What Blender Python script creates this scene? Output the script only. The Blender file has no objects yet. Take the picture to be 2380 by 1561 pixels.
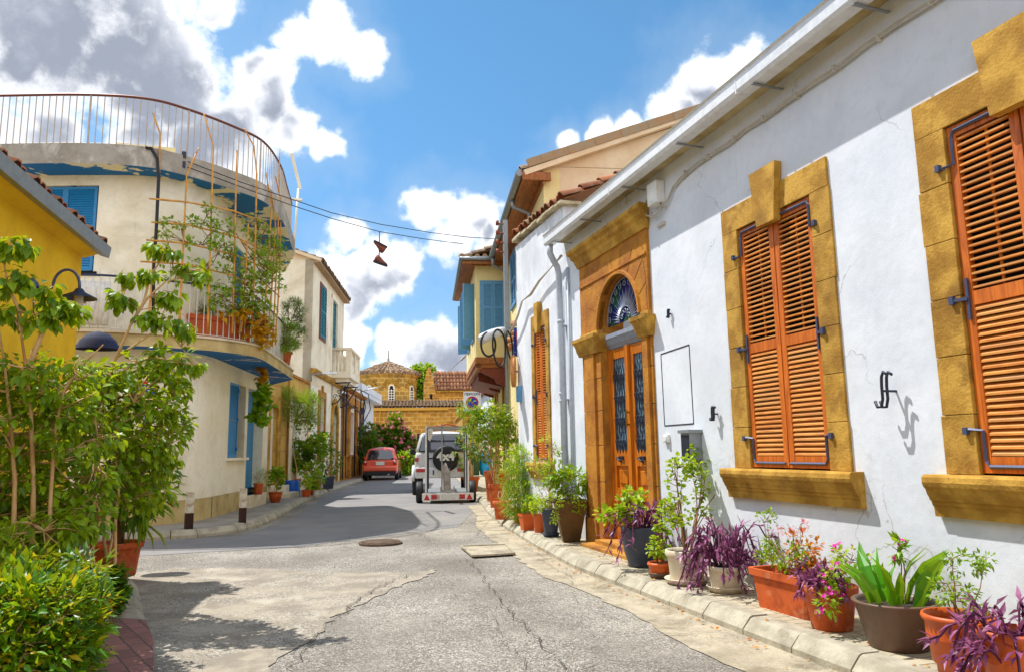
import bpy, bmesh, math, random
import numpy as np
from mathutils import Vector, Matrix
RAD = math.radians
PI = math.pi
scene = bpy.context.scene
COL = scene.collection
rng = random.Random(7)

# ------------------------------------------------------------------ camera
F_PX, CU, CV = 1731.0, 1190.0, 780.5            # focal length and centre of the photograph (2380 x 1561 units)
PITCH, ROLL, YAW, EYE = RAD(8.75), RAD(0.9), RAD(17.114), 1.25
def _rz(a): return Matrix.Rotation(a, 3, 'Z')
_f = Vector((0, math.cos(PITCH), math.sin(PITCH))); _u = Vector((0, -math.sin(PITCH), math.cos(PITCH))); _r = Vector((1, 0, 0))
_r2 = _r*math.cos(ROLL) - _u*math.sin(ROLL); _u2 = _r*math.sin(ROLL) + _u*math.cos(ROLL)
CR, CUP, CF = _rz(-YAW) @ _r2, _rz(-YAW) @ _u2, _rz(-YAW) @ _f
CAM = Vector((0, 0, EYE))
cd = bpy.data.cameras.new('camera'); cam = bpy.data.objects.new('camera', cd); COL.objects.link(cam)
cam.matrix_world = Matrix((( CR.x, CUP.x, -CF.x, 0), (CR.y, CUP.y, -CF.y, 0), (CR.z, CUP.z, -CF.z, EYE), (0, 0, 0, 1)))
cd.sensor_width = 36.0; cd.lens = 36.0*F_PX/2380.0; cd.clip_end = 6000; cd.clip_start = 0.05
scene.camera = cam
# surveying helpers: a sight line from the camera met with a plane of the real place
def ray(u, v): return CF + CR*((u-CU)/F_PX) + CUP*((CV-v)/F_PX)
def onZ(u, v, z): d = ray(u, v); return CAM + d*((z-EYE)/d.z)
def onX(u, v, x): d = ray(u, v); return CAM + d*(x/d.x)
def onY(u, v, y): d = ray(u, v); return CAM + d*(y/d.y)
def onV(u, v, p, ang):                           # vertical plane through p, running ang degrees from +Y towards +X
    a = RAD(ang); n = Vector((math.cos(a), -math.sin(a), 0)); d = ray(u, v)
    t = n.dot(Vector((p[0], p[1], 0)) - CAM)/n.dot(d); return CAM + d*t

# ------------------------------------------------------------------ object helpers
def tag(o, label=None, cat=None, group=None, kind=None):
    if label: o['label'] = label
    if cat: o['category'] = cat
    if group: o['group'] = group
    if kind: o['kind'] = kind
    return o
def thing(name, label, cat, loc=(0, 0, 0), rz=0.0, group=None):
    o = bpy.data.objects.new(name, None); COL.objects.link(o); o.empty_display_size = 0.1
    o.location = loc; o.rotation_euler = (0, 0, rz)
    return tag(o, label, cat, group)
def copy_tree(o, parent=None):
    c = o.copy(); COL.objects.link(c)
    if parent is not None: c.parent = parent
    for ch in list(o.children): copy_tree(ch, c)
    return c

class MB:
    """collects geometry; build() links it as one mesh object"""
    def __init__(s): s.v = []; s.f = []; s.m = []; s.sm = []; s.mi = 0; s.smooth = False; s.T = None; s.lv = []; s.rnd = {}
    def add(s, vs, fs, smooth=None):
        b = len(s.v)
        if s.T is not None: vs = [tuple(s.T @ Vector(p)) for p in vs]
        s.v += [tuple(p) for p in vs]
        for f in fs: s.f.append(tuple(i+b for i in f)); s.m.append(s.mi); s.sm.append(s.smooth if smooth is None else smooth)
        return b
    def box(s, a, b, bev=0.0):
        x0, y0, z0 = a; x1, y1, z1 = b
        if x0 > x1: x0, x1 = x1, x0
        if y0 > y1: y0, y1 = y1, y0
        if z0 > z1: z0, z1 = z1, z0
        if bev <= 0:
            s.add([(x0,y0,z0),(x1,y0,z0),(x1,y1,z0),(x0,y1,z0),(x0,y0,z1),(x1,y0,z1),(x1,y1,z1),(x0,y1,z1)],
                  [(0,3,2,1),(4,5,6,7),(0,1,5,4),(1,2,6,5),(2,3,7,6),(3,0,4,7)])
        else:
            bm = bmesh.new(); bmesh.ops.create_cube(bm, size=1.0)
            for v in bm.verts: v.co = Vector(((x0+x1)/2+v.co.x*(x1-x0), (y0+y1)/2+v.co.y*(y1-y0), (z0+z1)/2+v.co.z*(z1-z0)))
            bmesh.ops.bevel(bm, geom=bm.edges[:], offset=min(bev, .45*min(x1-x0, y1-y0, z1-z0)), segments=2, affect='EDGES', profile=0.5)
            s.addbm(bm)
    def addbm(s, bm, smooth=None):
        bm.verts.index_update()
        s.add([tuple(v.co) for v in bm.verts], [tuple(v.index for v in f.verts) for f in bm.faces], smooth); bm.free()
    def tube(s, pts, r, n=6, cap=True, smooth=True):
        pts = [Vector(p) for p in pts]; k = len(pts)
        rs = r if isinstance(r, (list, tuple)) else [r]*k
        vs = []; prev = None
        for i, p in enumerate(pts):
            t = (pts[min(i+1, k-1)] - pts[max(i-1, 0)])
            if t.length < 1e-9: t = Vector((0, 0, 1))
            t.normalize()
            if prev is None:
                a = Vector((0, 0, 1)) if abs(t.z) < .9 else Vector((1, 0, 0)); e1 = t.cross(a).normalized()
            else:
                e1 = prev - t*prev.dot(t)
                e1 = e1.normalized() if e1.length > 1e-6 else t.orthogonal().normalized()
            prev = e1; e2 = t.cross(e1)
            for j in range(n):
                a = 2*PI*j/n; vs.append(p + (e1*math.cos(a)+e2*math.sin(a))*rs[i])
        fs = []
        for i in range(k-1):
            for j in range(n):
                a, b = i*n+j, i*n+(j+1) % n; fs.append((a, b, b+n, a+n))
        s.add(vs, fs, smooth)
        if cap:
            b = len(s.v)-len(vs)
            s.f.append(tuple(b+j for j in range(n-1, -1, -1))); s.m.append(s.mi); s.sm.append(False)
            s.f.append(tuple(b+(k-1)*n+j for j in range(n))); s.m.append(s.mi); s.sm.append(False)
    def bar(s, a, b, w, h, up=(0, 0, 1)):
        a, b = Vector(a), Vector(b); t = (b-a).normalized(); up = Vector(up)
        sd = t.cross(up)
        sd = sd.normalized() if sd.length > 1e-6 else t.orthogonal().normalized(); u = sd.cross(t)
        vs = []
        for p in (a, b):
            for i, j in ((-1,-1),(1,-1),(1,1),(-1,1)): vs.append(p + sd*(i*w/2) + u*(j*h/2))
        s.add(vs, [(0,1,2,3),(7,6,5,4),(0,4,5,1),(1,5,6,2),(2,6,7,3),(3,7,4,0)])
    def lathe(s, prof, n=24, c=(0, 0, 0), sq=0.0, smooth=True, a0=0.0):
        vs = []; k = len(prof)
        for r, z in prof:
            for j in range(n):
                a = 2*PI*j/n + a0; ca, sa = math.cos(a), math.sin(a); q = 1.0
                vs.append((c[0]+r*ca*q, c[1]+r*sa*q, c[2]+z))
        fs = [(i*n+j, i*n+(j+1) % n, (i+1)*n+(j+1) % n, (i+1)*n+j) for i in range(k-1) for j in range(n)]
        s.add(vs, fs, smooth)
    def prism(s, poly, z0, z1, smooth=False):      # poly in xy, closed
        n = len(poly)
        vs = [(p[0], p[1], z0) for p in poly] + [(p[0], p[1], z1) for p in poly]
        s.add(vs, [tuple(range(n-1, -1, -1)), tuple(range(n, 2*n))] + [(i, (i+1) % n, n+(i+1) % n, n+i) for i in range(n)], smooth)
    def profile(s, prof, x0, x1, cap=True, smooth=False):  # closed (y,z) outline swept along x
        n = len(prof)
        vs = [(x0, p[0], p[1]) for p in prof] + [(x1, p[0], p[1]) for p in prof]
        fs = [(i, (i+1) % n, n+(i+1) % n, n+i) for i in range(n)]
        if cap: fs += [tuple(range(n-1, -1, -1)), tuple(range(n, 2*n))]
        s.add(vs, fs, smooth)
    def slab_path(s, inner, outer, z0, z1): ...
    def loft(s, secs, closed=True, cap=True, smooth=True):
        n = len(secs[0]); vs = [p for c in secs for p in c]; fs = []
        for i in range(len(secs)-1):
            for j in range(n if closed else n-1):
                a = i*n+j; b = i*n+(j+1) % n; fs.append((a, b, b+n, a+n))
        if cap: fs += [tuple(range(n-1, -1, -1)), tuple(len(vs)-n+j for j in range(n))]
        s.add(vs, fs, smooth)
    def leaves(s, P, D, N, L, kind='ovate', W=None):
        """P positions, D growth directions, N normals (k x 3 arrays), L lengths"""
        tpl = {'ovate': ([(0,0,0),(-.30,.42,.10),(0,.45,0),(.30,.42,.10),(-.17,.80,.0),(.17,.80,.0),(0,1.05,-.16),(0,.8,-.05)],
                         [(0,2,1),(0,3,2),(1,2,7,4),(2,3,5,7),(4,7,6),(7,5,6)]),
               'lance': ([(0,0,0),(-.11,.4,.04),(0,.42,0),(.11,.4,.04),(0,1,-.12)], [(0,2,1),(0,3,2),(1,2,4),(2,3,4)]),
               'needle': ([(-.02,0,0),(.02,0,0),(0,1,-.05)], [(0,1,2)]),
               'round': ([(0,0,0),(-.42,.25,.08),(-.45,.62,.1),(0,.5,0),(.42,.25,.08),(.45,.62,.1),(-.2,.97,.02),(.2,.97,.02)],
                         [(0,3,1),(0,4,3),(1,3,2),(3,4,5),(2,3,6),(3,7,6),(3,5,7)]),
               'strap': ([(-.07,0,0),(.07,0,0),(-.12,.35,.03),(0,.35,0),(.12,.35,.03),(-.10,.68,-.04),(0,.68,-.07),(.10,.68,-.04),(0,1,-.26)],
                         [(0,3,2),(0,1,3),(1,4,3),(2,3,6,5),(3,4,7,6),(5,6,8),(6,7,8)]),
               'petal5': ([(0,0,.0)]+[(.5*math.cos(2*PI*i/10)*(1 if i % 2 == 0 else .45), .5*math.sin(2*PI*i/10)*(1 if i % 2 == 0 else .45), .08) for i in range(10)],
                          [(0, i+1, (i+1) % 10+1) for i in range(10)])}[kind]
        V = np.array(tpl[0]); P = np.asarray(P, float); D = np.asarray(D, float); N = np.asarray(N, float); L = np.asarray(L, float)
        D /= np.linalg.norm(D, axis=1)[:, None]+1e-9
        S = np.cross(D, N); S /= np.linalg.norm(S, axis=1)[:, None]+1e-9; N = np.cross(S, D)
        w = 1.0 if W is None else W
        out = P[:, None, :] + L[:, None, None]*(V[None, :, 0, None]*w*S[:, None, :] + V[None, :, 1, None]*D[:, None, :] + V[None, :, 2, None]*N[:, None, :])
        b = len(s.v); k = len(V); pts = out.reshape(-1, 3)
        if s.T is not None: pts = np.array([tuple(s.T @ Vector(p)) for p in pts])
        s.v += [tuple(p) for p in pts.tolist()]
        R = np.random.RandomState(len(P)+b).rand(len(P))
        for i in range(len(P)):
            o = b+i*k
            for f in tpl[1]:
                s.rnd[len(s.f)] = float(R[i]); s.f.append(tuple(o+j for j in f)); s.m.append(s.mi); s.sm.append(False)
    def build(s, name, mats, parent=None, label=None):
        me = bpy.data.meshes.new(name); me.from_pydata(s.v, [], s.f)
        mats = mats if isinstance(mats, (list, tuple)) else [mats]
        for m in mats: me.materials.append(m)
        me.polygons.foreach_set('material_index', s.m); me.polygons.foreach_set('use_smooth', s.sm)
        if s.rnd:
            at = me.attributes.new('rnd', 'FLOAT', 'FACE'); arr = np.zeros(len(s.f), dtype=np.float32)
            for i, x in s.rnd.items(): arr[i] = x
            at.data.foreach_set('value', arr)
        me.update(); o = bpy.data.objects.new(name, me); COL.objects.link(o)
        if parent is not None: o.parent = parent
        if label: o['label'] = label
        return o
def arc(cx, cy, r, a0, a1, n): return [(cx+r*math.cos(RAD(a0+(a1-a0)*i/n)), cy+r*math.sin(RAD(a0+(a1-a0)*i/n))) for i in range(n+1)]
def frame(p, rz): return Matrix.Translation(Vector(p)) @ Matrix.Rotation(rz, 4, 'Z')

def wall_holes(mb, s0, s1, z0, z1, holes, d=0.0, thick=0.35, back=True):
    """wall in the xz plane facing +y at y=d, rectangular openings (a,b,c,e) with real reveals"""
    xs = sorted({s0, s1} | {h[i] for h in holes for i in (0, 1)}); zs = sorted({z0, z1} | {h[i] for h in holes for i in (2, 3)})
    xs = [x for x in xs if s0 <= x <= s1]; zs = [z for z in zs if z0 <= z <= z1]
    for i in range(len(xs)-1):
        for j in range(len(zs)-1):
            cx, cz = (xs[i]+xs[i+1])/2, (zs[j]+zs[j+1])/2
            if any(h[0] < cx < h[1] and h[2] < cz < h[3] for h in holes): continue
            mb.add([(xs[i],d,zs[j]),(xs[i+1],d,zs[j]),(xs[i+1],d,zs[j+1]),(xs[i],d,zs[j+1])], [(3,2,1,0)])
    for a, b, c, e in holes:
        t = d-thick
        mb.add([(a,d,c),(b,d,c),(b,d,e),(a,d,e),(a,t,c),(b,t,c),(b,t,e),(a,t,e)], [(0,4,5,1),(1,5,6,2),(2,6,7,3),(3,7,4,0)])
    if back:
        mb.add([(s0,d,z0),(s1,d,z0),(s1,d,z1),(s0,d,z1),(s0,d-thick,z0),(s1,d-thick,z0),(s1,d-thick,z1),(s0,d-thick,z1)],
               [(0,3,7,4),(1,5,6,2),(3,2,6,7)])

# ------------------------------------------------------------------ materials
def lin(c):
    if isinstance(c, str):
        c = [int(c[i:i+2], 16)/255 for i in (0, 2, 4)]
    return tuple((x/12.92 if x <= .04045 else ((x+.055)/1.055)**2.4) for x in c)
class NT:
    def __init__(s, m): s.t = m.node_tree; s.n = s.t.nodes; s.l = s.t.links
    def new(s, typ, **kw):
        n = s.n.new(typ)
        for k, v in kw.items(): setattr(n, k, v)
        return n
    def link(s, a, b): s.l.new(a, b)
    def val(s, sock, x):
        if hasattr(x, 'is_output') or isinstance(x, bpy.types.NodeSocket): s.l.new(x, sock)
        else: sock.default_value = x
    def math(s, op, a, b=0.0, c=0.0, clamp=False):
        n = s.new('ShaderNodeMath', operation=op, use_clamp=clamp)
        s.val(n.inputs[0], a); s.val(n.inputs[1], b); s.val(n.inputs[2], c); return n.outputs[0]
    def mix(s, fac, a, b, blend='MIX'):
        n = s.new('ShaderNodeMix', data_type='RGBA', blend_type=blend)
        s.val(n.inputs[0], fac)
        for sock, x in ((n.inputs[6], a), (n.inputs[7], b)):
            if isinstance(x, (tuple, list)): sock.default_value = tuple(x[:3])+(1.0,)
            else: s.l.new(x, sock)
        return n.outputs[2]
    def noise(s, scale, detail=4, rough=.55, vec=None, dist=0.0):
        n = s.new('ShaderNodeTexNoise'); n.inputs['Scale'].default_value = scale; n.inputs['Detail'].default_value = detail
        n.inputs['Roughness'].default_value = rough; n.inputs['Distortion'].default_value = dist
        if vec is not None: s.l.new(vec, n.inputs['Vector'])
        return n.outputs['Fac']
    def ramp(s, fac, a, b):                       # smoothstep a..b -> 0..1
        n = s.new('ShaderNodeMapRange', interpolation_type='SMOOTHSTEP'); s.val(n.inputs[0], fac)
        n.inputs[1].default_value = a; n.inputs[2].default_value = b; return n.outputs[0]
    def coord(s, scale=(1, 1, 1), kind='Object'):
        t = s.new('ShaderNodeTexCoord'); m = s.new('ShaderNodeMapping'); m.inputs['Scale'].default_value = scale
        s.l.new(t.outputs[kind], m.inputs['Vector']); return m.outputs[0]
def newmat(name):
    m = bpy.data.materials.new(name); m.use_nodes = True; nt = NT(m); b = nt.n['Principled BSDF']; return m, nt, b
def bump(nt, b, h, strength=.3, dist=.01):
    n = nt.new('ShaderNodeBump'); n.inputs['Strength'].default_value = strength; n.inputs['Distance'].default_value = dist
    nt.link(h, n.inputs['Height']); nt.link(n.outputs[0], b.inputs['Normal']); return n
def surf(name, c1, c2=None, scale=3.0, rough=.8, bs=.0, bscale=40., bd=.01, lo=.35, hi=.7, stain=None, stain_amt=.5, stain_scale=.8, metal=0.0, spec=.5, stretch=(1,1,1), coat=0.0, vary=0.0):
    """two-tone mottled surface with fine bump and optional blotchy stains"""
    m, nt, b = newmat(name); c1 = lin(c1); c2 = lin(c2) if c2 else tuple(x*.82 for x in c1)
    co = nt.coord(stretch)
    n1 = nt.noise(scale, 5, .6, co); col = nt.mix(nt.ramp(n1, lo, hi), c1, c2)
    n2 = nt.noise(scale*9, 4, .6, co); col = nt.mix(nt.math('MULTIPLY', nt.ramp(n2, .45, .75), .25), col, tuple(x*.75 for x in c2))
    if stain:
        n3 = nt.noise(stain_scale, 6, .62, co, .6)
        col = nt.mix(nt.math('MULTIPLY', nt.ramp(n3, .5, .68), stain_amt), col, lin(stain))
    nt.link(col, b.inputs['Base Color']); b.inputs['Metallic'].default_value = metal
    b.inputs['Specular IOR Level'].default_value = spec; b.inputs['Coat Weight'].default_value = coat
    nt.val(b.inputs['Roughness'], nt.math('MULTIPLY_ADD', n2, .2, rough-.1))
    if vary:
        at = nt.new('ShaderNodeAttribute', attribute_name='rnd', attribute_type='GEOMETRY')
        col = nt.mix(nt.math('MULTIPLY', at.outputs['Fac'], vary), col, tuple(x*.45 for x in c2)); nt.link(col, b.inputs['Base Color'])
    if bs > 0:
        h = nt.math('ADD', nt.noise(bscale, 3, .6, co), nt.math('MULTIPLY', nt.noise(bscale*.16, 2, .5, co), 1.5))
        bump(nt, b, h, bs, bd)
    return m
def plain(name, c, rough=.5, metal=0.0, spec=.5, emit=None, coat=0.0):
    m, nt, b = newmat(name); c = lin(c)
    n = nt.noise(14, 3, .6, nt.coord()); nt.link(nt.mix(nt.ramp(n, .35, .7), c, tuple(x*.86 for x in c)), b.inputs['Base Color'])
    b.inputs['Roughness'].default_value = rough; b.inputs['Metallic'].default_value = metal; b.inputs['Specular IOR Level'].default_value = spec
    b.inputs['Coat Weight'].default_value = coat
    return m
def wood(name, c1, c2, rough=.5, axis='z'):
    m, nt, b = newmat(name)
    sc = {'z': (14, 14, 1.2), 'x': (1.2, 14, 14)}[axis]
    co = nt.coord(sc); n = nt.noise(1.6, 6, .65, co, 1.5)
    col = nt.mix(nt.ramp(n, .35, .68), lin(c1), lin(c2)); n2 = nt.noise(2.2, 4, .6, nt.coord())
    col = nt.mix(nt.math('MULTIPLY', nt.ramp(n2, .5, .75), .35), col, tuple(x*.5 for x in lin(c2)))
    at = nt.new('ShaderNodeAttribute', attribute_name='rnd', attribute_type='GEOMETRY'); col = nt.mix(nt.math('MULTIPLY', at.outputs['Fac'], .45), col, lin('a88a5c') if axis == 'x' else lin(c2))
    nt.link(col, b.inputs['Base Color']); b.inputs['Roughness'].default_value = rough; bump(nt, b, n, .25, .004); return m
def leafmat(name, ca, cb, trans=.5, cy=None, rough=.4):
    m, nt, b = newmat(name); at = nt.new('ShaderNodeAttribute', attribute_name='rnd', attribute_type='GEOMETRY')
    r = at.outputs['Fac']; col = nt.mix(r, lin(ca), lin(cb))
    if cy: col = nt.mix(nt.ramp(r, .80, .88), col, lin(cy))
    nt.link(col, b.inputs['Base Color']); b.inputs['Roughness'].default_value = rough; b.inputs['Specular IOR Level'].default_value = .45
    tr = nt.new('ShaderNodeBsdfTranslucent'); tc = nt.mix(.35, col, (.75, .62, .02), 'MIX') if trans > .3 else col
    nt.link(tc, tr.inputs['Color']); mx = nt.new('ShaderNodeMixShader'); mx.inputs[0].default_value = trans
    nt.link(b.outputs[0], mx.inputs[1]); nt.link(tr.outputs[0], mx.inputs[2]); nt.link(mx.outputs[0], nt.n['Material Output'].inputs['Surface'])
    return m

M = {}
M['white'] = surf('white_plaster', 'dfe3e9', 'ced4dc', 1.2, .9, .3, 110, .004, stain='c9ccd0', stain_amt=.4, stain_scale=.8)
def weather(m, zlo, amt, col):                     # damp and splash dirt with a ragged edge near the foot of the wall, and faint run marks
    nt = NT(m); b = nt.n['Principled BSDF']; src = b.inputs['Base Color'].links[0].from_socket
    t = nt.new('ShaderNodeTexCoord'); sp = nt.new('ShaderNodeSeparateXYZ'); nt.link(t.outputs['Object'], sp.inputs[0])
    h = nt.math('ADD', sp.outputs[2], nt.math('MULTIPLY', nt.math('SUBTRACT', nt.noise(2.3, 6, .7, t.outputs['Object']), .5), -1.3))
    k = nt.math('MULTIPLY', nt.math('SUBTRACT', 1.0, nt.ramp(h, zlo*.25, zlo)), amt)
    mp = nt.new('ShaderNodeMapping'); mp.inputs['Scale'].default_value = (5, 5, .28); nt.link(t.outputs['Object'], mp.inputs['Vector'])
    k2 = nt.math('MULTIPLY', nt.ramp(nt.noise(1.6, 5, .7, mp.outputs[0]), .60, .78), .42)
    wn = nt.new('ShaderNodeTexNoise'); wn.inputs['Scale'].default_value = 3.0; wn.inputs['Detail'].default_value = 5; nt.link(t.outputs['Object'], wn.inputs['Vector'])
    va = nt.new('ShaderNodeVectorMath', operation='MULTIPLY_ADD'); nt.link(wn.outputs['Color'], va.inputs[0]); va.inputs[1].default_value = (.5, .5, .5); nt.link(t.outputs['Object'], va.inputs[2])
    vo_ = nt.new('ShaderNodeTexVoronoi', feature='DISTANCE_TO_EDGE'); vo_.inputs['Scale'].default_value = .75; nt.link(va.outputs[0], vo_.inputs['Vector'])
    k3 = nt.math('MULTIPLY', nt.math('MULTIPLY', nt.math('SUBTRACT', 1.0, nt.ramp(vo_.outputs['Distance'], .001, .006)), nt.ramp(nt.noise(.8, 3, .5, t.outputs['Object']), .5, .62)), .4)
    c = nt.mix(nt.math('MAXIMUM', k, k2), src, lin(col)); nt.link(nt.mix(k3, c, lin('7c766a')), b.inputs['Base Color'])
weather(M['white'], .6, .6, 'a8a08c')
M['white_rough'] = surf('old_white_plaster', 'e4e7ec', 'ccd0d6', 2.2, .9, .5, 60, .006, stain='b4b8bc', stain_amt=.5, stain_scale=1.5, stretch=(1,1,.5)); weather(M['white_rough'], .7, .6, 'a8a08c')
M['stone'] = surf('ochre_sandstone', 'c79a3c', 'a0741f', 4.2, .9, .5, 55, .010, lo=.38, hi=.62, stain='7a5216', stain_amt=.6, stain_scale=2.6, vary=.35)
M['stone_dark'] = surf('weathered_sandstone', 'b98025', '8d5a18', 2.6, .9, .7, 40, .012, stain='5f3a12', stain_amt=.6, stain_scale=1.2)
M['stone_red'] = surf('painted_sandstone', 'bb7c18', '96590e', 3.0, .85, .6, 45, .01, stain='8c4c0a', stain_amt=.7, stain_scale=2.0)
M['cream'] = surf('cream_plaster', 'f6efdc', 'eadfc2', 1.2, .92, .4, 70, .006, stain='c4b694', stain_amt=.5, stain_scale=.9); weather(M['cream'], .6, .5, 'a8987a')
M['cream2'] = surf('pale_plaster', 'f4ead2', 'e6d6b4', 1.0, .92, .4, 60, .006, stain='b09a78', stain_amt=.5, stain_scale=.5)
M['plinth'] = surf('ochre_plinth', 'cbb682', 'b39a62', 2.5, .9, .4, 50, .008, stain='6f5c34', stain_amt=.6)
M['beige'] = surf('beige_plaster', 'ecd4b0', 'e0c298', 1.0, .92, .35, 60, .005)
M['yellow'] = surf('yellow_plaster', 'eec20c', 'dcaa06', 1.3, .9, .35, 50, .006, stain='c89a08', stain_amt=.5, stain_scale=.6)
M['paleyellow'] = surf('pale_yellow_plaster', 'efdc9e', 'e6cf8c', 1.0, .92, .3, 60, .005)
M['concrete'] = surf('bare_concrete', 'a59e92', '8a8274', 2.0, .9, .5, 40, .01, stain='d8d4ca', stain_amt=.5, stain_scale=2.5)
M['wood'] = wood('orange_shutter_wood', 'd2701c', 'a84e0c', .5, 'z')
M['woodx'] = wood('orange_slat_wood', 'e89c48', 'bc6a20', .5, 'x')
M['wooddoor'] = wood('varnished_door_wood', 'cc7818', 'a04e08', .35, 'z')
M['soffit'] = wood('brown_soffit_wood', 'b06a22', '7a3f10', .6, 'x')
M['redwood'] = wood('red_brown_beam_wood', '8a3a14', '5c240c', .6, 'x')
M['blue'] = plain('blue_shutter_paint', '1f7fb8', .45)
M['paleblue'] = plain('pale_blue_shutter_paint', '5f9cc4', .5)
M['teal'] = plain('teal_door_paint', '0e6f78', .45)
M['iron'] = plain('wrought_iron', '2c3040', .5, .3)
M['ironblue'] = plain('grey_blue_iron', '47506e', .5, .2)
M['gutter'] = plain('white_gutter_metal', 'd9dcde', .45)
M['greymetal'] = plain('grey_zinc', '8f9496', .5, .4)
M['pvc'] = plain('pale_grey_pipe', 'b4bcc6', .5)
M['cable'] = plain('painted_cable', 'c4bdaf', .6)
M['black'] = plain('black_rubber', '17181c', .6)
M['dark'] = plain('dark_interior', '14100c', .9)
M['terra'] = surf('terracotta', 'c85a1c', 'a4420f', 4, .75, .2, 60, .004, lo=.4, hi=.6, stain='e0a070', stain_amt=.35, stain_scale=6)
M['terra2'] = surf('orange_plastic_terracotta', 'cc5c18', 'b84c10', 3, .5, 0, stain='8c3a10', stain_amt=.5, stain_scale=5)
M['brownpot'] = surf('brown_resin', '6e5344', '57402f', 2.5, .45, 0)
M['bronzepot'] = surf('bronze_brown_metal', '5e4014', '47300f', 2.0, .4, 0, metal=.2)
M['greypot'] = surf('slate_blue_pot', '3d4354', '2f3444', 3, .45, 0)
M['creampot'] = surf('cream_pot', 'd8cbb4', 'c4b496', 3, .6, .1, stain='9d8a66', stain_amt=.4)
M['soil'] = surf('soil', '3a2a1c', '241a12', 20, .95, .6, 60, .02)
M['bark'] = surf('pale_bark', 'd8b27c', 'a87c48', 12, .85, .4, 60, .004, stretch=(1,1,.25))
M['barkd'] = surf('brown_bark', '8a6236', '5c3f20', 12, .85, .4, 60, .004, stretch=(1,1,.25))
M['bamboo'] = surf('bamboo_cane', 'd69a34', 'b87818', 10, .5, .0)
M['whitepaint'] = plain('white_paint', 'dfe1e2', .35, coat=.4)
M['redcar'] = plain('coral_red_car_paint', 'ea6040', .3, .15, coat=.8)
M['glassdark'] = plain('dark_car_glass', '121c30', .06, spec=.9, coat=1.0)
M['redlens'] = plain('red_lamp_lens', 'b80c10', .2, coat=.6)
M['plate'] = plain('plate_white', 'dcdcd4', .4)
M['cloth'] = plain('white_cloth', 'dcd8d0', .9)
M['bluebarrel'] = plain('blue_barrel_plastic', '0d5fc8', .4)
M['greenbin'] = plain('dark_green_bin_plastic', '2d4a12', .5)
M['bluebag'] = plain('turquoise_bag', '12a0cc', .35)
M['signblue'] = plain('sign_blue', '12389c', .35)
M['signred'] = plain('sign_red', 'c01018', .35)
M['signwhite'] = plain('sign_white', 'e8e6e0', .4)
M['chrome'] = plain('bright_steel', 'c4c8cc', .3, .8)
M['spool'] = wood('wooden_reel', 'd8904c', 'b06a2c', .6, 'z')
# foliage
M['l_ficus'] = leafmat('ficus_leaf', '4a7c06', '98bc10', .48)
M['l_bush'] = leafmat('bush_leaf', '3a7c08', '8cbc10', .45, 'c8b018')
M['l_dark'] = leafmat('dark_leaf', '2a5c0a', '4f8a10', .38)
M['l_mid'] = leafmat('mid_leaf', '4c8a10', '92bc1c', .45)
M['l_light'] = leafmat('light_leaf', '6aa012', 'b0cc28', .5)
M['l_purple'] = leafmat('purple_leaf', '62284e', 'ac6490', .3)
M['l_autumn'] = leafmat('orange_leaf', 'c84a0a', 'd8921a', .4)
M['l_vinegold'] = leafmat('golden_vine_leaf', 'd8ac1c', 'c07a14', .4)
M['l_canna'] = leafmat('broad_green_leaf', '3f8a0a', '6fb414', .35)
M['f_pink'] = leafmat('pink_petal', 'e010a0', 'f43cc0', .3)
M['f_red'] = leafmat('red_petal', 'c80818', 'e83020', .3)
M['f_rose'] = leafmat('rose_petal', 'e05a78', 'f4a0a8', .3)
M['f_yellow'] = leafmat('yellow_petal', 'e8b010', 'f0d040', .3)
# ------------------------------------------------------------------ sky, clouds, sun
SUN = Vector((-.395, .36, 1.0)).normalized()
w = bpy.data.worlds.new('World'); scene.world = w; w.use_nodes = True
nt = NT(w); bg = nt.n['Background']
sky = nt.new('ShaderNodeTexSky', sky_type='NISHITA'); sky.sun_disc = False
sky.sun_elevation = math.asin(SUN.z); sky.sun_rotation = math.atan2(SUN.x, SUN.y)
sky.air_density = 1.0; sky.dust_density = .3; sky.ozone_density = 2.0
tc = nt.new('ShaderNodeTexCoord'); nrm = nt.new('ShaderNodeVectorMath', operation='NORMALIZE'); nt.link(tc.outputs['Generated'], nrm.inputs[0])
# domain warp so that the cloud edges billow
n1 = nt.new('ShaderNodeTexNoise'); n1.inputs['Scale'].default_value = 10; n1.inputs['Detail'].default_value = 3; n1.inputs['Roughness'].default_value = .6
nt.link(nrm.outputs[0], n1.inputs['Vector'])
sub = nt.new('ShaderNodeVectorMath', operation='SUBTRACT'); nt.link(n1.outputs['Color'], sub.inputs[0]); sub.inputs[1].default_value = (.5, .5, .5)
sc_ = nt.new('ShaderNodeVectorMath', operation='SCALE'); nt.link(sub.outputs[0], sc_.inputs[0]); sc_.inputs['Scale'].default_value = .09
wd = nt.new('ShaderNodeVectorMath', operation='ADD'); nt.link(nrm.outputs[0], wd.inputs[0]); nt.link(sc_.outputs[0], wd.inputs[1])
def blobs(lst):
    acc = None
    for u, v, r in lst:
        c = ray(u, v).normalized(); d = nt.new('ShaderNodeVectorMath', operation='DISTANCE'); nt.link(wd.outputs[0], d.inputs[0]); d.inputs[1].default_value = c
        x = nt.math('MULTIPLY_ADD', d.outputs['Value'], -1731.0/r, 1.0)
        acc = x if acc is None else nt.math('MAXIMUM', acc, x)
    return acc
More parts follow.
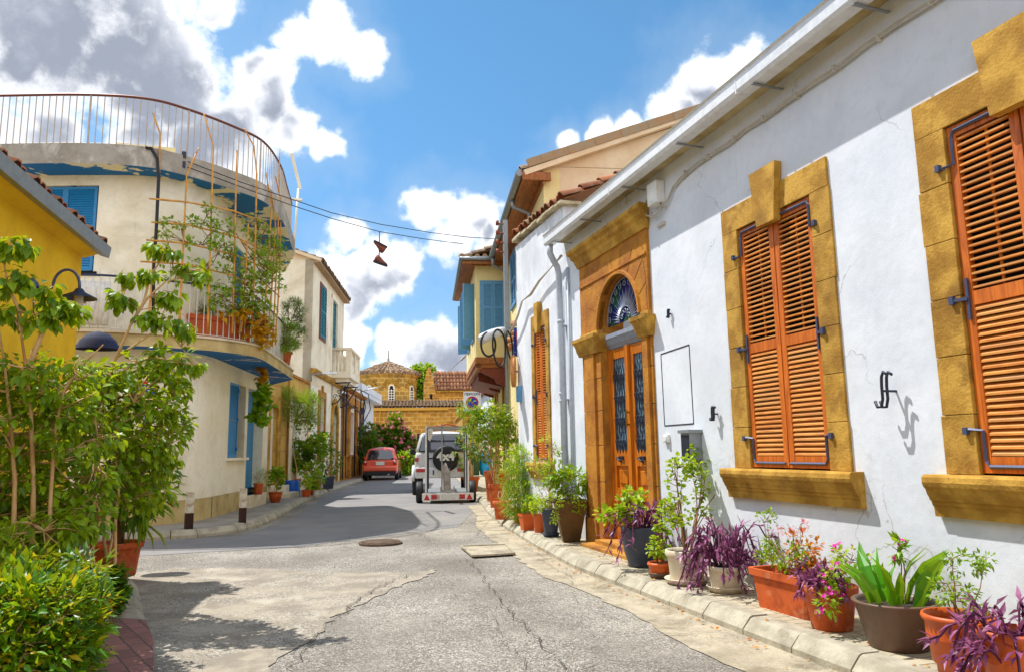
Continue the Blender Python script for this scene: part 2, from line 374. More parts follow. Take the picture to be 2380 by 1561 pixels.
CL = [(100,20,260),(290,90,230),(400,200,160),(520,300,140),(310,220,120),(60,150,110),(500,15,60),
      (570,190,75),(620,230,95),(690,300,85),(745,335,60),(690,75,80),(760,60,95),(830,125,75),(330,300,110),(115,330,90),(450,340,120),
      (1000,480,75),(1085,505,90),(1050,560,75),(1130,545,60),
      (795,540,75),(850,620,105),(930,625,70),(765,640,80),(820,770,60),(815,705,70),
      (930,800,70),(1000,800,85),(1075,835,95),(960,860,90),(1170,760,60),
      (1650,225,120),(1590,290,90),(1720,150,70),(1800,250,120),(1300,340,55),(1395,330,52),(1465,325,55),
      (-300,200,400),(3000,400,350)]
dens = blobs(CL)
fb = nt.noise(13, 8, .62, nrm.outputs[0])
dens = nt.math('ADD', dens, nt.math('MULTIPLY', nt.math('SUBTRACT', fb, .5), 1.7))
mask = nt.ramp(dens, .10, .50)
grey = blobs([(170,90,330),(360,200,190),(480,330,150),(640,260,80),(560,130,60),(1105,560,65),(880,690,100),(1030,850,120),(1640,270,70)])
g2 = nt.math('ADD', grey, nt.math('MULTIPLY', nt.math('SUBTRACT', fb, .5), -1.2))
gm = nt.math('MULTIPLY', nt.ramp(g2, -.1, .5), nt.ramp(dens, .25, .75))
white_c = (6.2, 6.3, 6.5); grey_c = (1.75, 1.95, 2.4)
cc = nt.mix(gm, white_c, nt.mix(nt.ramp(nt.math('ADD', fb, nt.math('MULTIPLY', grey, -.35)), .22, .62), grey_c, (3.5, 3.7, 4.2)))
sx = nt.new('ShaderNodeSeparateXYZ'); nt.link(nrm.outputs[0], sx.inputs[0])
tint = nt.mix(nt.ramp(sx.outputs[2], .0, .55), (.42, .57, .70), (.46, .74, .80))
skc = nt.mix(1.0, sky.outputs[0], tint, 'MULTIPLY')
skc = nt.mix(nt.math('MULTIPLY', nt.ramp(dens, -.9, .3), .22), skc, (3.0, 3.6, 4.3))
w.cycles.sampling_method = 'NONE'
# unseen bright cloud added behind the camera to fill the shaded facades
acc = None
for c, rr_ in (((.1,-.85,.52), 1.05), ((.93,-.25,.36), .72), ((-.85,-.45,.35), .75), ((.35,-.55,.76), .6)):
    d = nt.new('ShaderNodeVectorMath', operation='DISTANCE'); nt.link(nrm.outputs[0], d.inputs[0]); d.inputs[1].default_value = Vector(c).normalized()
    x = nt.math('MULTIPLY_ADD', d.outputs['Value'], -1.0/rr_, 1.0); acc = x if acc is None else nt.math('MAXIMUM', acc, x)
fill_cloud = nt.ramp(nt.math('ADD', acc, nt.math('MULTIPLY', nt.math('SUBTRACT', fb, .5), .6)), .08, .35)
nt.link(nt.mix(fill_cloud, nt.mix(mask, skc, cc), (5.9, 6.2, 6.9)), bg.inputs['Color']); bg.inputs['Strength'].default_value = .125
sd = bpy.data.lights.new('sun', 'SUN'); sd.energy = 3.4; sd.angle = RAD(.5); sd.color = (1.0, .965, .91)
so = bpy.data.objects.new('sun', sd); COL.objects.link(so); so.rotation_euler = SUN.to_track_quat('Z', 'Y').to_euler()
scene.view_settings.view_transform = 'Standard'; scene.view_settings.look = 'None'; scene.view_settings.exposure = .84; scene.view_settings.gamma = 1.0

# ------------------------------------------------------------------ ground, road, pavements
def struct(name, mb, mats): o = mb.build(name, mats); o['kind'] = 'structure'; return o
m, nt, b = newmat('worn_asphalt')
co = nt.coord()
big = nt.noise(.45, 5, .6, co); mid = nt.noise(3.0, 5, .65, co); vor = nt.new('ShaderNodeTexVoronoi', feature='F1'); vor.inputs['Scale'].default_value = 105; nt.link(co, vor.inputs['Vector'])
vc = nt.new('ShaderNodeSeparateColor'); nt.link(vor.outputs['Color'], vc.inputs[0])
worn = nt.ramp(nt.noise(.9, 7, .7, co, .4), .36, .62)                    # where the binder has worn off and the aggregate shows
sy = nt.new('ShaderNodeSeparateXYZ'); nt.link(co, sy.inputs[0]); wob = nt.math('ADD', sy.outputs[0], nt.math('MULTIPLY', nt.noise(.35, 3, .5, co), .8))
trk = nt.math('MULTIPLY', nt.math('POWER', nt.math('ABSOLUTE', nt.math('SINE', nt.math('MULTIPLY', wob, 2.05))), 6.0), nt.ramp(nt.noise(.5, 4, .6, co), .35, .6))
c0 = nt.mix(nt.ramp(big, .35, .65), lin('776f64'), lin('a29a8c'))
c0 = nt.mix(nt.math('MULTIPLY', nt.ramp(mid, .48, .66), .6), c0, lin('676157'))
c0 = nt.mix(nt.math('MULTIPLY', nt.ramp(nt.noise(1.1, 7, .7, co), .60, .70), .45), c0, lin('bdb6a6'))
c0 = nt.mix(nt.math('MULTIPLY', nt.math('MULTIPLY', nt.ramp(vc.outputs[0], .45, .85), .85), nt.math('MULTIPLY_ADD', worn, .55, .45)), c0, lin('cec8bc'))
c0 = nt.mix(nt.math('MULTIPLY', nt.math('MULTIPLY', nt.ramp(vc.outputs[1], .55, .8), .7), nt.math('MULTIPLY_ADD', worn, .5, .5)), c0, lin('343234'))
c0 = nt.mix(nt.math('MULTIPLY', trk, .38), c0, lin('5e5850')); c0 = nt.mix(nt.math('MULTIPLY', nt.ramp(nt.noise(3.4, 6, .7, co, 1.0), .64, .72), .6), c0, lin('48443f'))
nt.link(c0, b.inputs['Base Color']); b.inputs['Roughness'].default_value = .9
bump(nt, b, nt.math('ADD', vor.outputs['Distance'], nt.math('MULTIPLY', nt.noise(14, 4, .6, co), 1.2)), .7, .012); M['asphalt'] = m
m, nt, b = newmat('smooth_dark_asphalt')
co = nt.coord(); c0 = nt.mix(nt.ramp(nt.noise(1.2, 5, .6, co), .3, .7), lin('757374'), lin('878380'))
c0 = nt.mix(nt.math('MULTIPLY', nt.ramp(nt.noise(60, 3, .6, co), .5, .7), .35), c0, lin('a09d96')); nt.link(c0, b.inputs['Base Color']); b.inputs['Roughness'].default_value = .85
bump(nt, b, nt.noise(90, 3, .6, co), .5, .006); M['asphalt2'] = m
M['pale'] = surf('pale_worn_concrete', '9f9482', '857b6c', 2.6, .9, .6, 50, .01, lo=.4, hi=.6, stain='beb6a4', stain_amt=.6, stain_scale=2.2)
def speckle(m, amt):
    nt = NT(m); b = nt.n['Principled BSDF']; src = b.inputs['Base Color'].links[0].from_socket; v = nt.new('ShaderNodeTexVoronoi'); v.inputs['Scale'].default_value = 95
    nt.link(nt.coord(), v.inputs['Vector']); sc = nt.new('ShaderNodeSeparateColor'); nt.link(v.outputs['Color'], sc.inputs[0])
    big = nt.ramp(nt.noise(1.7, 6, .7, nt.coord()), .38, .6)
    c = nt.mix(nt.math('MULTIPLY', nt.math('MULTIPLY', nt.ramp(sc.outputs[0], .5, .9), amt), big), src, lin('c4beb0')); c = nt.mix(nt.math('MULTIPLY', nt.math('MULTIPLY', nt.ramp(sc.outputs[1], .6, .85), amt), big), c, lin('4a4642')); nt.link(c, b.inputs['Base Color'])
speckle(M['pale'], .7)
M['sandy'] = surf('sandy_gutter_concrete', 'b3a78e', '8f846e', 3.0, .9, .6, 30, .012, stain='6c6048', stain_amt=.7, stain_scale=2.5)
speckle(M['sandy'], .35)
M['kerb'] = surf('kerb_concrete', 'b5ad98', '938b78', 5.0, .9, .6, 60, .008, stain='6e6856', stain_amt=.5, stain_scale=4)
M['crack'] = plain('dark_crack', '4a463e', .95)
def brickmat(name, c1, c2, mortar, bw, bh, off=.5, rot=0.0, ms=.02, bs=.6, kind='Object', plane=None, noise_amt=.35, dark=None):
    m, nt, b = newmat(name); t = nt.new('ShaderNodeTexCoord'); mp = nt.new('ShaderNodeMapping'); nt.link(t.outputs[kind], mp.inputs['Vector'])
    mp.inputs['Rotation'].default_value = plane or (0, 0, rot)
    br = nt.new('ShaderNodeTexBrick'); br.offset = off; br.squash = 1.0
    wn = nt.new('ShaderNodeTexNoise'); wn.inputs['Scale'].default_value = 2.5/bw; nt.link(mp.outputs[0], wn.inputs['Vector'])
    sb = nt.new('ShaderNodeVectorMath', operation='SUBTRACT'); nt.link(wn.outputs['Color'], sb.inputs[0]); sb.inputs[1].default_value = (.5,.5,.5)
    scl = nt.new('ShaderNodeVectorMath', operation='SCALE'); nt.link(sb.outputs[0], scl.inputs[0]); scl.inputs['Scale'].default_value = bh*.16
    ad = nt.new('ShaderNodeVectorMath', operation='ADD'); nt.link(mp.outputs[0], ad.inputs[0]); nt.link(scl.outputs[0], ad.inputs[1]); nt.link(ad.outputs[0], br.inputs['Vector'])
    br.inputs['Scale'].default_value = 1.0; br.inputs['Brick Width'].default_value = bw; br.inputs['Row Height'].default_value = bh
    br.inputs['Mortar Size'].default_value = ms; br.inputs['Mortar Smooth'].default_value = .3; br.inputs['Bias'].default_value = 0
    br.inputs['Color1'].default_value = lin(c1)+(1,); br.inputs['Color2'].default_value = lin(c2)+(1,); br.inputs['Mortar'].default_value = lin(mortar)+(1,)
    n = nt.noise(4/bw*.3, 5, .65, mp.outputs[0]); col = nt.mix(nt.math('MULTIPLY', nt.ramp(n, .4, .7), noise_amt), br.outputs['Color'], lin(dark or '4a3a20'))
    nt.link(col, b.inputs['Base Color']); b.inputs['Roughness'].default_value = .92
    h = nt.math('ADD', nt.math('MULTIPLY', br.outputs['Fac'], -1.0), nt.math('MULTIPLY', nt.noise(30/bw*.3, 4, .6, mp.outputs[0]), .5)); bump(nt, b, h, bs, .01)
    return m
M['pavR'] = brickmat('pavement_setts', 'b8ad92', 'a1967c', '776d58', .2, .1, rot=0, ms=.006, dark='8a7f66')
M['pavL'] = surf('grey_pavement', '9c968a', '857f74', 1.5, .9, .4, 60, .006)
M['brickpave'] = brickmat('red_brick_paving', '9c6c62', '80594f', '584a46', .2, .1, rot=RAD(70), ms=.005, dark='5a4a48')

g = MB(); g.add([(-900,-900,-.03),(900,-900,-.03),(900,900,-.03),(-900,900,-.03)], [(0,1,2,3)]); struct('ground', g, surf('dry_ground', '9a8a6a', '7d7058', .05, .95))
g = MB(); g.add([(-40,-25,0),(45,-25,0),(45,110,0),(-40,110,0)], [(0,1,2,3)]); struct('road', g, M['asphalt'])
def wig(pts, amp, n, seed, closed=True):
    r = random.Random(seed); out = []; k = len(pts)
    for i in range(k if closed else k-1):
        a = Vector(pts[i]+(0,)); b_ = Vector(pts[(i+1) % k]+(0,)); d = b_-a; m_ = max(1, int(d.length/n)); pr = Vector((-d.y, d.x, 0)).normalized()
        for j in range(m_): p = a+d*(j/m_) + pr*(r.uniform(-amp, amp) if j else 0); out.append((p.x, p.y))
    if not closed: out.append(pts[-1])
    return out
def sheet(name, pts, z, mat, amp=.03, n=.12, seed=1):
    from mathutils.geometry import tessellate_polygon
    p = wig(pts, amp, n, seed); g = MB(); vs = [Vector((x, y, z)) for x, y in p]
    g.add(vs, [tuple(t) for t in tessellate_polygon([vs])]); o = struct(name, g, mat)
    for poly in o.data.polygons:
        if poly.normal.z < 0: poly.flip()
    return o
X2 = lambda *l: [(p.x, p.y) for p in (onZ(u, v, 0) for u, v in l)]
sheet('road_patch', [(-8,14.0),(-2.0,12.5),(-.6,12.7),(.2,15.4),(1.5,24.5),(4.2,36),(8.2,36),(5.3,21),(4.2,16.6),(2.9,12.6),(1.8,11.9),(.2,10.9),(-1.8,10.75),(-8,11.2)], .004, M['asphalt2'], .02, .3, 3)
sheet('road_patch', X2((330,1400),(345,1330),(420,1318),(620,1322),(760,1330),(960,1330),(1020,1322),(980,1345),(905,1370),(840,1405),(780,1430),(735,1480),(640,1540),(560,1640),(400,1640),(390,1520),(370,1440)), .0065, M['pale'], .035, .08, 5)
#sheet('road_patch', X2((560,1290),(760,1283),(1000,1290),(1120,1300),(1130,1315),(1000,1318),(760,1318),(600,1312)), .0085, M['asphalt2'], .02, .15, 8)
sheet('road_patch', [(2.62,-3),(3.03,-3),(3.03,7.6),(3.22,9.5),(3.57,12.3),(4.05,14.9),(4.56,17.4),(4.2,17.4),(3.7,14.6),(3.1,12.2),(2.75,9.3),(2.55,7.4),(2.62,5.6),(2.5,4.4),(2.6,2.8)], .006, M['sandy'], .03, .12, 9)
sheet('gutter_strip', X2((250,1350),(330,1330),(400,1335),(440,1400),(460,1470),(470,1561),(480,1700),(250,1700),(300,1540),(300,1480),(290,1437),(270,1372)), .0105, M['pale'], .01, .2, 4)
# cracks and tar joints
g = MB()
def crack(pts, wd_, seed):
    p = wig(pts, .035, .07, seed, False); r = random.Random(seed); vs = []; fs = []
    for i, (x, y) in enumerate(p):
        a = p[max(i-1, 0)]; c = p[min(i+1, len(p)-1)]; d = Vector((c[0]-a[0], c[1]-a[1], 0)); d = d.normalized() if d.length else Vector((1,0,0)); q = Vector((-d.y, d.x, 0))*wd_*.62*r.uniform(.1, 1)
        vs += [(x+q.x, y+q.y, .017), (x-q.x, y-q.y, .017)]
    fs = [(2*i, 2*i+2, 2*i+3, 2*i+1) for i in range(len(p)-1)]; g.add(vs, fs)
crack(X2((800,1420),(870,1370),(990,1322),(1080,1300),(1100,1315),(1135,1360),(1180,1420),(1240,1480),(1310,1561)), .010, 1)
crack(X2((815,1280),(900,1276),(1010,1270),(1085,1258),(1110,1240),(1150,1200)), .006, 2)
crack(X2((880,1310),(960,1305),(1090,1303),(1180,1312)), .005, 3)
crack(X2((700,1258),(850,1248),(985,1240)), .006, 6); crack(X2((560,1293),(700,1290),(840,1270),(1000,1250)), .006, 7)
crack(X2((640,1300),(820,1278)), .005, 9); crack(X2((1440,1480),(1500,1470),(1560,1478),(1690,1470)), .008, 10); crack(X2((1310,1561),(1420,1540),(1560,1561)), .006, 11)
crack(X2((1000,1220),(1090,1232),(1200,1262),(1330,1330)), .005, 14)
crack(X2((890,1360),(830,1400),(770,1445),(700,1520),(640,1600)), .008, 16)
crack(X2((905,1232),(985,1240),(1000,1262),(965,1280),(850,1284),(800,1270),(815,1245),(905,1232)), .007, 21); crack(X2((620,1440),(700,1425),(760,1440),(905,1395)), .006, 22)
crack(X2((1090,1420),(1150,1440),(1180,1500),(1240,1561)), .006, 23); crack(X2((930,1440),(1010,1430),(1080,1450)), .006, 24); crack(X2((1250,1300),(1330,1345),(1340,1400),(1450,1450)), .006, 25)
struct('road_cracks', g, M['crack'])
rs = random.Random(77)
# fallen leaves and grit by the kerbs
g = MB(); P=[];D=[];N=[];LL=[]
for i in range(240):
    if i % 3: x = 3.0-abs(rs.gauss(0, .10)); y = rs.uniform(2.2, 12)
    else: x = rs.uniform(3.1, 3.65); y = rs.uniform(2.2, 9.5)
    if y > 7.6 and i % 3: x += (y-7.6)*.11
    P.append((x, y, .014 if i % 3 else .124)); D.append((rs.uniform(-1,1), rs.uniform(-1,1), rs.uniform(0,.15))); N.append((rs.uniform(-.2,.2), rs.uniform(-.2,.2), 1)); LL.append(rs.uniform(.012,.04))
g.leaves(P, D, N, LL, 'ovate', 1.2); o = g.build('fallen_leaves', M['l_autumn']); tag(o, 'scattered fallen leaves and petals along the kerb and under the pots', 'leaf litter', kind='stuff')

def kerb(path, side, h=.12, wt=.13, sl=.07, stone=.5, seed=1):
    """path = foot line; side=+1: pavement lies to the left of travel"""
    g = MB(); r = random.Random(seed)
    P = [Vector((x, y, 0)) for x, y in path]; out = []
    for i in range(len(P)-1):
        n = max(1, round((P[i+1]-P[i]).length/stone)); out += [P[i]+(P[i+1]-P[i])*(j/n) for j in range(n)]
    out.append(P[-1])
    nr = []
    for i in range(len(out)):
        d = (out[min(i+1, len(out)-1)]-out[max(i-1, 0)]).normalized(); nr.append(Vector((-d.y, d.x, 0))*side)
    for i in range(len(out)-1):
        a, b_ = out[i], out[i+1]; gap = (b_-a).normalized()*.006; a = a+gap; b_ = b_-gap; hh = h+r.uniform(-.006, .006); secs = []
        for p, q in ((a, nr[i]), (b_, nr[i+1])):
            secs.append([p+Vector((0,0,-.05)), p+Vector((0,0,hh*.35)), p+q*sl*.9+Vector((0,0,hh*.93)), p+q*(sl*1.2)+Vector((0,0,hh)), p+q*(sl+wt)+Vector((0,0,hh)), p+q*(sl+wt)+Vector((0,0,-.05))])
        g.loft([[tuple(x) for x in s_] for s_ in secs], smooth=False)
    return g, [(o_+n_*(sl+wt)) for o_, n_ in zip(out, nr)]
KR = [(3.0,-4),(3.0,7.6),(3.2,9.5),(3.57,12.3),(4.02,14.9),(4.54,17.4),(5.6,23),(7.7,34),(9.8,45)]
g, inR = kerb(KR, -1); struct('kerb', g, M['kerb'])
KL = [(-9,14.6),(-4,13.2),(-1.96,12.66),(-1.21,12.8),(-.65,13.28),(-.36,14.13),(-.08,15.54),(.5,19.8),(1.43,25.15),(3.31,34.06),(4.6,40),(5.5,45)]
g, inL = kerb(KL, 1); struct('kerb', g, M['kerb'])
KN = [(-.88,6.1),(-1.28,8.1),(-1.6,8.9),(-2.2,9.5),(-3.2,9.9),(-9,11.6)]
g, inN = kerb(KN, 1, h=.10, wt=.15, sl=.05); struct('kerb', g, M['kerb'])
def pavement(name, inner, far, z, mat):
    from mathutils.geometry import tessellate_polygon
    vs = [Vector((p.x, p.y, z)) for p in inner] + [Vector((x, y, z)) for x, y in far]
    g = MB(); g.add(vs, [tuple(t) for t in tessellate_polygon([vs])]); o = struct(name, g, mat)
    for p in o.data.polygons:
        if p.normal.z < 0: p.flip()
pavement('pavement', inR, [(18,45),(14,27),(12,14),(8,-4)], .116, M['pavR'])
pavement('pavement', inL, [(-9,45)], .116, M['pavL'])
pavement('pavement', inN, [(-9,-4),(-.64,-4),(-.62,4.6),(-.80,5.6)], .094, M['pavL'])
sheet('brick_paving', [(-1.13,6.28),(-.90,6.1),(-.74,5.4),(-.62,4.6),(-.60,3.0),(-1.3,3.0),(-1.22,4.4),(-1.2,5.2),(-1.2,5.9)], .099, M['brickpave'], .004, .2, 2)
# covers in the road
g = MB(); g.lathe([(.0,.02),(.30,.02),(.30,.0)], 40, smooth=False)
for i in range(-4, 5):
    hw = math.sqrt(max(0, .27**2-(i*.06)**2)); g.box((-hw, i*.06-.017, .018), (hw, i*.06+.017, .030))
o = g.build('manhole_cover', surf('rusty_iron', '7a6450', '5a4a3c', 8, .8, .3)); o.location = (1.35, 10.76, .012); tag(o, 'round cast iron manhole cover with ribs in the middle of the road', 'manhole cover')
g = MB(); c = [(p.x, p.y) for p in (onZ(u, v, 0) for u, v in ((1072,1274),(1100,1297),(1195,1291),(1176,1270)))]; cx = sum(p[0] for p in c)/4; cy = sum(p[1] for p in c)/4
loc = [(x-cx, y-cy) for x, y in c]; g.prism(loc, 0, .012)
for i in range(4): a = loc[i]; b_ = loc[(i+1) % 4]; g.bar((a[0], a[1], .014), (b_[0], b_[1], .014), .03, .02)
o = g.build('access_cover', M['sandy']); o.location = (cx, cy, .018); tag(o, 'square concrete access cover with a thin metal frame in the road near the kerb', 'access cover')
# ================================================================== white house on the right
WH = thing('white_house', 'long white plastered house with ochre stone window surrounds and arched doorway', 'house', (3.75, 0, 0), RAD(90))
# local frame: x = distance along the street, y = out of the wall, z up
holes = [(.7,1.6,1.07,3.1),(2.34,3.3,1.07,3.12),(4.46,5.45,1.07,3.12),(7.28,8.40,.1,3.28),(10.42,10.98,1.1,3.25)]
g = MB(); wall_holes(g, -4, 9.62, 0, 4.45, holes[:4], 0, .4)
g.build('wall', M['white'], WH)
g = MB(); wall_holes(g, 9.62, 11.9, 0, 4.72, holes[4:], -.004, .4); g.build('wall', M['white_rough'], WH)
g = MB(); g.box((-4,-6,0),(-3.9,-.4,4.4)); g.build('side_wall', M['white_rough'], WH); g = MB(); g.box((11.8,-6,0),(11.9,-.41,4.6)); g.build('side_wall', M['white_rough'], WH)
# eave: soffit, white box gutter on brackets, roof of barrel tiles
def tile_roof(mb, org, along, up, nu, nv, pitch=.2, tl=.36, r=.085, seed=1, seg=5):
    """rows of half-round tiles; org corner, along = unit vector along eave, up = unit vector up the slope"""
    org, along, up = Vector(org), Vector(along).normalized(), Vector(up).normalized(); nn = along.cross(up)
    if nn.z < 0: nn = -nn
    rr = random.Random(seed)
    for j in range(nv):
        for i in range(nu):
            jx, jn, js = rr.uniform(-.012, .012), rr.uniform(0, .012), rr.uniform(-.03, .03)
            a = org + along*(pitch*(i+.5)+jx) + up*(tl*j*.86+js); vs = []
            for (s_, q, rad) in ((0, .022+jn, r*1.08), (tl, .0, r*.86)):
                for k in range(seg+1):
                    t = PI*k/seg; vs.append(a + up*s_ + along*(math.cos(t)*rad) + nn*(math.sin(t)*rad + q))
            n = seg+1; b = len(vs)
            fs = [(k, k+1, n+k+1, n+k) for k in range(seg)]
            vs2 = [p - nn*.014 for p in vs[:n]]; fs += [(k+1, k, b+k, b+k+1) for k in range(seg)]
            mb.rnd.update({len(mb.f)+q: 0 for q in ()})
            rv = rr.random(); st = len(mb.f); mb.add(vs+vs2, fs, True)
            for q in range(st, len(mb.f)): mb.rnd[q] = rv
    a = org; b_ = org+along*(nu*pitch); c_ = b_+up*(nv*tl*.86+.1); d_ = a+up*(nv*tl*.86+.1)
    mb.add([a-nn*.01, b_-nn*.01, c_-nn*.01, d_-nn*.01], [(0,1,2,3)], False)
def tilemat(name, a, b_, c):
    m, nt, b = newmat(name); at = nt.new('ShaderNodeAttribute', attribute_name='rnd', attribute_type='GEOMETRY')
    col = nt.mix(at.outputs['Fac'], lin(a), lin(b_)); col = nt.mix(nt.ramp(nt.noise(9, 5, .65, nt.coord()), .42, .7), col, lin(c))
    nt.link(col, b.inputs['Base Color']); b.inputs['Roughness'].default_value = .9; return m
M['tile'] = tilemat('clay_roof_tile', 'b8784e', '8a4a2c', '8a8066'); M['tilegrey'] = tilemat('lichened_roof_tile', 'a8845c', '7a5a42', '9a917c')
sl = Vector((0, -math.cos(RAD(24)), math.sin(RAD(24))))
g = MB(); tile_roof(g, (-4, .14, 4.21), (1,0,0), sl, 68, 9, seed=2); g.build('roof_tiles', M['tilegrey'], WH)
g = MB(); g.box((-4, .002, 4.15), (9.6, .18, 4.19)); g.box((-4, .002, 4.19), (9.6, .06, 4.44)); g.build('soffit', surf('old_eave_board', 'c9b88c', 'a38c58', 3, .9, .3), WH)
g = MB(); d0, d1, z0, z1 = .175, .30, 4.09, 4.24
g.profile([(d0,z1),(d0,z0),(d1-.02,z0),(d1,z0+.03),(d1,z1-.01),(d1+.02,z1),(d1-.005,z1),(d1-.018,z1-.012),(d1-.018,z0+.03),(d0+.01,z0+.012),(d0+.01,z1)], -4, 9.62)
for s_ in (2.2,4.9,7.4): g.box((s_-.006,d0-.004,z0-.004),(s_+.006,d1+.004,z1+.004))
gu = g.build('gutter', M['whitepaint'], WH)
g = MB()
for s_ in (.2,1.3,2.4,3.6,4.7,5.9,7.1,8.3,9.3):
    g = MB(); g.bar((s_, 0, z0-.02), (s_, .29, z0-.012), .025, .008); g.build('gutter_bracket', M['greymetal'], WH)
g = MB(); g.tube([(9.53,.24,4.09),(9.53,.24,3.97),(9.56,.18,3.88),(9.6,.11,3.8),(9.6,.09,3.7),(9.57,.085,2.5),(9.56,.085,.12)], .045, 10)
for z in (3.0, 2.0, 1.9, 1.2): g.tube([(9.58,.085,z),(9.58,.085,z+.035)], .052, 10)
for z in (2.95, 1.93, .9): g.box((9.52,0,z),(9.64,.09,z+.012))
g.build('downpipe', M['pvc'], WH)
g = MB(); g.tube([(9.42,.03,3.75),(9.42,.03,.12)], .022, 8); g.tube([(9.70,.03,3.6),(9.70,.03,.12)], .012, 6); g.build('conduit', M['pvc'], WH)
# ragged tiled verge above the older wall section
g = MB(); rr = random.Random(5)
for i in range(9):
    x = 9.5+i*.27; g.box((x, -.25, 4.70+rr.uniform(-.01,.02)+.012*i), (x+.25, .07+rr.uniform(-.015,.02), 4.76+.012*i), .01)
g.build('parapet_coping', surf('broken_lime_coping','c9bb9a','9c8a66',6,.95,.8,30,.02), WH)
g = MB(); tile_roof(g, (9.45, .02, 4.78), (1,.0,.045), sl, 12, 6, seed=8); g.build('roof_tiles', M['tile'], WH)
# lean-to end with loose tiles beyond the corner
def stone_window(parent, a, b, sa, sb, z0=1.075, zt=3.34, key=True, label=None, deep=.018, nseed=1, stonemat='stone'):
    """a..b opening, sa..sb outer stone edge"""
    rr = random.Random(nseed)
    g = MB(); n = 6; zs = [z0+(3.12-z0)*i/n for i in range(n+1)]
    for i in range(n):
        for x0, x1 in ((sa+rr.uniform(-.012,.004), a), (b, sb+rr.uniform(-.004,.012))):
            f0 = len(g.f); g.box((x0,-.02,zs[i]+.002),(x1,deep+rr.uniform(0,.003),zs[i+1]-.002), .003); rv = rr.random()
            for q in range(f0, len(g.f)): g.rnd[q] = rv
    mid = (a+b)/2; kw = (b-a)*.14
    g.box((sa,-.02,3.12),(mid-kw*1.0,deep+.002,zt),.003); g.box((mid+kw*1.0,-.02,3.12),(sb,deep+.001,zt),.003); g.box((mid-kw*1.05,-.02,3.125),(mid+kw*1.05,deep-.006,zt-.004))
    w = g.build('window', M[stonemat], parent, label)
    g = MB()
    if key:
        k0, k1 = kw*.85, kw*1.3
        vs = []
        for y in (deep-.01, deep+.055):
            vs += [(mid-k0,y,3.03),(mid+k0,y,3.03),(mid+k1,y,3.50),(mid-k1,y,3.50)]
        g.add(vs, [(0,1,2,3),(7,6,5,4),(0,4,5,1),(1,5,6,2),(2,6,7,3),(3,7,4,0)]); g.build('keystone', M[stonemat], w)
    g = MB(); pr = [(-.02,1.075),(.105,1.075),(.117,1.06),(.12,1.03),(.112,1.005),(.097,.99),(.09,.965),(.075,.94),(.072,.925),(.06,.92),(.057,.90),(.045,.885),(.04,.83),(-.02,.83)]
    g.profile(pr, sa-.1, sb+.1); g.build('sill', M[stonemat], w)
    # shutters
    wdt = (b-a)/2
    for q, x0 in enumerate((a, mid)):
        x1 = x0+wdt-.006; x0 = x0+.006; g = MB(); fw = .055; zb, ztp = z0+.012, 3.115; y0, y1 = -.045, -.003; zm = 2.07
        g.mi = 0
        g.box((x0,y0,zb),(x0+fw,y1,ztp)); g.box((x1-fw,y0,zb),(x1,y1,ztp))
        for za, zc in ((zb,zb+.09),(zm-.04,zm+.04),(ztp-.07,ztp)): g.box((x0+fw,y0,za),(x1-fw,y1-.002,zc))
        g.mi = 1; lab = None
        def slats(za, zc, n, tilt):
            st = (zc-za)/n
            for i in range(n):
                z = za+st*(i+.5); h = st*.62; f0 = len(g.f)
                if tilt > 0: g.add([(x0+fw,y1-.004,z-h*.62),(x1-fw,y1-.004,z-h*.62),(x1-fw,y0+.01,z+h*.55),(x0+fw,y0+.01,z+h*.55),(x0+fw,y1-.004,z-h*.62+.012),(x1-fw,y1-.004,z-h*.62+.012),(x1-fw,y0+.01,z+h*.55+.01),(x0+fw,y0+.01,z+h*.55+.01)],
                          [(0,1,2,3),(7,6,5,4),(0,4,5,1),(3,2,6,7)])
                else: g.box((x0+fw,y0+.012,z-.006),(x1-fw,y1-.004,z+.006))
                rv = rr.random()**2
                for q_ in range(f0, len(g.f)): g.rnd[q_] = rv
        slats(zm+.04, ztp-.07, 23, -1); slats(zb+.09, zm-.04, 23, 1)
        g.box(((x0+x1)/2-.008,y0,zm+.04),((x0+x1)/2+.008,y0+.008,ztp-.07))
        sh = g.build('shutter', [M['wood'], M['woodx']], w)
        hx = x0+.03 if q == 0 else x1-.03; ox = x0-.055 if q == 0 else x1+.055; ix = x1-.02 if q == 0 else x0+.02
        for z, s_ in ((ztp-.035, -1), (zb+.035, 1)):
            g = MB(); g.tube([(ix,.012,z),(hx+(.02 if q==0 else -.02),.004,z),(hx,.004,z+s_*.03),(hx,.006,z+s_*.2),(ox,.035,z+s_*.21)], .011, 4, smooth=False)
            g.box((ox-.014,.02,z+s_*.2-.02),(ox+.014,.045,z+s_*.2+.02)); g.build('strap_hinge', M['ironblue'], w)
        g = MB(); g.box((hx-.008,0,zm-.12),(hx+.008,.012,zm+.12)); g.bar((hx,.01,zm),(ox,.035,zm),.018,.018); g.box((ox-.014,.02,zm-.02),(ox+.014,.045,zm+.025))
        g.build('hinge', M['ironblue'], w)
    g = MB(); g.box((a-.06,-.12,z0-.02),(b+.06,-.11,3.2)); g.box((a-.018,-.11,z0),(a-.004,-.021,3.12)); g.box((b+.004,-.11,z0),(b+.018,-.021,3.12)); g.build('inner_pane', M['dark'], w)
    return w
stone_window(WH, 4.48, 5.43, 4.28, 5.65, nseed=1)
stone_window(WH, 2.36, 3.28, 2.16, 3.49, nseed=2)
stone_window(WH, .70, 1.60, .5, 1.8, nseed=3)
stone_window(WH, 10.44, 10.96, 10.30, 11.10, nseed=4)
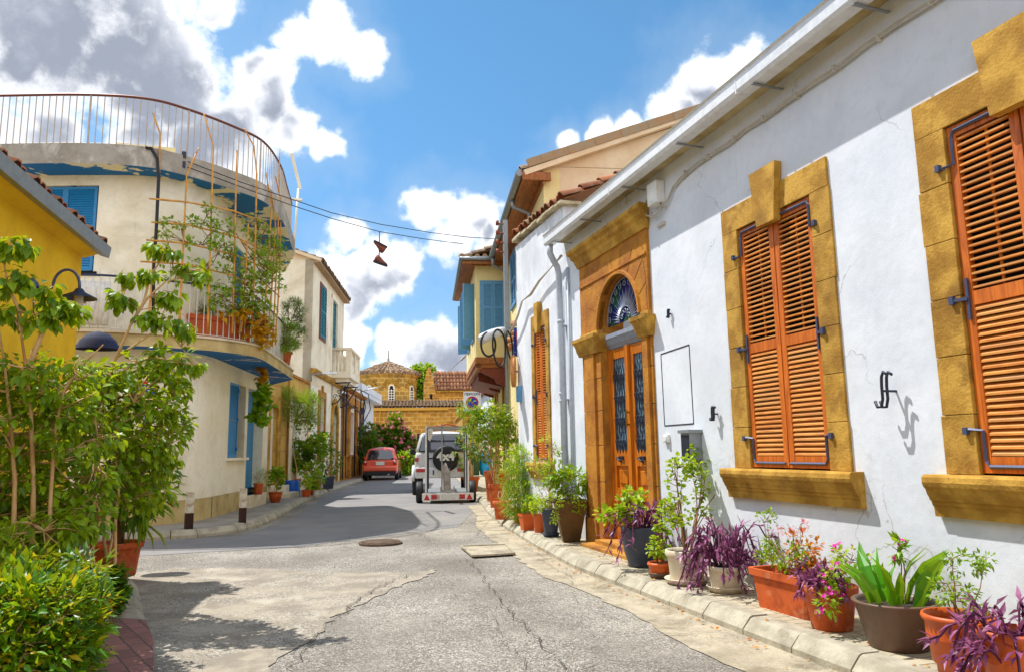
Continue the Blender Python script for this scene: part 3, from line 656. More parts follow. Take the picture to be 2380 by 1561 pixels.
# doorway surround
g = MB(); S0, S1, D = 7.06, 8.98, .055; a, b, cx, rad, spr = 7.28, 8.40, 7.84, .56, 2.72
for i, (z0_, z1_) in enumerate(((.1,.42),(.42,.86),(.86,1.3),(1.3,1.72),(1.72,2.12),(2.12,2.44))):
    e = .03 if i == 0 else 0
    g.box((S0,-.02,z0_+.003),(a,D-.03+e,z1_-.003),.006); g.box((b,-.02,z0_+.003),(S1,D-.03+e,z1_-.003),.006)
    g.box((S0+.05,D-.03,z0_),(a-.05,D+e,z1_-.002)); g.box((b+.16,D-.03,z0_),(S1-.12,D+e,z1_-.002))
# spandrel with arched opening
N = 20; _t = sorted([PI*i/N for i in range(N+1)]+[math.atan2(3.62-spr, S1-cx), math.atan2(3.62-spr, S0-cx)]); arcp = [(cx+rad*math.cos(t), spr+rad*math.sin(t)) for t in _t]
def spandrel(x0, x1, zt, y0, y1, arcpts):
    out = [(x1, spr)]+[(x1, zt)]*0
    top = []
    for (x, z) in arcpts:
        t = math.atan2(z-spr, x-cx); 
        # project to rectangle
        dx, dz = math.cos(t), math.sin(t); k = min(((x1-cx)/dx if dx > 1e-6 else 1e9), ((x0-cx)/dx if dx < -1e-6 else 1e9), ((zt-spr)/dz if dz > 1e-6 else 1e9)); top.append((cx+dx*k, spr+dz*k))
    n = len(arcpts); vs = [(x, y1, z) for x, z in arcpts]+[(x, y1, z) for x, z in top]+[(x, y0, z) for x, z in arcpts]
    g.add(vs, [(i, i+1, n+i+1, n+i) for i in range(n-1)]+[(i+1, i, 2*n+i, 2*n+i+1) for i in range(n-1)])
spandrel(S0, S1, 3.62, -.3, D-.02, arcp)
ct = sorted([math.atan2(3.62-spr, S1-cx), math.atan2(3.62-spr, S0-cx)])
# corner wedges that the fan leaves open
g.box((S0,-.02,spr),(S0+.002,D-.02,3.62)); g.box((S1-.002,-.02,spr),(S1,D-.02,3.62))
for i in range(9):      # voussoirs stand slightly proud
    t0, t1 = PI*i/9+.012, PI*(i+1)/9-.012; r0, r1 = rad+.035, rad+.33
    q = [(cx+r0*math.cos(t0), spr+r0*math.sin(t0)),(cx+r1*math.cos(t0), spr+r1*math.sin(t0)),(cx+r1*math.cos(t1), spr+r1*math.sin(t1)),(cx+r0*math.cos(t1), spr+r0*math.sin(t1))]
    q = [(min(max(x, S0+.04), S1-.04), min(z, 3.58)) for x, z in q]
    g.add([(x, D-.016, z) for x, z in q], [(3,2,1,0)])
g.loft([[(cx+r*math.cos(PI*i/N), y, spr+r*math.sin(PI*i/N)) for r, y in ((rad,-.02),(rad,D+.012),(rad+.03,D+.012),(rad+.04,D-.02))] for i in range(N+1)], closed=True, smooth=False)
g.box((S0+.02,D-.022,3.34),(S1-.02,D-.004,3.365))
dw = g.build('doorway_surround', M['stone_red'], WH)
for x0, x1, e in ((S0-.02, a+.01, 0),(b-.01, S1+.02, 0)):
    g = MB(); pr = [(-.3,2.44),(D+.01,2.44),(D+.02,2.47),(D+.035,2.50),(D+.05,2.56),(D+.07,2.60),(D+.09,2.62),(D+.095,2.66),(-.3,2.66)]
    n = len(pr); vs = []
    for (y, z) in pr: k = max(0, y-D)*.8; vs.append((x0-k, y, z))
    for (y, z) in pr: k = max(0, y-D)*.8; vs.append((x1+k*.6, y, z))
    g.add(vs, [(i, (i+1) % n, n+(i+1) % n, n+i) for i in range(n)]+[tuple(range(n-1,-1,-1)), tuple(range(n, 2*n))])
    g.box((x0+.02,-.02,2.655),(x1-.02,D-.004,spr+.002)); g.build('capital', M['stone'], dw)
g = MB(); pr = [(-.02,3.62),(D,3.62),(D+.015,3.66),(D+.03,3.69),(D+.035,3.72),(D+.07,3.75),(D+.08,3.79),(D+.115,3.82),(D+.12,3.85),(D+.10,3.88),(-.02,3.89)]
n = len(pr); vs = [(S0-.02-max(0,y-D)*.8, y, z) for y, z in pr]+[(S1+.02+max(0,y-D)*.8, y, z) for y, z in pr]
g.add(vs, [(i, (i+1) % n, n+(i+1) % n, n+i) for i in range(n)]+[tuple(range(n-1,-1,-1)), tuple(range(n, 2*n))]); g.build('cornice', M['stone'], dw)
# stone reveal inside
g = MB(); g.box((a-.001,-.3,.1),(a+.012,.0,2.72)); g.box((b-.012,-.3,.1),(b+.001,.0,2.72)); g.box((a,-.4,.1),(b,D+.12,.2)); g.box((a-.15,D,.1),(b+.15,D+.25,.155),.01); g.build('threshold', M['stone_dark'], dw)
# door leaves
dr = None; y0, y1 = -.13, -.08
g = MB(); g.box((a+.01,y0-.02,.2),(a+.05,y1+.02,2.46)); g.box((b-.05,y0-.02,.2),(b-.01,y1+.02,2.46)); g.box((7.80,y0,.2),(7.88,y1+.035,2.45)); door = g.build('door', M['wooddoor'], WH)
for x0, x1 in ((a+.05, 7.80),(7.88, b-.05)):
    g = MB(); f = .075
    g.box((x0,y0,.2),(x0+f,y1,2.45)); g.box((x1-f,y0,.2),(x1,y1,2.45))
    for za, zc in ((.2,.34),(.68,.80),(1.06,1.24),(2.33,2.45)): g.box((x0+f,y0,za),(x1-f,y1-.002,zc))
    for za, zc in ((.34,.68),(.80,1.06)):
        g.box((x0+f,y0+.01,za),(x1-f,y1-.025,zc)); g.box((x0+f+.05,y1-.026,za+.05),(x1-f-.05,y1-.006,zc-.05),.012)
    leaf = g.build('door_leaf', M['wooddoor'], door)
    g = MB(); g.box((x0+f,y0+.01,1.24),(x1-f,y0+.02,2.33)); g.build('glass', plain('pale_curtained_glass','7da0b4',.15), door)
    g = MB(); xa, xb = x0+f+.01, x1-f-.01; wd_ = xb-xa; yy = y1-.002
    for i in range(5):
        xx = xa+wd_*(i+.5)/5; g.bar((xx,yy,1.24),(xx,yy,2.33),.006,.006)
    for zc in (1.34, 1.6, 1.86, 2.12):
        for k in range(4):
            xx = xa+wd_*(k+.5)/4; r_ = wd_/9.5
            for sgn in (1,-1):
                g.tube([(xx+sgn*(r_*.15), yy+.004, zc-.10)]+[(xx+sgn*(r_*.9-r_*.55*math.cos(t)), yy+.004, zc+.02*0+r_*.8*math.sin(t)) for t in (.0,.8,1.6,2.4,3.2,4.2,5.0)], .0045, 4, cap=False)
            for s2 in (1,-1): g.bar((xx, yy+.003, zc+.13*s2), (xx+wd_/9, yy+.003, zc+.03*s2), .006, .006); g.bar((xx, yy+.003, zc+.13*s2), (xx-wd_/9, yy+.003, zc+.03*s2), .006, .006)
    g.build('iron_grille', M['iron'], door)
    g = MB(); xk = (x0+x1)/2; g.box((xk-.05,y1,1.13),(xk+.05,y1+.02,1.17)); g.tube([(xk-.06,y1+.03,1.10),(xk-.04,y1+.055,1.12),(xk+.04,y1+.05,1.15),(xk+.05,y1+.02,1.15)], .012, 6); g.build('door_knocker', M['iron'], door)
g = MB(); g.box((7.8,y1+.036,1.52),(7.82,y1+.07,1.54)); g.box((7.8,y1+.036,1.66),(7.82,y1+.07,1.68)); g.bar((7.81,y1+.07,1.5),(7.81,y1+.07,1.7),.014,.014); g.build('pull_handle', plain('brass','b8862c',.3,.8), door)
g = MB(); g.profile([(-.25,2.46),(-.09,2.46),(-.07,2.49),(-.05,2.51),(-.03,2.56),(-.015,2.58),(-.015,2.63),(-.25,2.64)], a, b); g.build('lintel', plain('grey_blue_lintel','8c94a4',.6), door)
# fanlight
g = MB(); cz = 2.74; g.add([(cx,-.09,cz)]+[(cx+.55*math.cos(PI*i/N),-.09,cz+.55*math.sin(PI*i/N)) for i in range(N+1)], [(0,i+2,i+1) for i in range(N)])
m, nt, b__ = newmat('stained_fan_glass'); n_ = nt.noise(5, 2, .5, nt.coord()); nt.link(nt.mix(nt.ramp(n_, .45, .55), lin('101c6e'), lin('0c5a3c')), b__.inputs['Base Color']); b__.inputs['Roughness'].default_value = .15
fan = g.build('fanlight', m, door)
g = MB()
for i in range(25):
    t = PI*(i+.5)/25; r0, r1 = (.17, .40 if i % 2 else .34)
    ca, sa = math.cos(t), math.sin(t); ta, tb = -sa*.016, ca*.016
    g.add([(cx+ca*r0-ta,-.065,cz+sa*r0-tb),(cx+ca*r0+ta,-.065,cz+sa*r0+tb),(cx+ca*r1,-.06,cz+sa*r1),(cx+ca*r0,-.05,cz+sa*r0)], [(0,3,2),(3,1,2),(0,2,1)])
for i in range(11):
    t = PI*(i+.5)/11; qx, qz = cx+.45*math.cos(t), cz+.45*math.sin(t)
    g.tube([(qx+(.05-.035*k/9)*math.cos(t+k*.9), -.06, qz+(.05-.035*k/9)*math.sin(t+k*.9)) for k in range(10)], .006, 4, cap=False)
g.tube([(cx+.17*math.cos(PI*i/12),-.06,cz+.17*math.sin(PI*i/12)) for i in range(13)], .009, 5); g.tube([(cx+.51*math.cos(PI*i/16),-.06,cz+.51*math.sin(PI*i/16)) for i in range(17)], .008, 5)
for i in range(5):
    t = PI*(i+.5)/5; g.tube([(cx+.10*math.cos(t)+(.035-.02*k/6)*math.cos(k), -.06, cz+.02+.09*math.sin(t)+(.035-.02*k/6)*math.sin(k)) for k in range(7)], .006, 4, cap=False)
g.build('fan_grille', plain('silver_grey_iron','8d95a8',.45,.3), fan)
# flush access panel (grooves), meter box, switch, mail box, hooks, cable run
g = MB(); pts = [(6.33,1.48),(6.90,1.48),(6.91,2.22),(6.34,2.24)]
for i in range(4): p, q = pts[i], pts[(i+1) % 4]; g.bar((p[0],.001,p[1]),(q[0],.001,q[1]),.012,.004,(0,1,0))
g.build('panel_groove', M['iron'], WH)
g = MB(); g.box((6.70,0,3.92),(6.92,.10,4.10)) if False else g.box((6.66,0,3.78),(6.86,.11,4.02),.01); jb = g.build('junction_box', M['signwhite'], WH)
g = MB(); g.box((6.9,0,3.90),(7.02,.05,3.94)); g.box((6.68,0,3.55),(6.82,.03,3.585)); g.build('conduit_stub', M['cable'], WH)
g = MB(); rr = random.Random(3)
pts = [(6.72,.03,3.80),(6.66,.05,3.72),(6.55,.03,3.76),(6.45,.02,3.86),(6.3,.02,3.90)]; s_ = 6.3
while s_ > -3.5: s_ -= .28; pts.append((s_, .02+rr.uniform(0,.01), 3.93+rr.uniform(-.012,.012)))
for k in range(3): g.tube([(p[0], p[1]+.006*k, p[2]+(k-1)*.011+rr.uniform(-.003,.003)) for p in pts], .006, 5)
s_ = 6.2
while s_ > -3.5: g.box((s_-.008,.0,3.905),(s_+.008,.045,3.955)); s_ -= .42
g.tube([(7.0,.03,3.92),(7.06,.05,3.84),(7.0,.05,3.74),(6.86,.05,3.68),(6.74,.04,3.70),(6.70,.04,3.78)], .009, 5); g.tube([(6.9,.04,3.74),(6.8,.06,3.66),(6.7,.05,3.68),(6.64,.03,3.76)], .009, 5)
g.build('cable_run', M['cable'], WH)
g = MB(); g.box((6.80,0,1.31),(6.90,.03,1.39),.006); g.box((6.815,.028,1.325),(6.86,.045,1.375),.004); g.build('doorbell', M['signwhite'], WH)
def hook(s_, z, sz, parent):
    g = MB(); g.bar((s_,0,z),(s_,.11*sz,z),.014,.014)
    for k, dx in ((0,.0),(1,.0)):
        o_ = .11*sz if k == 0 else .07*sz
        g.tube([(s_+ (.055*sz)*c_, o_, z+e_*sz) for c_, e_ in ((-.9,.10),(-.4,.12),(-.1,.09),(0,.03),(0,-.05),(.3,-.10),(.9,-.10),(1.2,-.06))], .010, 5)
    return g.build('wall_hook', M['iron'], parent)
MBX = MB(); MBX.box((6.20,0,1.13),(6.36,.13,1.40)); MBX.box((6.18,0,1.39),(6.38,.15,1.42)); mbx = MBX.build('mailbox', M['greymetal'], WH); 
g = MB(); g.box((6.21,.131,1.15),(6.35,.134,1.37)); g.build('slot_plate', M['iron'], mbx)
for i, (s_, z, k) in enumerate(((3.84,1.59,1.0),(5.91,1.55,.55),(6.66,2.60,.35))):
    hk = hook(0, 0, k, None); hk.location = (3.75, s_, z); hk.rotation_euler = (0,0,RAD(90))
    tag(hk, ('pair of large black iron hooks casting a long shadow between the two tall windows','thin black hook on the white wall just left of the middle window','tiny hook high on the white wall right of the doorway')[i], 'wall hook')
def rect_shutter(parent, x0, x1, z0, z1, y, mat, leaves=2, name='shutter', fr=.05, n=14, mid=True, th=.04):
    """louvred shutter leaves in the xz plane facing +y"""
    wd_ = (x1-x0)/leaves
    for q in range(leaves):
        a, b = x0+wd_*q+.004, x0+wd_*(q+1)-.004; g = MB()
        g.box((a,y-th,z0),(a+fr,y,z1)); g.box((b-fr,y-th,z0),(b,y,z1)); g.box((a+fr,y-th,z0),(b-fr,y-.001,z0+fr)); g.box((a+fr,y-th,z1-fr),(b-fr,y-.001,z1))
        zm = (z0+z1)/2
        if mid: g.box((a+fr,y-th,zm-fr*.6),(b-fr,y-.001,zm+fr*.6))
        for za, zc in (((z0+fr, zm-fr*.6), (zm+fr*.6, z1-fr)) if mid else ((z0+fr, z1-fr),)):
            k = max(3, n//2 if mid else n); st = (zc-za)/k
            for i in range(k):
                z = za+st*(i+.5); g.add([(a+fr,y-.006,z-st*.42),(b-fr,y-.006,z-st*.42),(b-fr,y-th+.006,z+st*.42),(a+fr,y-th+.006,z+st*.42)], [(0,1,2,3)])
        g.box((a+fr,y-th-.006,z0+fr),(b-fr,y-th-.002,z1-fr))
        g.build(name, mat, parent)

# ================================================================== beige house with the oriel, right, beyond the white house
A2 = 10.5
OH = thing('oriel_house', 'beige two storey house with a wooden bracketed bay and pale blue shutters', 'house', (4.4, 12.2, 0), RAD(90-A2))
g = MB(); wall_holes(g, 0, 11.3, 0, 6.3, [(4.3,5.2,4.75,5.95),(6.75,7.6,.1,3.15),(9.2,9.9,1.1,3.0),(2.2,3.4,.1,2.9)], 0, .3)
g.build('wall', M['paleyellow'], OH)
g = MB(); rd = 3.9; zr = 6.3+rd*.36
g.add([(.002,.0,0),(.002,-2*rd,0),(.002,-2*rd,6.3),(.002,-rd,zr),(.002,0,6.3)], [(0,1,2,3,4)])
g.build('gable_wall', M['beige'], OH)
g = MB(); slo = Vector((0,-math.cos(math.atan(.36)),math.sin(math.atan(.36)))); tile_roof(g, (-.12,.42,6.22), (1,0,0), slo, 58, 13, seed=21)
g.box((-.13,-3.9,6.30),(-.12,.4,6.31)); g.build('roof_tiles', M['tilegrey'], OH)
g = MB(); g.bar((-.08,.36,6.18),(-.08,-rd,zr+.10),.10,.12,(1,0,0)); g.bar((-.10,-rd,zr+.10),(-.10,-2*rd,6.3),.10,.12,(1,0,0)); g.build('verge_board', M['beige'], OH)
g = MB()
for i in range(16): yy = .3-i*.25; g.bar((-.12,yy,6.22+.09+(.42-yy)*.36),(-.12,yy-.27,6.22+.09+(.42-yy+.27)*.36),.15,.07+.015*(i % 2),(1,0,0))
g.build('verge_tiles', M['tilegrey'], OH)
g = MB(); g.box((-.1,.003,6.12),(11.4,.38,6.17)); g.box((-.1,.003,5.98),(11.4,.03,6.12)); g.box((-.13,-.12,6.05),(-.06,.40,6.20)); g.box((-.1,.14,6.10),(11.4,.16,6.121)); g.box((11.2,-6,0),(11.29,-.31,6.3)); g.build('eave_soffit', M['soffit'], OH)
g = MB(); g.tube([(-.1,.45,6.19),(11.4,.45,6.19)], .07, 8); g.build('gutter', M['greymetal'], OH)
g = MB(); g.tube([(1.2,.42,6.1),(1.2,.42,5.98),(1.2,.10,5.85),(1.2,.08,4.6)], .045, 8); g.build('downpipe', M['greymetal'], OH)
g = MB(); g.tube([(5.6,.42,6.1),(5.7,.42,5.95),(5.85,.10,5.8),(5.95,.08,3.2),(5.95,.08,.1)], .045, 8); g.build('downpipe', M['greymetal'], OH)
rect_shutter(OH, 4.3, 5.2, 4.75, 5.95, .02, M['paleblue'], 2, 'shutter')
g = MB()
for x0, x1 in ((4.22,4.3),(5.2,5.28)): g.box((x0,0,4.67),(x1,.03,6.0))
g.box((4.22,0,5.95),(5.28,.031,6.03)); g.box((4.22,0,4.67),(5.28,.04,4.75)); g.build('window_frame', M['paleblue'], OH)
# oriel
x0, x1, dd = 6.35, 10.9, .83
g = MB(); g.box((x0,.0,3.66),(x1,dd,6.12)); orl = g.build('oriel', M['paleyellow'], OH)
g = MB()
g.box((x0-.02,.0,3.50),(x1+.02,dd+.02,3.66)); g.box((x0+.03,0,3.40),(x0+.15,dd-.02,3.5)); g.box((x0+.5,0,3.38),(x0+.62,dd-.02,3.5)); g.box((x1-.15,0,3.40),(x1-.03,dd-.02,3.5))
g.box((x0+.03,dd-.14,3.36),(x1,dd-.02,3.5)); g.build('oriel_beam', M['soffit'], orl)
for s_ in (x0+.12, 8.6, x1-.3):
    g = MB(); pr = [(.0,3.4),(dd-.1,3.4),(dd-.1,3.3),(.35,3.12),(.3,3.0),(.0,2.9)]; g.profile(pr, s_-.06, s_+.06); g.build('oriel_bracket', M['redwood'], orl)
g = MB(); g.profile([(.0,2.98),(.7,3.15),(.7,3.36),(.0,3.36)], x0+1.1, x1-.2); g.build('oriel_underside', M['redwood'], orl)
T = Matrix.Rotation(RAD(90), 4, 'Z')
def sidewin(parent, xw, ya, yb, z0, z1):        # shutter pair on the near end wall (facing -x)
    g = MB(); g.box((xw-.035,ya-.06,z0-.06),(xw,yb+.06,z1+.06)); f = g.build('oriel_window', M['paleblue'], parent)
    for (a, b) in ((ya,(ya+yb)/2-.005),((ya+yb)/2+.005,yb)):
        g = MB(); t = .05
        g.box((xw-.06,a,z0),(xw-.034,a+t,z1)); g.box((xw-.06,b-t,z0),(xw-.034,b,z1)); zm = (z0+z1)/2
        for za, zb in ((z0,z0+t),(zm-t/2,zm+t/2),(z1-t,z1)): g.box((xw-.06,a+t,za),(xw-.034,b-t,zb))
        for za, zb in ((z0+t,zm-t/2),(zm+t/2,z1-t)):
            k = 11
            for i in range(k): z = za+(zb-za)*(i+.5)/k; h = (zb-za)/k*.42; g.add([(xw-.056,a+t,z-h),(xw-.056,b-t,z-h),(xw-.038,b-t,z+h),(xw-.038,a+t,z+h)], [(0,3,2,1)])
        g.build('shutter', M['paleblue'], f)
sidewin(orl, x0, .09, .66, 4.28, 5.62)
for xa in (7.0, 9.0):
    rect_shutter(orl, xa, xa+.95, 4.2, 5.75, dd+.04, M['paleblue'], 2, 'shutter')
    for e, xx in ((-1, xa-.02), (1, xa+.97)):
        g = MB(); g.bar((xx, dd, 4.97), (xx+e*.12, dd+.30, 4.97), .04, 1.5, (0,0,1)); g.build('open_shutter', M['paleblue'], orl)
g = MB(); e = .36
pts = [(x0-e,-.0,6.10),(x0-e,dd+e,6.10),(x1+e,dd+e,6.10),(x1+e,0,6.10)]
g.box((x0-e,0,6.12),(x1+e,dd+e,6.17)); g.box((x0-e,.0,6.05),(x0-e+.05,dd+e,6.12)); g.box((x0-.12,.0,6.07),(x0-.05,dd+.1,6.12)); g.build('oriel_soffit', M['soffit'], orl)
g = MB(); g.tube([(x0-e-.04,.3,6.18),(x0-e-.04,dd+e+.03,6.18),(x1+e,dd+e+.03,6.18)], .055, 8); g.build('oriel_gutter', M['greymetal'], orl)
g = MB(); up = Vector((0,-.94,.34)); tile_roof(g, (x0-e,dd+e,6.20), (1,0,0), up, 26, 4, seed=31)
for i in range(6): g.tube([(x0-e-.02,.2+i*.2,6.24),(x0-e+.4,.2+i*.2,6.36)], .075, 6)
g.build('oriel_roof', M['tilegrey'], orl)
# stone trimmed window and door below
g = MB(); 
for a, b_, za, zb in ((6.6,6.75,.1,3.15),(7.6,7.75,.1,3.15),(6.6,7.75,3.15,3.35),(9.08,9.2,1.0,3.0),(9.9,10.02,1.0,3.0),(9.08,10.02,3.0,3.15),(2.05,2.2,.1,2.9),(3.4,3.55,.1,2.9),(2.05,3.55,2.9,3.05)): g.box((a,-.02,za),(b_,.03,zb))
g.build('stone_trim', M['stone'], OH)
g = MB(); g.box((6.75,-.25,.1),(7.6,-.2,3.15)); g.box((2.2,-.29,.1),(3.4,-.26,2.9)); g.build('door', M['dark'], OH)
rect_shutter(OH, 9.2, 9.9, 1.1, 3.0, -.05, M['wood'], 2, 'shutter')
g = MB(); g.box((9.12,-1.5,0),(9.13,-1.4,.1)); 
# small ragged tile end between the two houses
g = MB(); g.box((-.35,-.3,4.0),(.0,.02,4.72)); g.build('party_wall', M['stone_dark'], OH)
g = MB(); g.box((3.9,.0,3.55),(4.3,.28,3.62)); rr = random.Random(8)
for i in range(9): x = 3.5+rr.uniform(0,.6); g.tube([(x,.02,3.6+i*.07),(x+.05,.34-i*.02,3.56+i*.07)], .06, 6)
g.build('loose_tiles', M['tile'], OH)

# further houses on the right
def simple_house(name, label, p, ang, L, Hh, depth, mat, side, loc_parts, rz=None):
    h = thing(name, label, 'house', (p[0], p[1], 0), RAD(90-ang) if side > 0 else RAD(-90-ang)); return h
RH = thing('white_house', 'far white house with blue shutters beside the church end of the street', 'house', (8.05, 27.0, 0), RAD(90-A2))
g = MB(); wall_holes(g, 0, 16, 0, 4.2, [(1.0,1.8,1.2,2.9),(3.4,4.2,1.2,2.9),(6.4,7.2,1.2,2.9)], 0, .3); g.box((0,-6,0),(.05,-.31,4.2)); g.build('wall', M['white'], RH)
g = MB(); tile_roof(g, (-.1,.2,4.2), (1,0,0), slo, 81, 6, seed=41); g.build('roof_tiles', M['tile'], RH)
for a in (1.0,3.4,6.4):
    g = MB(); 
    for x_, y_, z_, w_ in ((a-.15,a,1.1,3.0),(a+.8,a+.95,1.1,3.0),(a-.15,a+.95,2.9,3.15)): g.box((x_,0,z_),(y_,.04,w_))
    f = g.build('window', M['stone'], RH); rect_shutter(f, a, a+.8, 1.2, 2.9, -.02, M['paleblue'], 2)
g = MB(); g.bar((1.0,.02,2.05),(.75,.45,2.05),.04,1.7,(0,0,1)); g.build('open_shutter', M['paleblue'], RH)
g = MB(); g.tube([(2.6,.08,4.1),(2.6,.08,.1)], .05, 6); g.build('downpipe', M['greymetal'], RH)
YH = thing('ochre_house', 'small ochre wall and gatehouse beyond the jeep at the end of the right row', 'house', (10.1, 43.0, 0), RAD(90-A2))
g = MB(); g.box((0,-6,0),(10,0,3.4)); g.build('wall', M['stone'], YH); g = MB(); g.box((-.1,-6,3.4),(10.1,.1,3.55)); g.build('coping', M['stone_dark'], YH)

# ================================================================== yellow house, left foreground
YL = thing('yellow_house', 'bright yellow house with an overhanging tiled eave in the left foreground', 'house', (-2.30, 9.55, 0), RAD(-90-4.5))
g = MB(); wall_holes(g, 0, 14, 0, 3.62, [(2.2,3.6,.1,2.25),(5.0,6.2,.9,2.3)], 0, .35); g.build('wall', M['yellow'], YL)
g = MB(); g.add([(0,0,0),(0,-7,0),(0,-7,3.62),(0,-3.5,5.1),(0,0,3.62)], [(4,3,2,1,0)]); g.build('side_wall', M['yellow'], YL)
g = MB(); g.box((2.2,-.3,.1),(3.6,-.25,2.25)); g.box((5.0,-.3,.9),(6.2,-.25,2.3)); g.build('door', M['dark'], YL)
sl2 = Vector((0,-.92,.39)); g = MB(); tile_roof(g, (-.05,.20,3.69), (1,0,0), sl2, 70, 9, seed=51, pitch=.2); g.build('roof_tiles', M['tile'], YL)
g = MB(); g.profile([(.002,3.56),(.17,3.62),(.17,3.66),(.002,3.66)], -.05, 14)
g.build('eave_board', M['yellow'], YL)
g = MB(); g.profile([(.17,3.70),(.17,3.60),(.27,3.57),(.29,3.70),(.28,3.70),(.265,3.585),(.18,3.615),(.18,3.70)], -.06, 14); g.build('gutter', M['greymetal'], YL)
g = MB(); g.box((.5,0,2.96),(.52,.16,2.99)); g.bar((.51,0,2.975),(.51,.2,2.975),.03,.05); g.bar((.44,.2,2.975),(.58,.2,2.975),.03,.10); g.build('bracket', M['stone_dark'], YL)
p = onV(74, 668, (-2.30,9.55), 4.5)
WL = thing('wall_lamp', 'iron gooseneck wall lamp with a flared shade on the yellow house', 'wall lamp', p, RAD(-90-4.5))
g = MB(); g.T = Matrix.Rotation(RAD(-90), 4, 'X'); g.lathe([(0,.05),(.05,.05),(.09,.02),(.095,0)], 16); g.T = None; g.tube([(0,.02,-.05),(.0,.03,-.22),(-.02,.03,-.26),(-.08,.03,-.28)], .008, 5); g.build('wall_plate', M['ironblue'], WL)
L_ = .30
g = MB(); g.tube([(0,.04,0),(0,L_*.6,0.0)]+[(0, L_*.62+.12+.12*math.cos(RAD(t)), .02+.17*math.sin(RAD(t))+.0) for t in range(170,-1,-17)]+[(0,L_*.62+.24,-.02)], .014, 6); g.build('arm', M['ironblue'], WL)
g = MB(); g.lathe([(.03,.04),(.045,.02),(.06,.0),(.16,-.05),(.165,-.06),(.155,-.058),(.05,-.01)], 20, (0,L_*.62+.24,-.04)); g.build('lamp_shade', M['iron'], WL)
g = MB(); g.lathe([(.04,-.02),(.045,-.09),(.05,-.12),(.03,-.16),(0,-.17)], 12, (0,L_*.62+.24,-.05)); g.build('glass_bulb', M['creampot'], WL)

# ================================================================== cream corner building with the round balcony
CB = thing('corner_building', 'cream two storey corner building with rounded balcony slab and roof terrace', 'building', (-1.9, 14.0, 0))
CB.location = (0, 0, 0)
def smooth_path(pts, n=5):
    P = [Vector((p[0], p[1], 0)) for p in pts]; out = []
    for i in range(len(P)-1):
        p0 = P[max(i-1, 0)]; p1 = P[i]; p2 = P[i+1]; p3 = P[min(i+2, len(P)-1)]
        for j in range(n):
            t = j/n; out.append(.5*((2*p1)+(p2-p0)*t+(2*p0-5*p1+4*p2-p3)*t*t+(-p0+3*p1-3*p2+p3)*t**3))
    out.append(P[-1]); return [(p.x, p.y) for p in out]
Wc = smooth_path([(-8,15.5),(-4.4,14.40),(-3.3,14.08),(-2.5,13.90),(-1.95,13.98),(-1.5,14.38),(-1.25,15.0)], 6)
Ws = (-1.22, 15.15); We = (-.1, 20.6)
g = MB(); g.smooth = True
holes2 = []
def vwall(g, path, z0, z1, smooth=True):
    n = len(path); g.add([(x, y, z0) for x, y in path]+[(x, y, z1) for x, y in path], [(i, i+1, n+i+1, n+i) for i in range(n-1)], smooth)
vwall(g, Wc+[Ws], .5, 4.40); vwall(g, Wc+[Ws], 5.95, 6.3)
i0 = 0
# upper left window opening between x=-4.2 and -3.2: split the wall band there
def cut(path, xa, xb): return [p for p in path if p[0] <= xa], [p for p in path if p[0] >= xb]
L1, L2 = cut(Wc, -4.30, -3.20); ya = 14.37; yb = 14.05
vwall(g, L1+[(-4.30,ya)], 4.40, 5.95); vwall(g, [(-3.20,yb)]+L2+[Ws], 4.40, 5.95)
g.smooth = False
a3 = math.degrees(math.atan2(We[0]-Ws[0], We[1]-Ws[1])); LS = math.hypot(We[0]-Ws[0], We[1]-Ws[1])
fr = Matrix.Translation((We[0], We[1], 0)) @ Matrix.Rotation(RAD(-90-a3), 4, 'Z'); g.T = fr; inv = fr.inverted()
def SX(u, v): p = onV(u, v, We, a3); return (inv @ p).x, p.z
wx1, wz1 = SX(535, 893); wx0, wz0 = SX(566, 1068); dx1, dz1 = SX(578, 905); dx0, _ = SX(614, 920); dz0 = .38
ux1, uz1 = SX(545, 560); ux0, uz0 = SX(566, 620)
s_e = SX(623, 1000)[0]
print('cream openings', s_e, wx0, wx1, wz0, wz1, dx0, dx1, dz1, LS, ux0, ux1, uz1)
g.box((s_e,-3,0),(s_e+.01,-.26,6.3)); wall_holes(g, s_e, LS, .5, 6.3, [(wx0,wx1,1.2,2.72),(dx0,dx1,.5,2.72),(ux0,ux1,3.35,5.55)], 0, .25)
g.T = None; g.build('wall', M['cream'], CB)
g = MB(); vwall(g, Wc+[Ws], 0, .5); g.T = fr
wall_holes(g, s_e, LS, 0, .5, [(dx0,dx1,.38,.5)], .012, .25, False); g.T = None; g.build('plinth', M['plinth'], CB)
g = MB(); g.T = fr; g.box((dx0-.05,-.3,.1),(dx1+.05,.12,.38)); g.box((wx0-.05,-.05,1.15),(wx1+.06,.10,1.2)); g.build('doorstep', M['cream'], CB)
g = MB(); g.T = fr; g.box((dx0,-.26,.38),(dx1,-.22,2.72)); g.box((dx1-.05,-.22,.38),(dx1-.004,.0,2.6)); g.build('door', M['blue'], CB)
g = MB(); g.T = fr; g.box((wx0,-.24,1.2),(wx1,-.2,2.72)); wn = g.build('window', M['dark'], CB)
o = MB(); sh = thing; 
TT = fr
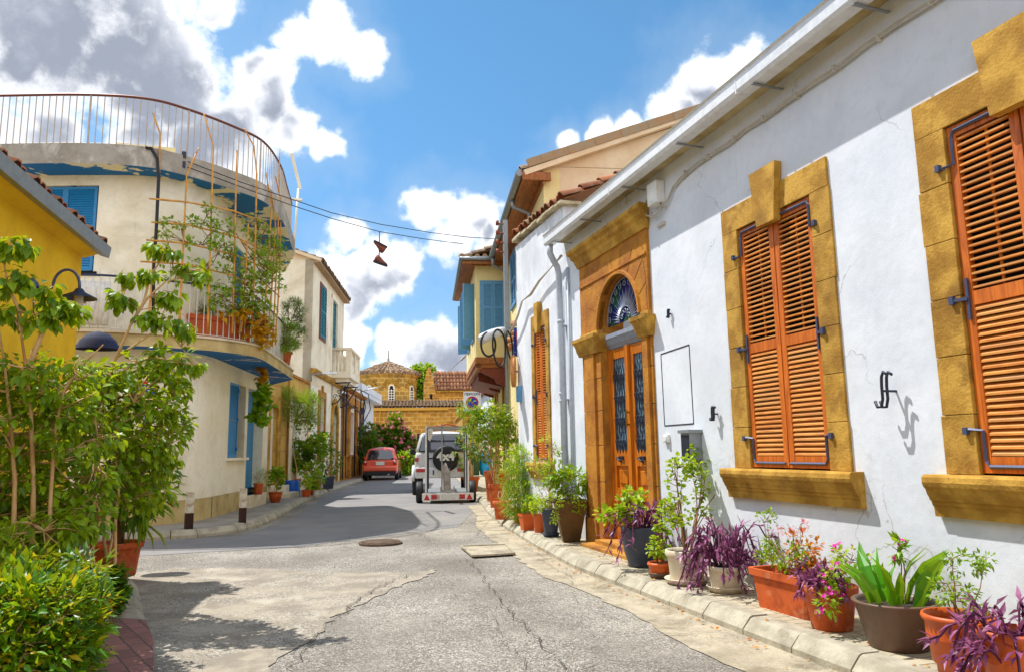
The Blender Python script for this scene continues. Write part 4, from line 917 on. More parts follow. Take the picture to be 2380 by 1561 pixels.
def fshutter(x0, x1, z0, z1, y, mat, parent, n=16):
    g = MB(); g.T = TT; fw = .05; zm = (z0+z1)/2
    g.box((x0,y-.03,z0),(x0+fw,y,z1)); g.box((x1-fw,y-.03,z0),(x1,y,z1))
    for za in (z0, zm-fw/2, z1-fw): g.box((x0+fw,y-.03,za),(x1-fw,y-.001,za+fw))
    g.box((x0+fw,y-.03,z0+fw),(x1-fw,y-.022,z1-fw))
    for i in range(n*2):
        z = z0+fw+(z1-z0-2*fw)*(i+.5)/(2*n)
        if abs(z-zm) < fw*.6: continue
        h = (z1-z0)/(2*n)*.42; g.add([(x0+fw,y-.004,z-h),(x1-fw,y-.004,z-h),(x1-fw,y-.02,z+h),(x0+fw,y-.02,z+h)], [(0,1,2,3)])
    return g.build('shutter', mat, parent)
fshutter(wx0+.45*(wx1-wx0), wx1, 1.2, 2.72, .0, M['blue'], CB); 
g = MB(); g.T = fr
for z in (1.35,1.95,2.55): g.box((wx0+.42*(wx1-wx0),.0,z),(wx0+.5*(wx1-wx0),.02,z+.06))
g.build('hinge', M['blue'], CB)
fshutter(ux0, ux1, 3.35, 5.55, -.02, M['blue'], CB, 20)
# upper left window with blue shutters
fw_ = Matrix.Translation((-3.20, yb, 0)) @ Matrix.Rotation(math.atan2(yb-ya, 1.10)+PI, 4, 'Z'); TT = fw_; wl = math.hypot(1.10, ya-yb)
g = MB(); g.T = fw_; g.box((-.06,-.10,4.34),(wl+.06,.03,4.40)); g.box((0,-.16,4.4),(wl,-.12,5.95)); g.build('window', M['dark'], CB)
fshutter(.02, wl*.5, 4.42, 5.93, .0, M['blue'], CB); fshutter(wl*.5, wl-.02, 4.42, 5.93, .0, M['blue'], CB)
TT = fr
# slabs
R_out = smooth_path([(-8,15.0),(-4.7,13.92),(-3.35,13.53),(-2.4,13.44),(-1.73,13.72),(-.97,14.29),(-.44,14.9),(-.12,16.1),(.02,17.4),(.15,18.7)], 6)
B_out = smooth_path([(-8,14.9),(-4.2,13.75),(-3.1,13.42),(-2.3,13.50),(-1.55,13.74),(-1.02,14.05),(-.50,14.75),(-.20,16.3),(.05,17.9),(.20,19.0)], 6)
def slab(name, out, end, z0, z1, mat_side, mat_under, parent):
    poly = out+[end, (-.3,20.6), (-8,20.6)]; g = MB(); n = len(poly)
    from mathutils.geometry import tessellate_polygon
    vs = [Vector((x, y, z0)) for x, y in poly]; tr = tessellate_polygon([vs])
    g.mi = 1; g.add(vs, [tuple(t) for t in tr]); g.mi = 0; g.add([(x, y, z1) for x, y in poly], [tuple(t) for t in tr])
    m_ = len(out)+1; pp = poly[:m_+1]; k = len(pp); g.add([(x, y, z0) for x, y in pp]+[(x, y, z1) for x, y in pp], [(i, i+1, k+i+1, k+i) for i in range(k-1)], False)
    return g.build(name, [mat_side, mat_under], parent)
m, nt, b = newmat('cream_soffit_with_peeling_blue'); co = nt.coord(); n_ = nt.noise(.9, 7, .62, co, .5)
nt.link(nt.mix(nt.ramp(n_, .515, .53), lin('eadfba'), lin('0f6cae')), b.inputs['Base Color']); b.inputs['Roughness'].default_value = .85; M['soffitblue'] = m
m, nt, b = newmat('blue_soffit'); co = nt.coord(); n_ = nt.noise(1.5, 7, .65, co, .6)
nt.link(nt.mix(nt.ramp(n_, .60, .615), lin('0f6aae'), lin('e0d6ba')), b.inputs['Base Color']); b.inputs['Roughness'].default_value = .85; M['soffitblue2'] = m
slab('roof_slab', R_out, (-.05,20.6), 6.14, 6.50, M['concrete'], M['soffitblue'], CB)
slab('balcony_slab', B_out, (-.25,20.3), 3.06, 3.26, M['plinth'], M['soffitblue2'], CB)
def offs(path, d):
    out = []
    for i, p in enumerate(path):
        a = path[max(i-1,0)]; c = path[min(i+1,len(path)-1)]; v = Vector((c[0]-a[0], c[1]-a[1])).normalized(); out.append((p[0]-v.y*d, p[1]+v.x*d))
    return out
g = MB(); co_ = offs(B_out, -.03); ci_ = offs(B_out, .12); n = len(co_)
g.loft([[(a[0],a[1],3.262),(a[0],a[1],3.30),(c[0],c[1],3.30),(c[0],c[1],3.262)] for a, c in zip(co_, ci_)], smooth=False); g.build('slab_edge', M['creampot'], CB)
def railing(name, path, z0, z1, step, rb, rr_, matb, matr, parent, postevery=14):
    P = [Vector((x, y, 0)) for x, y in path]; cum = [0]
    for i in range(1, len(P)): cum.append(cum[-1]+(P[i]-P[i-1]).length)
    def at(s_):
        for i in range(1, len(P)):
            if cum[i] >= s_: return P[i-1].lerp(P[i], (s_-cum[i-1])/(cum[i]-cum[i-1]+1e-9))
        return P[-1]
    g = MB(); s_ = 0; k = 0
    while s_ < cum[-1]:
        p = at(s_); r_ = rb*(2.0 if k % postevery == 0 else 1); g.tube([(p.x, p.y, z0-(.05 if k % postevery == 0 else -.03)), (p.x, p.y, z1)], r_, 5, cap=False); s_ += step; k += 1
    g.tube([(p.x, p.y, z0+.04) for p in P], rb*.9, 5)
    rail = g.build(name, matb, parent); g = MB(); g.tube([(p.x, p.y, z1) for p in P], rr_, 6); g.build('handrail', matr, parent); return rail
Rr = [p for p in offs(R_out, .10) if p[0] > -7]; Br = [p for p in offs(B_out, .07) if p[0] > -7]
M['railw'] = plain('rusty_pale_rail', 'b8aa98', .6, .2); M['railr'] = plain('red_brown_rail', '6a3424', .5, .2); M['railwhite'] = plain('white_rail', 'dcd8cc', .5); M['railnavy'] = plain('navy_handrail', '1c2c50', .5)
railing('roof_railing', Rr, 6.5, 7.42, .115, .009, .024, M['railw'], M['railr'], CB)
railing('balcony_railing', Br, 3.30, 4.22, .125, .009, .02, M['railwhite'], M['railnavy'], CB)
g = MB(); g.tube([(.13,18.8,6.1),(.2,18.9,7.9)], .03, 6); g.box((.05,18.6,7.5),(.3,18.7,7.55)); g.bar((.0,18.3,8.6),(.25,18.9,7.9),.06,.06); g.build('mast', M['cream'], CB)
g = MB(); g.box((-2.9,13.62,6.5),(-1.95,13.75,6.60)); g.build('roof_board', M['paleyellow'], CB)
# peeled paint, wire fixing on the slab
g = MB(); q = onY(430,368,13.72); g.box((q.x-.05,q.y-.06,q.z-.02),(q.x+.02,q.y,q.z+.10)); g.box((q.x-.05,q.y-.06,q.z-.2),(q.x+.02,q.y,q.z-.08)); g.build('cable_bracket', M['iron'], CB)

# ================================================================== low stone house and the pink two storey house further left
A4 = 12.6
LH = thing('stone_house', 'low sandstone house with a white door between the corner building and the two storey house', 'house', (.75, 26.0, 0), RAD(-90-A4))
inv4 = (Matrix.Translation((.75,26.0,0)) @ Matrix.Rotation(RAD(-90-A4), 4, 'Z')).inverted()
def S4(u, v): p = onV(u, v, (.75, 26.0), A4); return (inv4 @ p).x, p.z
xd1, zd = S4(627, 943); xd0, _ = S4(644, 960); xt, zt_ = S4(640, 872); xe, ze = S4(722, 886); print('stone house', xd0, xd1, zd, zt_, ze)
g = MB(); wall_holes(g, -.3, 7.2, .0, 3.6, [(xd0,xd1,.45,zd)], 0, .3); g.build('wall', brickmat('large_block_sandstone','dcb45c','cda048','9a7838',.9,.45,plane=(RAD(90),0,0),ms=.008,dark='9a6c28'), LH)
g = MB(); g.box((.0,0,.0),(2.9,.03,2.9)); g.build('plaster_panel', M['cream2'], LH)
g = MB(); g.box((xd0,-.15,.45),(xd1,-.1,zd)); g.box((xd0+.08,-.1,.55),(xd1-.08,-.09,zd-.1)); dd_ = g.build('door', M['signwhite'], LH)
g = MB(); g.box((xd0-.32,-.02,.3),(xd0,.05,zd+.3)); g.box((xd1,-.02,.3),(xd1+.3,.05,zd+.3)); g.box((xd0,-.02,zd),(xd1,.051,zd+.3)); g.build('door_surround', M['stone'], LH)
g = MB(); g.box((xd0-.2,.0,.0),(xd1+.2,.35,.42)); g.box((xd0-.55,.0,.0),(xd1+.1,.55,.22)); g.build('doorstep', M['cream'], LH)
g = MB(); g.box((-.3,-.3,3.6),(7.0,.06,3.68)); g.tube([(3.0,.06,3.6),(3.0,.06,.2)], .035, 6); g.build('coping', M['stone_dark'], LH)
PH = thing('pink_house', 'pale two storey house with teal shutters, tiled eave and a stone balustrade balcony', 'house', (2.4, 33.2, 0), RAD(-90-A4))
inv5 = (Matrix.Translation((2.4,33.2,0)) @ Matrix.Rotation(RAD(-90-A4), 4, 'Z')).inverted()
def S5(u, v, d=0.0):
    a = RAD(A4); p = onV(u, v, (2.4+d*math.cos(a), 33.2-d*math.sin(a)), A4); return (inv5 @ p).x, p.z
for nm, u, v in (('corner',726,640),('c2',726,850),('wTL',742,652),('wBR',757,790),('d',770,700),('d2',780,810),('end',800,690),('cor1',725,850),('cor2',775,875),('bw',740,907),('bw2',755,1000),('arch',769,921),('arch2',783,921),('pil',794,921),('pil2',836,921)): print(nm, [round(x,2) for x in S5(u, v)])
Lp = 6.95
g = MB(); wall_holes(g, -.3, Lp, 3.6, 8.0, [(4.45,5.6,5.5,7.4),(1.75,3.0,4.5,7.4)], 0, .3); g.build('upper_wall', M['cream2'], PH)
g = MB(); g.box((Lp-.01,-5,3.3),(Lp,-.01,8.0)); g.build('end_wall', M['cream2'], PH); g = MB(); g.box((-.3,-5,3.95),(-.29,-.31,8.0)); g.build('end_wall', M['cream2'], PH)
g = MB(); wall_holes(g, -6.6, Lp, 0, 3.6, [(4.25,5.35,1.1,3.3),(1.25,2.45,.2,3.2),(-4.2,-2.6,1.3,3.2)], .0, .3); g.box((Lp-.01,-.32,0),(Lp,-.31,3.8)); g.build('lower_wall', M['cream'], PH)
g = MB(); g.profile([(-.02,3.98),(.10,4.0),(.16,4.08),(.18,4.16),(-.02,4.18)], -.5, Lp+.1); g.build('string_course', M['stone'], PH)
g = MB(); tile_roof(g, (-.4,.28,7.97), (1,0,0), slo, 37, 7, seed=61); g.box((-.4,.0,7.87),(Lp+.15,.24,7.93)); g.build('roof_tiles', M['tilegrey'], PH)
g = MB(); g.bar((Lp+.1,.26,7.95),(Lp+.1,-5,9.8),.1,.12,(1,0,0)); g.add([(Lp,0,8.0),(Lp,-5,8.0),(Lp,-5,9.75)], [(0,1,2)]); g.build('verge', M['beige'], PH)
rect_shutter(PH, 4.45, 5.6, 5.5, 7.4, .05, M['teal'], 2); 
g = MB(); g.box((4.35,0,5.4),(5.7,.03,5.5)); g.box((4.35,0,5.5),(4.45,.03,7.5)); g.box((5.6,0,5.5),(5.7,.03,7.5)); g.box((4.45,0,7.4),(5.6,.031,7.5)); g.build('window_frame', M['redwood'], PH)
rect_shutter(PH, 1.75, 3.0, 4.5, 7.4, -.02, M['teal'], 2, 'balcony_door')
g = MB(); g.box((1.61,0,4.5),(1.75,.06,7.55)); g.box((3.0,0,4.5),(3.14,.06,7.55)); g.box((1.61,0,7.4),(3.14,.061,7.6)); g.build('door_frame', M['cream'], PH)
# stone balcony
b0, b1, bd = .0, 2.85, .78
g = MB(); g.box((b0,0,4.25),(b1,bd,4.5)); g.box((b0+.15,0,4.1),(b1-.15,bd-.15,4.25)); bal = g.build('balcony', M['cream2'], PH)
g = MB(); 
for xx, yy in ((b0+.1,bd-.1),(b1-.1,bd-.1),((b0+b1)/2,bd-.1),(b1-.1,.1),(b0+.1,.1)): g.box((xx-.1,yy-.1,4.5),(xx+.1,yy+.1,5.35))
g.box((b0-.03,bd-.23,5.35),(b1+.03,bd+.03,5.45)); g.box((b1-.23,0,5.35),(b1+.03,bd-.23,5.45)); g.box((b0-.03,0,5.35),(b0+.23,bd-.23,5.45)); g.build('parapet', M['cream2'], bal)
for i in range(22):
    if i < 14: xx, yy = b0+.27+i*.178, bd-.1
    else: xx, yy = b1-.1, .27+(i-14)*.15
    if i >= 16 or abs(xx-(b0+b1)/2) < .14 and i < 14: continue
    g = MB(); g.lathe([(.04,0),(.06,.1),(.07,.25),(.03,.42),(.06,.62),(.03,.75),(.045,.85)], 8, (xx,yy,4.5)); g.build('baluster', M['cream2'], bal)
for xx in (b0+.3, b1-.3):
    g = MB(); g.tube([(xx,.0,3.2),(xx,.25,3.3),(xx,.5,3.7),(xx,.7,4.1)], .025, 5); g.tube([(xx,0,4.05),(xx,.75,4.08)], .025, 5); g.tube([(xx,.0,3.2),(xx,.0,4.1)], .025, 5)
    for k in range(3): cx_, cz_ = .13+.17*k, 3.52+.18*k; g.tube([(xx, cx_+(.10-.07*t/8)*math.cos(t*.9), cz_+(.10-.07*t/8)*math.sin(t*.9)) for t in range(9)], .016, 4, cap=False)
    g.build('iron_bracket', M['iron'], bal)
g = MB(); g.box((4.1,0,1.0),(5.5,.04,1.1)); g.box((4.05,0,1.1),(4.25,.05,3.3)); g.box((5.35,0,1.1),(5.55,.05,3.3)); g.box((4.05,0,3.3),(5.55,.051,3.55)); g.box((4.7,0,3.55),(4.9,.06,3.75)); g.build('window_surround', M['stone_dark'], PH)
g = MB(); g.box((4.25,-.2,1.1),(5.35,-.12,3.3)); g.build('window', M['redwood'], PH)
g = MB(); g.box((1.25,-.16,.2),(2.45,-.10,3.2)); g.box((1.35,-.10,.4),(1.8,-.08,2.3)); g.box((1.9,-.10,.4),(2.35,-.08,2.3)); g.box((1.25,-.10,2.45),(2.45,-.06,2.55)); g.build('door', M['teal'], PH)
g = MB(); 
for a_, b_ in ((1.0,1.25),(2.45,2.7)): g.box((a_,-.02,.1),(b_,.09,2.6))
cxx = 1.85
for i in range(10):
    t0, t1 = PI*i/10, PI*(i+1)/10; r0, r1 = .60, .85
    g.add([(cxx+r*math.cos(t), y, 2.6+r*math.sin(t)*1.05) for t in (t0, t1) for r in (r0, r1) for y in (0,.09)], [(0,1,3,2),(1,5,7,3),(4,6,7,5),(0,4,5,1),(2,3,7,6)])
g.build('door_arch', M['stone'], PH)
# weathered classical shopfront beyond
g = MB()
for xx in (-.3,-1.9,-4.6,-6.4): g.box((xx-.25,0,.1),(xx+.25,.14,3.4)); g.box((xx-.3,0,3.3),(xx+.3,.2,3.5)); g.box((xx-.3,0,.1),(xx+.3,.2,1.15))
g.box((-6.7,.0,3.5),(.0,.18,3.85)); g.box((-6.7,.0,1.1),(.0,.16,1.2)); g.box((-6.6,.001,.1),(.0,.06,1.1)); g.build('stone_pilasters', M['stone_dark'], PH)
g = MB(); g.profile([(0,3.99),(.3,4.0),(.38,4.1),(.1,4.3),(0,4.3)], -6.8, .3); g.build('cornice', M['stone_dark'], PH)
g = MB(); g.box((-4.2,-.25,1.3),(-2.6,-.2,3.2)); g.build('shop_window', M['redwood'], PH)
g = MB()
for xx, r_ in ((.6,.03),(-.2,.04),(-3.2,.03),(-5.2,.03),(-6.5,.035)): g.tube([(xx,.22,4.2),(xx+.03,.2,2.6),(xx,.2,.2)], r_, 5)
g.tube([(.9,.05,3.7),(.5,.25,3.4),(-2,.25,3.35),(-6,.25,3.2)], .03, 5); g.build('drain_and_cables', M['iron'], PH)

# white house at the far left
FW = thing('white_house', 'small flat roofed white house in front of the round church apse', 'house', (5.0, 46.0, 0), RAD(-90-14))
g = MB(); wall_holes(g, -2, 6.6, 0, 4.3, [(3.2,4.2,1.0,2.6)], 0, .3); g.box((-2.01,-5,0),(-2,-.31,4.3)); g.box((6.6,-5,0),(6.61,-.01,4.3)); g.build('wall', M['white'], FW)
g = MB(); g.box((-2.3,-5,4.3),(6.8,.5,4.55)); g.box((-2.3,.3,4.5),(6.8,.5,4.9)); g.box((6.6,-5,4.5),(6.8,.5,4.9)); g.box((-2.3,-5,4.5),(-2.1,.5,4.9)); g.build('roof_parapet', M['white'], FW)
g = MB(); g.box((3.2,-.2,1.0),(4.2,-.15,2.6)); g.build('window', M['teal'], FW)

# ================================================================== church at the end of the street
o = onZ(950, 1000, 0); dirc = Vector((ray(950,1050).x, ray(950,1050).y, 0)).normalized(); DC = 57.0
CH = thing('church', 'ochre sandstone church with a round tiled apse and low tiled aisle closing the street', 'church', tuple(Vector((0,0,0))+dirc*DC), math.atan2(-dirc.x, dirc.y)*1.0)
# local: x to the right across the view, y away, z up
K = F_PX/DC
def cx_(u): return (u-950)/K
def cz_(v): return (1051-v)/K+EYE
M['ashlar'] = brickmat('ochre_ashlar', 'dca23c', 'bc822a', 'e8c070', .62, .30, plane=(RAD(90),0,0), ms=.03, bs=.8, noise_amt=.5, dark='6e4c20')
m, nt, b = newmat('round_apse_ashlar'); t = nt.new('ShaderNodeTexCoord'); sp = nt.new('ShaderNodeSeparateXYZ'); nt.link(t.outputs['Object'], sp.inputs[0])
cbx = nt.new('ShaderNodeCombineXYZ'); nt.link(nt.math('MULTIPLY', nt.math('ARCTAN2', sp.outputs[0], nt.math('MULTIPLY', sp.outputs[1], -1)), 2.6), cbx.inputs[0]); nt.link(sp.outputs[2], cbx.inputs[1])
br = nt.new('ShaderNodeTexBrick'); nt.link(cbx.outputs[0], br.inputs['Vector']); br.inputs['Scale'].default_value = 1; br.inputs['Brick Width'].default_value = .55; br.inputs['Row Height'].default_value = .34; br.inputs['Mortar Size'].default_value = .02
for i_, c_ in ((1,'e0ac48'),(2,'a88038'),(3,'ecca7c')): br.inputs[i_].default_value = lin(c_)+(1,)
nt.link(nt.mix(nt.math('MULTIPLY', nt.ramp(nt.noise(1.2,5,.65,t.outputs['Object']), .45, .7), .55), br.outputs['Color'], lin('6a5530')), b.inputs['Base Color']); b.inputs['Roughness'].default_value = .95; bump(nt, b, br.outputs['Fac'], -.6, .03); M['ashlar_r'] = m
g = MB(); g.box((cx_(840),0,0),(cx_(1068),6,cz_(952))); g.box((cx_(1068)-.002,.8,0),(cx_(1130),6,cz_(960))); g.build('aisle_wall', M['ashlar'], CH)
g = MB(); g.box((cx_(868),-.28,cz_(956)),(cx_(1040),-.14,cz_(950))); g.tube([(cx_(886),-.15,cz_(952)),(cx_(884),-.08,cz_(965)),(cx_(884),-.08,.5)], .07, 6); g.build('gutter', plain('ochre_painted_gutter','d8a028',.5), CH)
up = Vector((0,.97,.23)); g = MB(); tile_roof(g, (cx_(840),-.3,cz_(949)), (1,0,0), up, 32, 7, pitch=.26, tl=.5, r=.12, seed=71); g.build('aisle_roof', M['tilegrey'], CH)
# apse
ax, ay, ar = cx_(902)*1.09, 5.3, 2.35; zb, ze = 4.75, 7.56
g = MB(); NN = 24; g.lathe([(ar,zb-4),(ar,ze-.25),(ar+.10,ze-.22),(ar+.16,ze-.05),(ar+.16,ze)], 36, (0,0,0), smooth=False); ap = g.build('apse', M['ashlar_r'], CH); ap.location = (ax, ay, 0)
g = MB(); za = 8.75; rr = random.Random(4)
for i in range(36):
    a0 = 2*PI*i/36
    for j in range(9):
        r0 = (ar+.38)*(1-j/9.3); r1 = (ar+.38)*(1-(j+1.15)/9.3); z0_ = ze+(za-ze)*(j/9.3); z1_ = ze+(za-ze)*((j+1.15)/9.3)
        if j > 4 and i % 2: continue
        rad_ = .17*(r0/(ar+.38)) if j <= 4 else .30*(r0/(ar+.38)); rad_ = max(rad_, .05)
        jj = rr.uniform(-.03,.03); q0 = Vector((math.cos(a0)*r0, math.sin(a0)*r0, z0_+.05+jj)); q1 = Vector((math.cos(a0)*max(r1,.02), math.sin(a0)*max(r1,.02), z1_+.02+jj))
        st = len(g.f); g.tube([q0, q1], [rad_, rad_*.85], 6, cap=True); rv = rr.random()
        for q in range(st, len(g.f)): g.rnd[q] = rv
g.lathe([(ar+.36,ze-.02),(.02,za)], 24, smooth=False); rf = g.build('apse_roof', M['tilegrey'], ap)
g = MB(); g.lathe([(.12,za-.1),(.10,za+.25),(.0,za+.3)], 8, (0,0,0)); g.box((-.05,-.05,za+.2),(.05,.05,za+.9)); g.build('finial', M['concrete'], ap)
for th in (-38, 8, 54, -84):
    a_ = RAD(-90+th); ca, sa = math.cos(a_), math.sin(a_); tf = Matrix.Translation((ca*ar, sa*ar, 0)) @ Matrix.Rotation(a_-RAD(90), 4, 'Z')  # local y outwards
    g = MB(); g.T = tf; w2, wb, wt = .26, zb+.35, zb+1.62
    pts = [(-w2,wb),(w2,wb),(w2,wt)]+[(w2*math.cos(RAD(t)), wt+w2*math.sin(RAD(t))) for t in range(15,180,15)]+[(-w2,wt)]
    g.add([(x,.05,z) for x, z in pts]+[(x,-.1,z) for x, z in pts], [tuple(range(len(pts)-1,-1,-1))]+[(i,(i+1)%len(pts),len(pts)+(i+1)%len(pts),len(pts)+i) for i in range(len(pts))])
    wn = g.build('window', M['cream'], ap)
    g = MB(); g.T = tf
    for i in range(6):
        for sx in (-.10,.10):
            z = wb+.14+i*.2; g.add([(sx+.08*math.cos(RAD(k)), .056, z+.08*math.sin(RAD(k))) for k in range(0,360,45)], [tuple(range(7,-1,-1))])
    g.add([(.14*math.cos(RAD(k)), .056, wt+.02+.14*math.sin(RAD(k))) for k in range(0,360,40)], [tuple(range(8,-1,-1))]); g.build('pierced_opening', M['dark'], wn)
    g = MB(); g.T = tf
    for i in range(9):
        t0, t1 = PI*i/9+.03, PI*(i+1)/9-.03; g.add([(r*math.cos(t), y, wt+.05+r*math.sin(t)) for t in (t0,t1) for r in (.34,.72) for y in (-.1,.03)], [(0,1,3,2),(1,5,7,3),(4,6,7,5),(0,4,5,1),(2,3,7,6)])
    g.build('window_arch', M['stone'], ap)
# nave part on the right: gabled end, tiled roof
nx0, nx1 = cx_(1004)*1.08, cx_(1130)*1.08; ny = 4.6; zn0, zn1, zn2 = cz_(952), cz_(914)*1.03+.3, cz_(868)*1.05+.5
g = MB(); g.box((nx0-.0,ny,3),(nx1,ny+4,zn1)); g.build('nave_wall', M['ashlar'], CH)
g = MB(); tile_roof(g, (nx0+.1,ny-.2,zn1), (1,0,0), Vector((0,.70,.71)), 18, 5, pitch=.27, tl=.55, r=.12, seed=81); g.build('nave_roof', M['tile'], CH)
g = MB(); g.box((nx0-.2,ny-.25,zn1-.12),(nx1,ny-.08,zn1)); g.build('nave_gutter', M['stone'], CH)
gx0, gx1 = cx_(983)*1.08, nx0+.45; pts = [(gx0,3.5)]+[(gx0+(gx1-gx0)*t, zn1-1.2+(zn2-zn1+1.25)*math.sin(PI*min(1,max(0,(t*.9+.18)))*.98)) for t in (0,.1,.2,.35,.5,.65,.8,.9,1.0)]+[(gx1,3.5)]
g = MB(); n = len(pts); g.add([(x,ny-.35,z) for x, z in pts]+[(x,ny+1.5,z) for x, z in pts], [tuple(range(n)), tuple(range(2*n-1,n-1,-1))]+[((i+1)%n, i, n+i, n+(i+1)%n) for i in range(n)]); g.build('gable', M['ashlar'], CH)
g = MB(); g.box(((gx0+gx1)/2-.08,ny-.36,cz_(943)*1.05+.2),((gx0+gx1)/2+.12,ny-.34,cz_(917)*1.05)); g.build('slit_window', M['dark'], CH)
# ================================================================== plants and pots
def rvec(r): 
    while True:
        v = Vector((r.uniform(-1,1), r.uniform(-1,1), r.uniform(-1,1)))
        if .05 < v.length < 1: return v
def grow(T, base, blobs, leaf, kind='ovate', L=.06, per=10, cr=.12, nst=4, r0=.015, bark='bark', droop=.3, seed=1, W=None, spread=.05,
         flower=None, nf=0, fsize=.03, up=0.0, stems=None, twig=.004, parts=('stem','foliage','flower'), shell=.45, lsd=.25, hang=0.0):
    """T thing; base local point; blobs = [(centre, radii, clusters)] local; stems lead to the blobs, twigs to clusters, leaves round clusters"""
    r = random.Random(seed); base = Vector(base); g = MB(); pts = []
    allc = []
    for c, rad, n in blobs:
        c = Vector(c); rad = Vector(rad)
        for _ in range(n):
            v = rvec(r); v = v.normalized()*(v.length**shell); allc.append((Vector((c.x+v.x*rad.x, c.y+v.y*rad.y, c.z+v.z*rad.z)), c))
    paths = []
    if stems: paths = [[Vector(p) for p in st] for st in stems]
    for i in range(nst):
        tgt = Vector(blobs[i % len(blobs)][0]); rd = Vector(blobs[i % len(blobs)][1]); e = tgt+Vector((r.uniform(-.5,.5)*rd.x, r.uniform(-.5,.5)*rd.y, r.uniform(-.1,.7)*rd.z))
        b = base+Vector((r.uniform(-spread,spread), r.uniform(-spread,spread), 0)); k = 7
        off = rvec(r)*((e-b).length*.10); path = []
        for j in range(k+1):
            t = j/k; p = b.lerp(e, t)+off*math.sin(PI*t)+rvec(r)*(.015*(e-b).length*(1 if 0 < j < k else 0))
            if t < .5: p += Vector((b.x-e.x, b.y-e.y, 0))*(.35*math.sin(PI*t))*.5
            path.append(p)
        paths.append(path)
    for q, path in enumerate(paths):
        k = len(path)-1; rr_ = r0*r.uniform(.7, 1.1); g.tube(path, [rr_*(1-.72*j/k) for j in range(k+1)], 6, cap=False)
        for j in range(k): 
            for t in (0, .5): pts.append((path[j].lerp(path[j+1], t), (j+t)/k))
    for c, _ in allc:
        cand = [(p-c).length+(.0 if p.z < c.z+.02 else .25) for p, t in pts if t > .25] or [0]
        pp = [p for p, t in pts if t > .25][cand.index(min(cand))] if len(cand) > 1 else pts[-1][0]
        m_ = pp.lerp(c, .5)+rvec(r)*(.12*(c-pp).length)+Vector((0,0,.06*(c-pp).length)); g.tube([pp, m_, c], [twig*1.6, twig*1.2, twig*.6], 3, cap=False)
        if r.random() < .35: pts.append((m_, .6))
    g.build(parts[0], M[bark], T)
    P = []; D = []; N = []; LL = []
    for c, cc in allc:
        out = (c-cc); out = out.normalized() if out.length > 1e-4 else Vector((0,0,1))
        for _ in range(max(1, int(per*r.uniform(.6,1.4)))):
            o = rvec(r)*cr; d = (o.normalized()*.8+out*.5+rvec(r)*.6+Vector((0,0,up-droop)))
            P.append(c+o*.7+Vector((0,0,-abs(o.z)*hang))); D.append(d); n = Vector((r.uniform(-.6,.6), r.uniform(-.6,.6), 1)); N.append(n); LL.append(L*r.uniform(1-lsd, 1+lsd))
    f = MB(); f.leaves([tuple(p) for p in P], [tuple(p) for p in D], [tuple(p) for p in N], LL, kind, W); f.build(parts[1], M[leaf], T)
    if flower and nf:
        P = []; D = []; N = []; LL = []
        for i in range(nf):
            c, cc = allc[r.randrange(len(allc))]; out = (c-cc).normalized() if (c-cc).length > 1e-4 else Vector((0,0,1)); n = (out+Vector((-.6,-.8,.6))+rvec(r)*.4).normalized()
            for k in range(r.choice((1,1,2,3))):
                P.append(c+out*cr*.8+rvec(r)*fsize*.9); N.append(n+rvec(r)*.5); D.append(n.orthogonal()); LL.append(fsize*r.uniform(.7,1.2))
        f = MB(); f.leaves([tuple(p) for p in P], [tuple(p) for p in D], [tuple(p) for p in N], LL, 'petal5'); f.build(parts[2], M[flower], T)
def spill(T, base, r0, n, L, z_rim, length, leaf, seed, up=.25, dirs=None, name=('trailing_stem','foliage')):
    """rosette stems of lance leaves arching up and trailing over the rim"""
    r = random.Random(seed); g = MB(); P = []; D = []; N = []; LL = []
    for i in range(n):
        a = r.uniform(0, 2*PI) if not dirs else RAD(r.uniform(*dirs)); ln = length*r.uniform(.35, 1.0); u_ = up*r.uniform(.3, 1.2)
        b = Vector(base)+Vector((math.cos(a), math.sin(a), 0))*r0*r.uniform(.1,.9); pts = []
        fall = r.random()
        for j in range(7):
            t = j/6; pts.append(b+Vector((math.cos(a), math.sin(a), 0))*(ln*.75*t)+Vector((0,0,u_*math.sin(PI*min(t*1.2,1)*.75)-(fall*ln*1.1)*t*t)))
        for p in pts: p.z = max(p.z, .02-base[2]*0+(-z_rim+.02 if False else -10))
        g.tube(pts, [.006]*6+[.003], 4, cap=False)
        for j in range(1, 7):
            t_ = (pts[j]-pts[j-1]).normalized()
            for k in range(3 if j < 6 else 5):
                P.append(pts[j].lerp(pts[j-1], r.random()*.6)); D.append(t_*.7+rvec(r)*.9+Vector((0,0,.15))); N.append(Vector((0,0,1))+rvec(r)*.5); LL.append(L*r.uniform(.7,1.2))
    g.build(name[0], M[leaf], T); f = MB(); f.leaves([tuple(p) for p in P], [tuple(p) for p in D], [tuple(p) for p in N], LL, 'lance', 1.3); f.build(name[1], M[leaf], T)
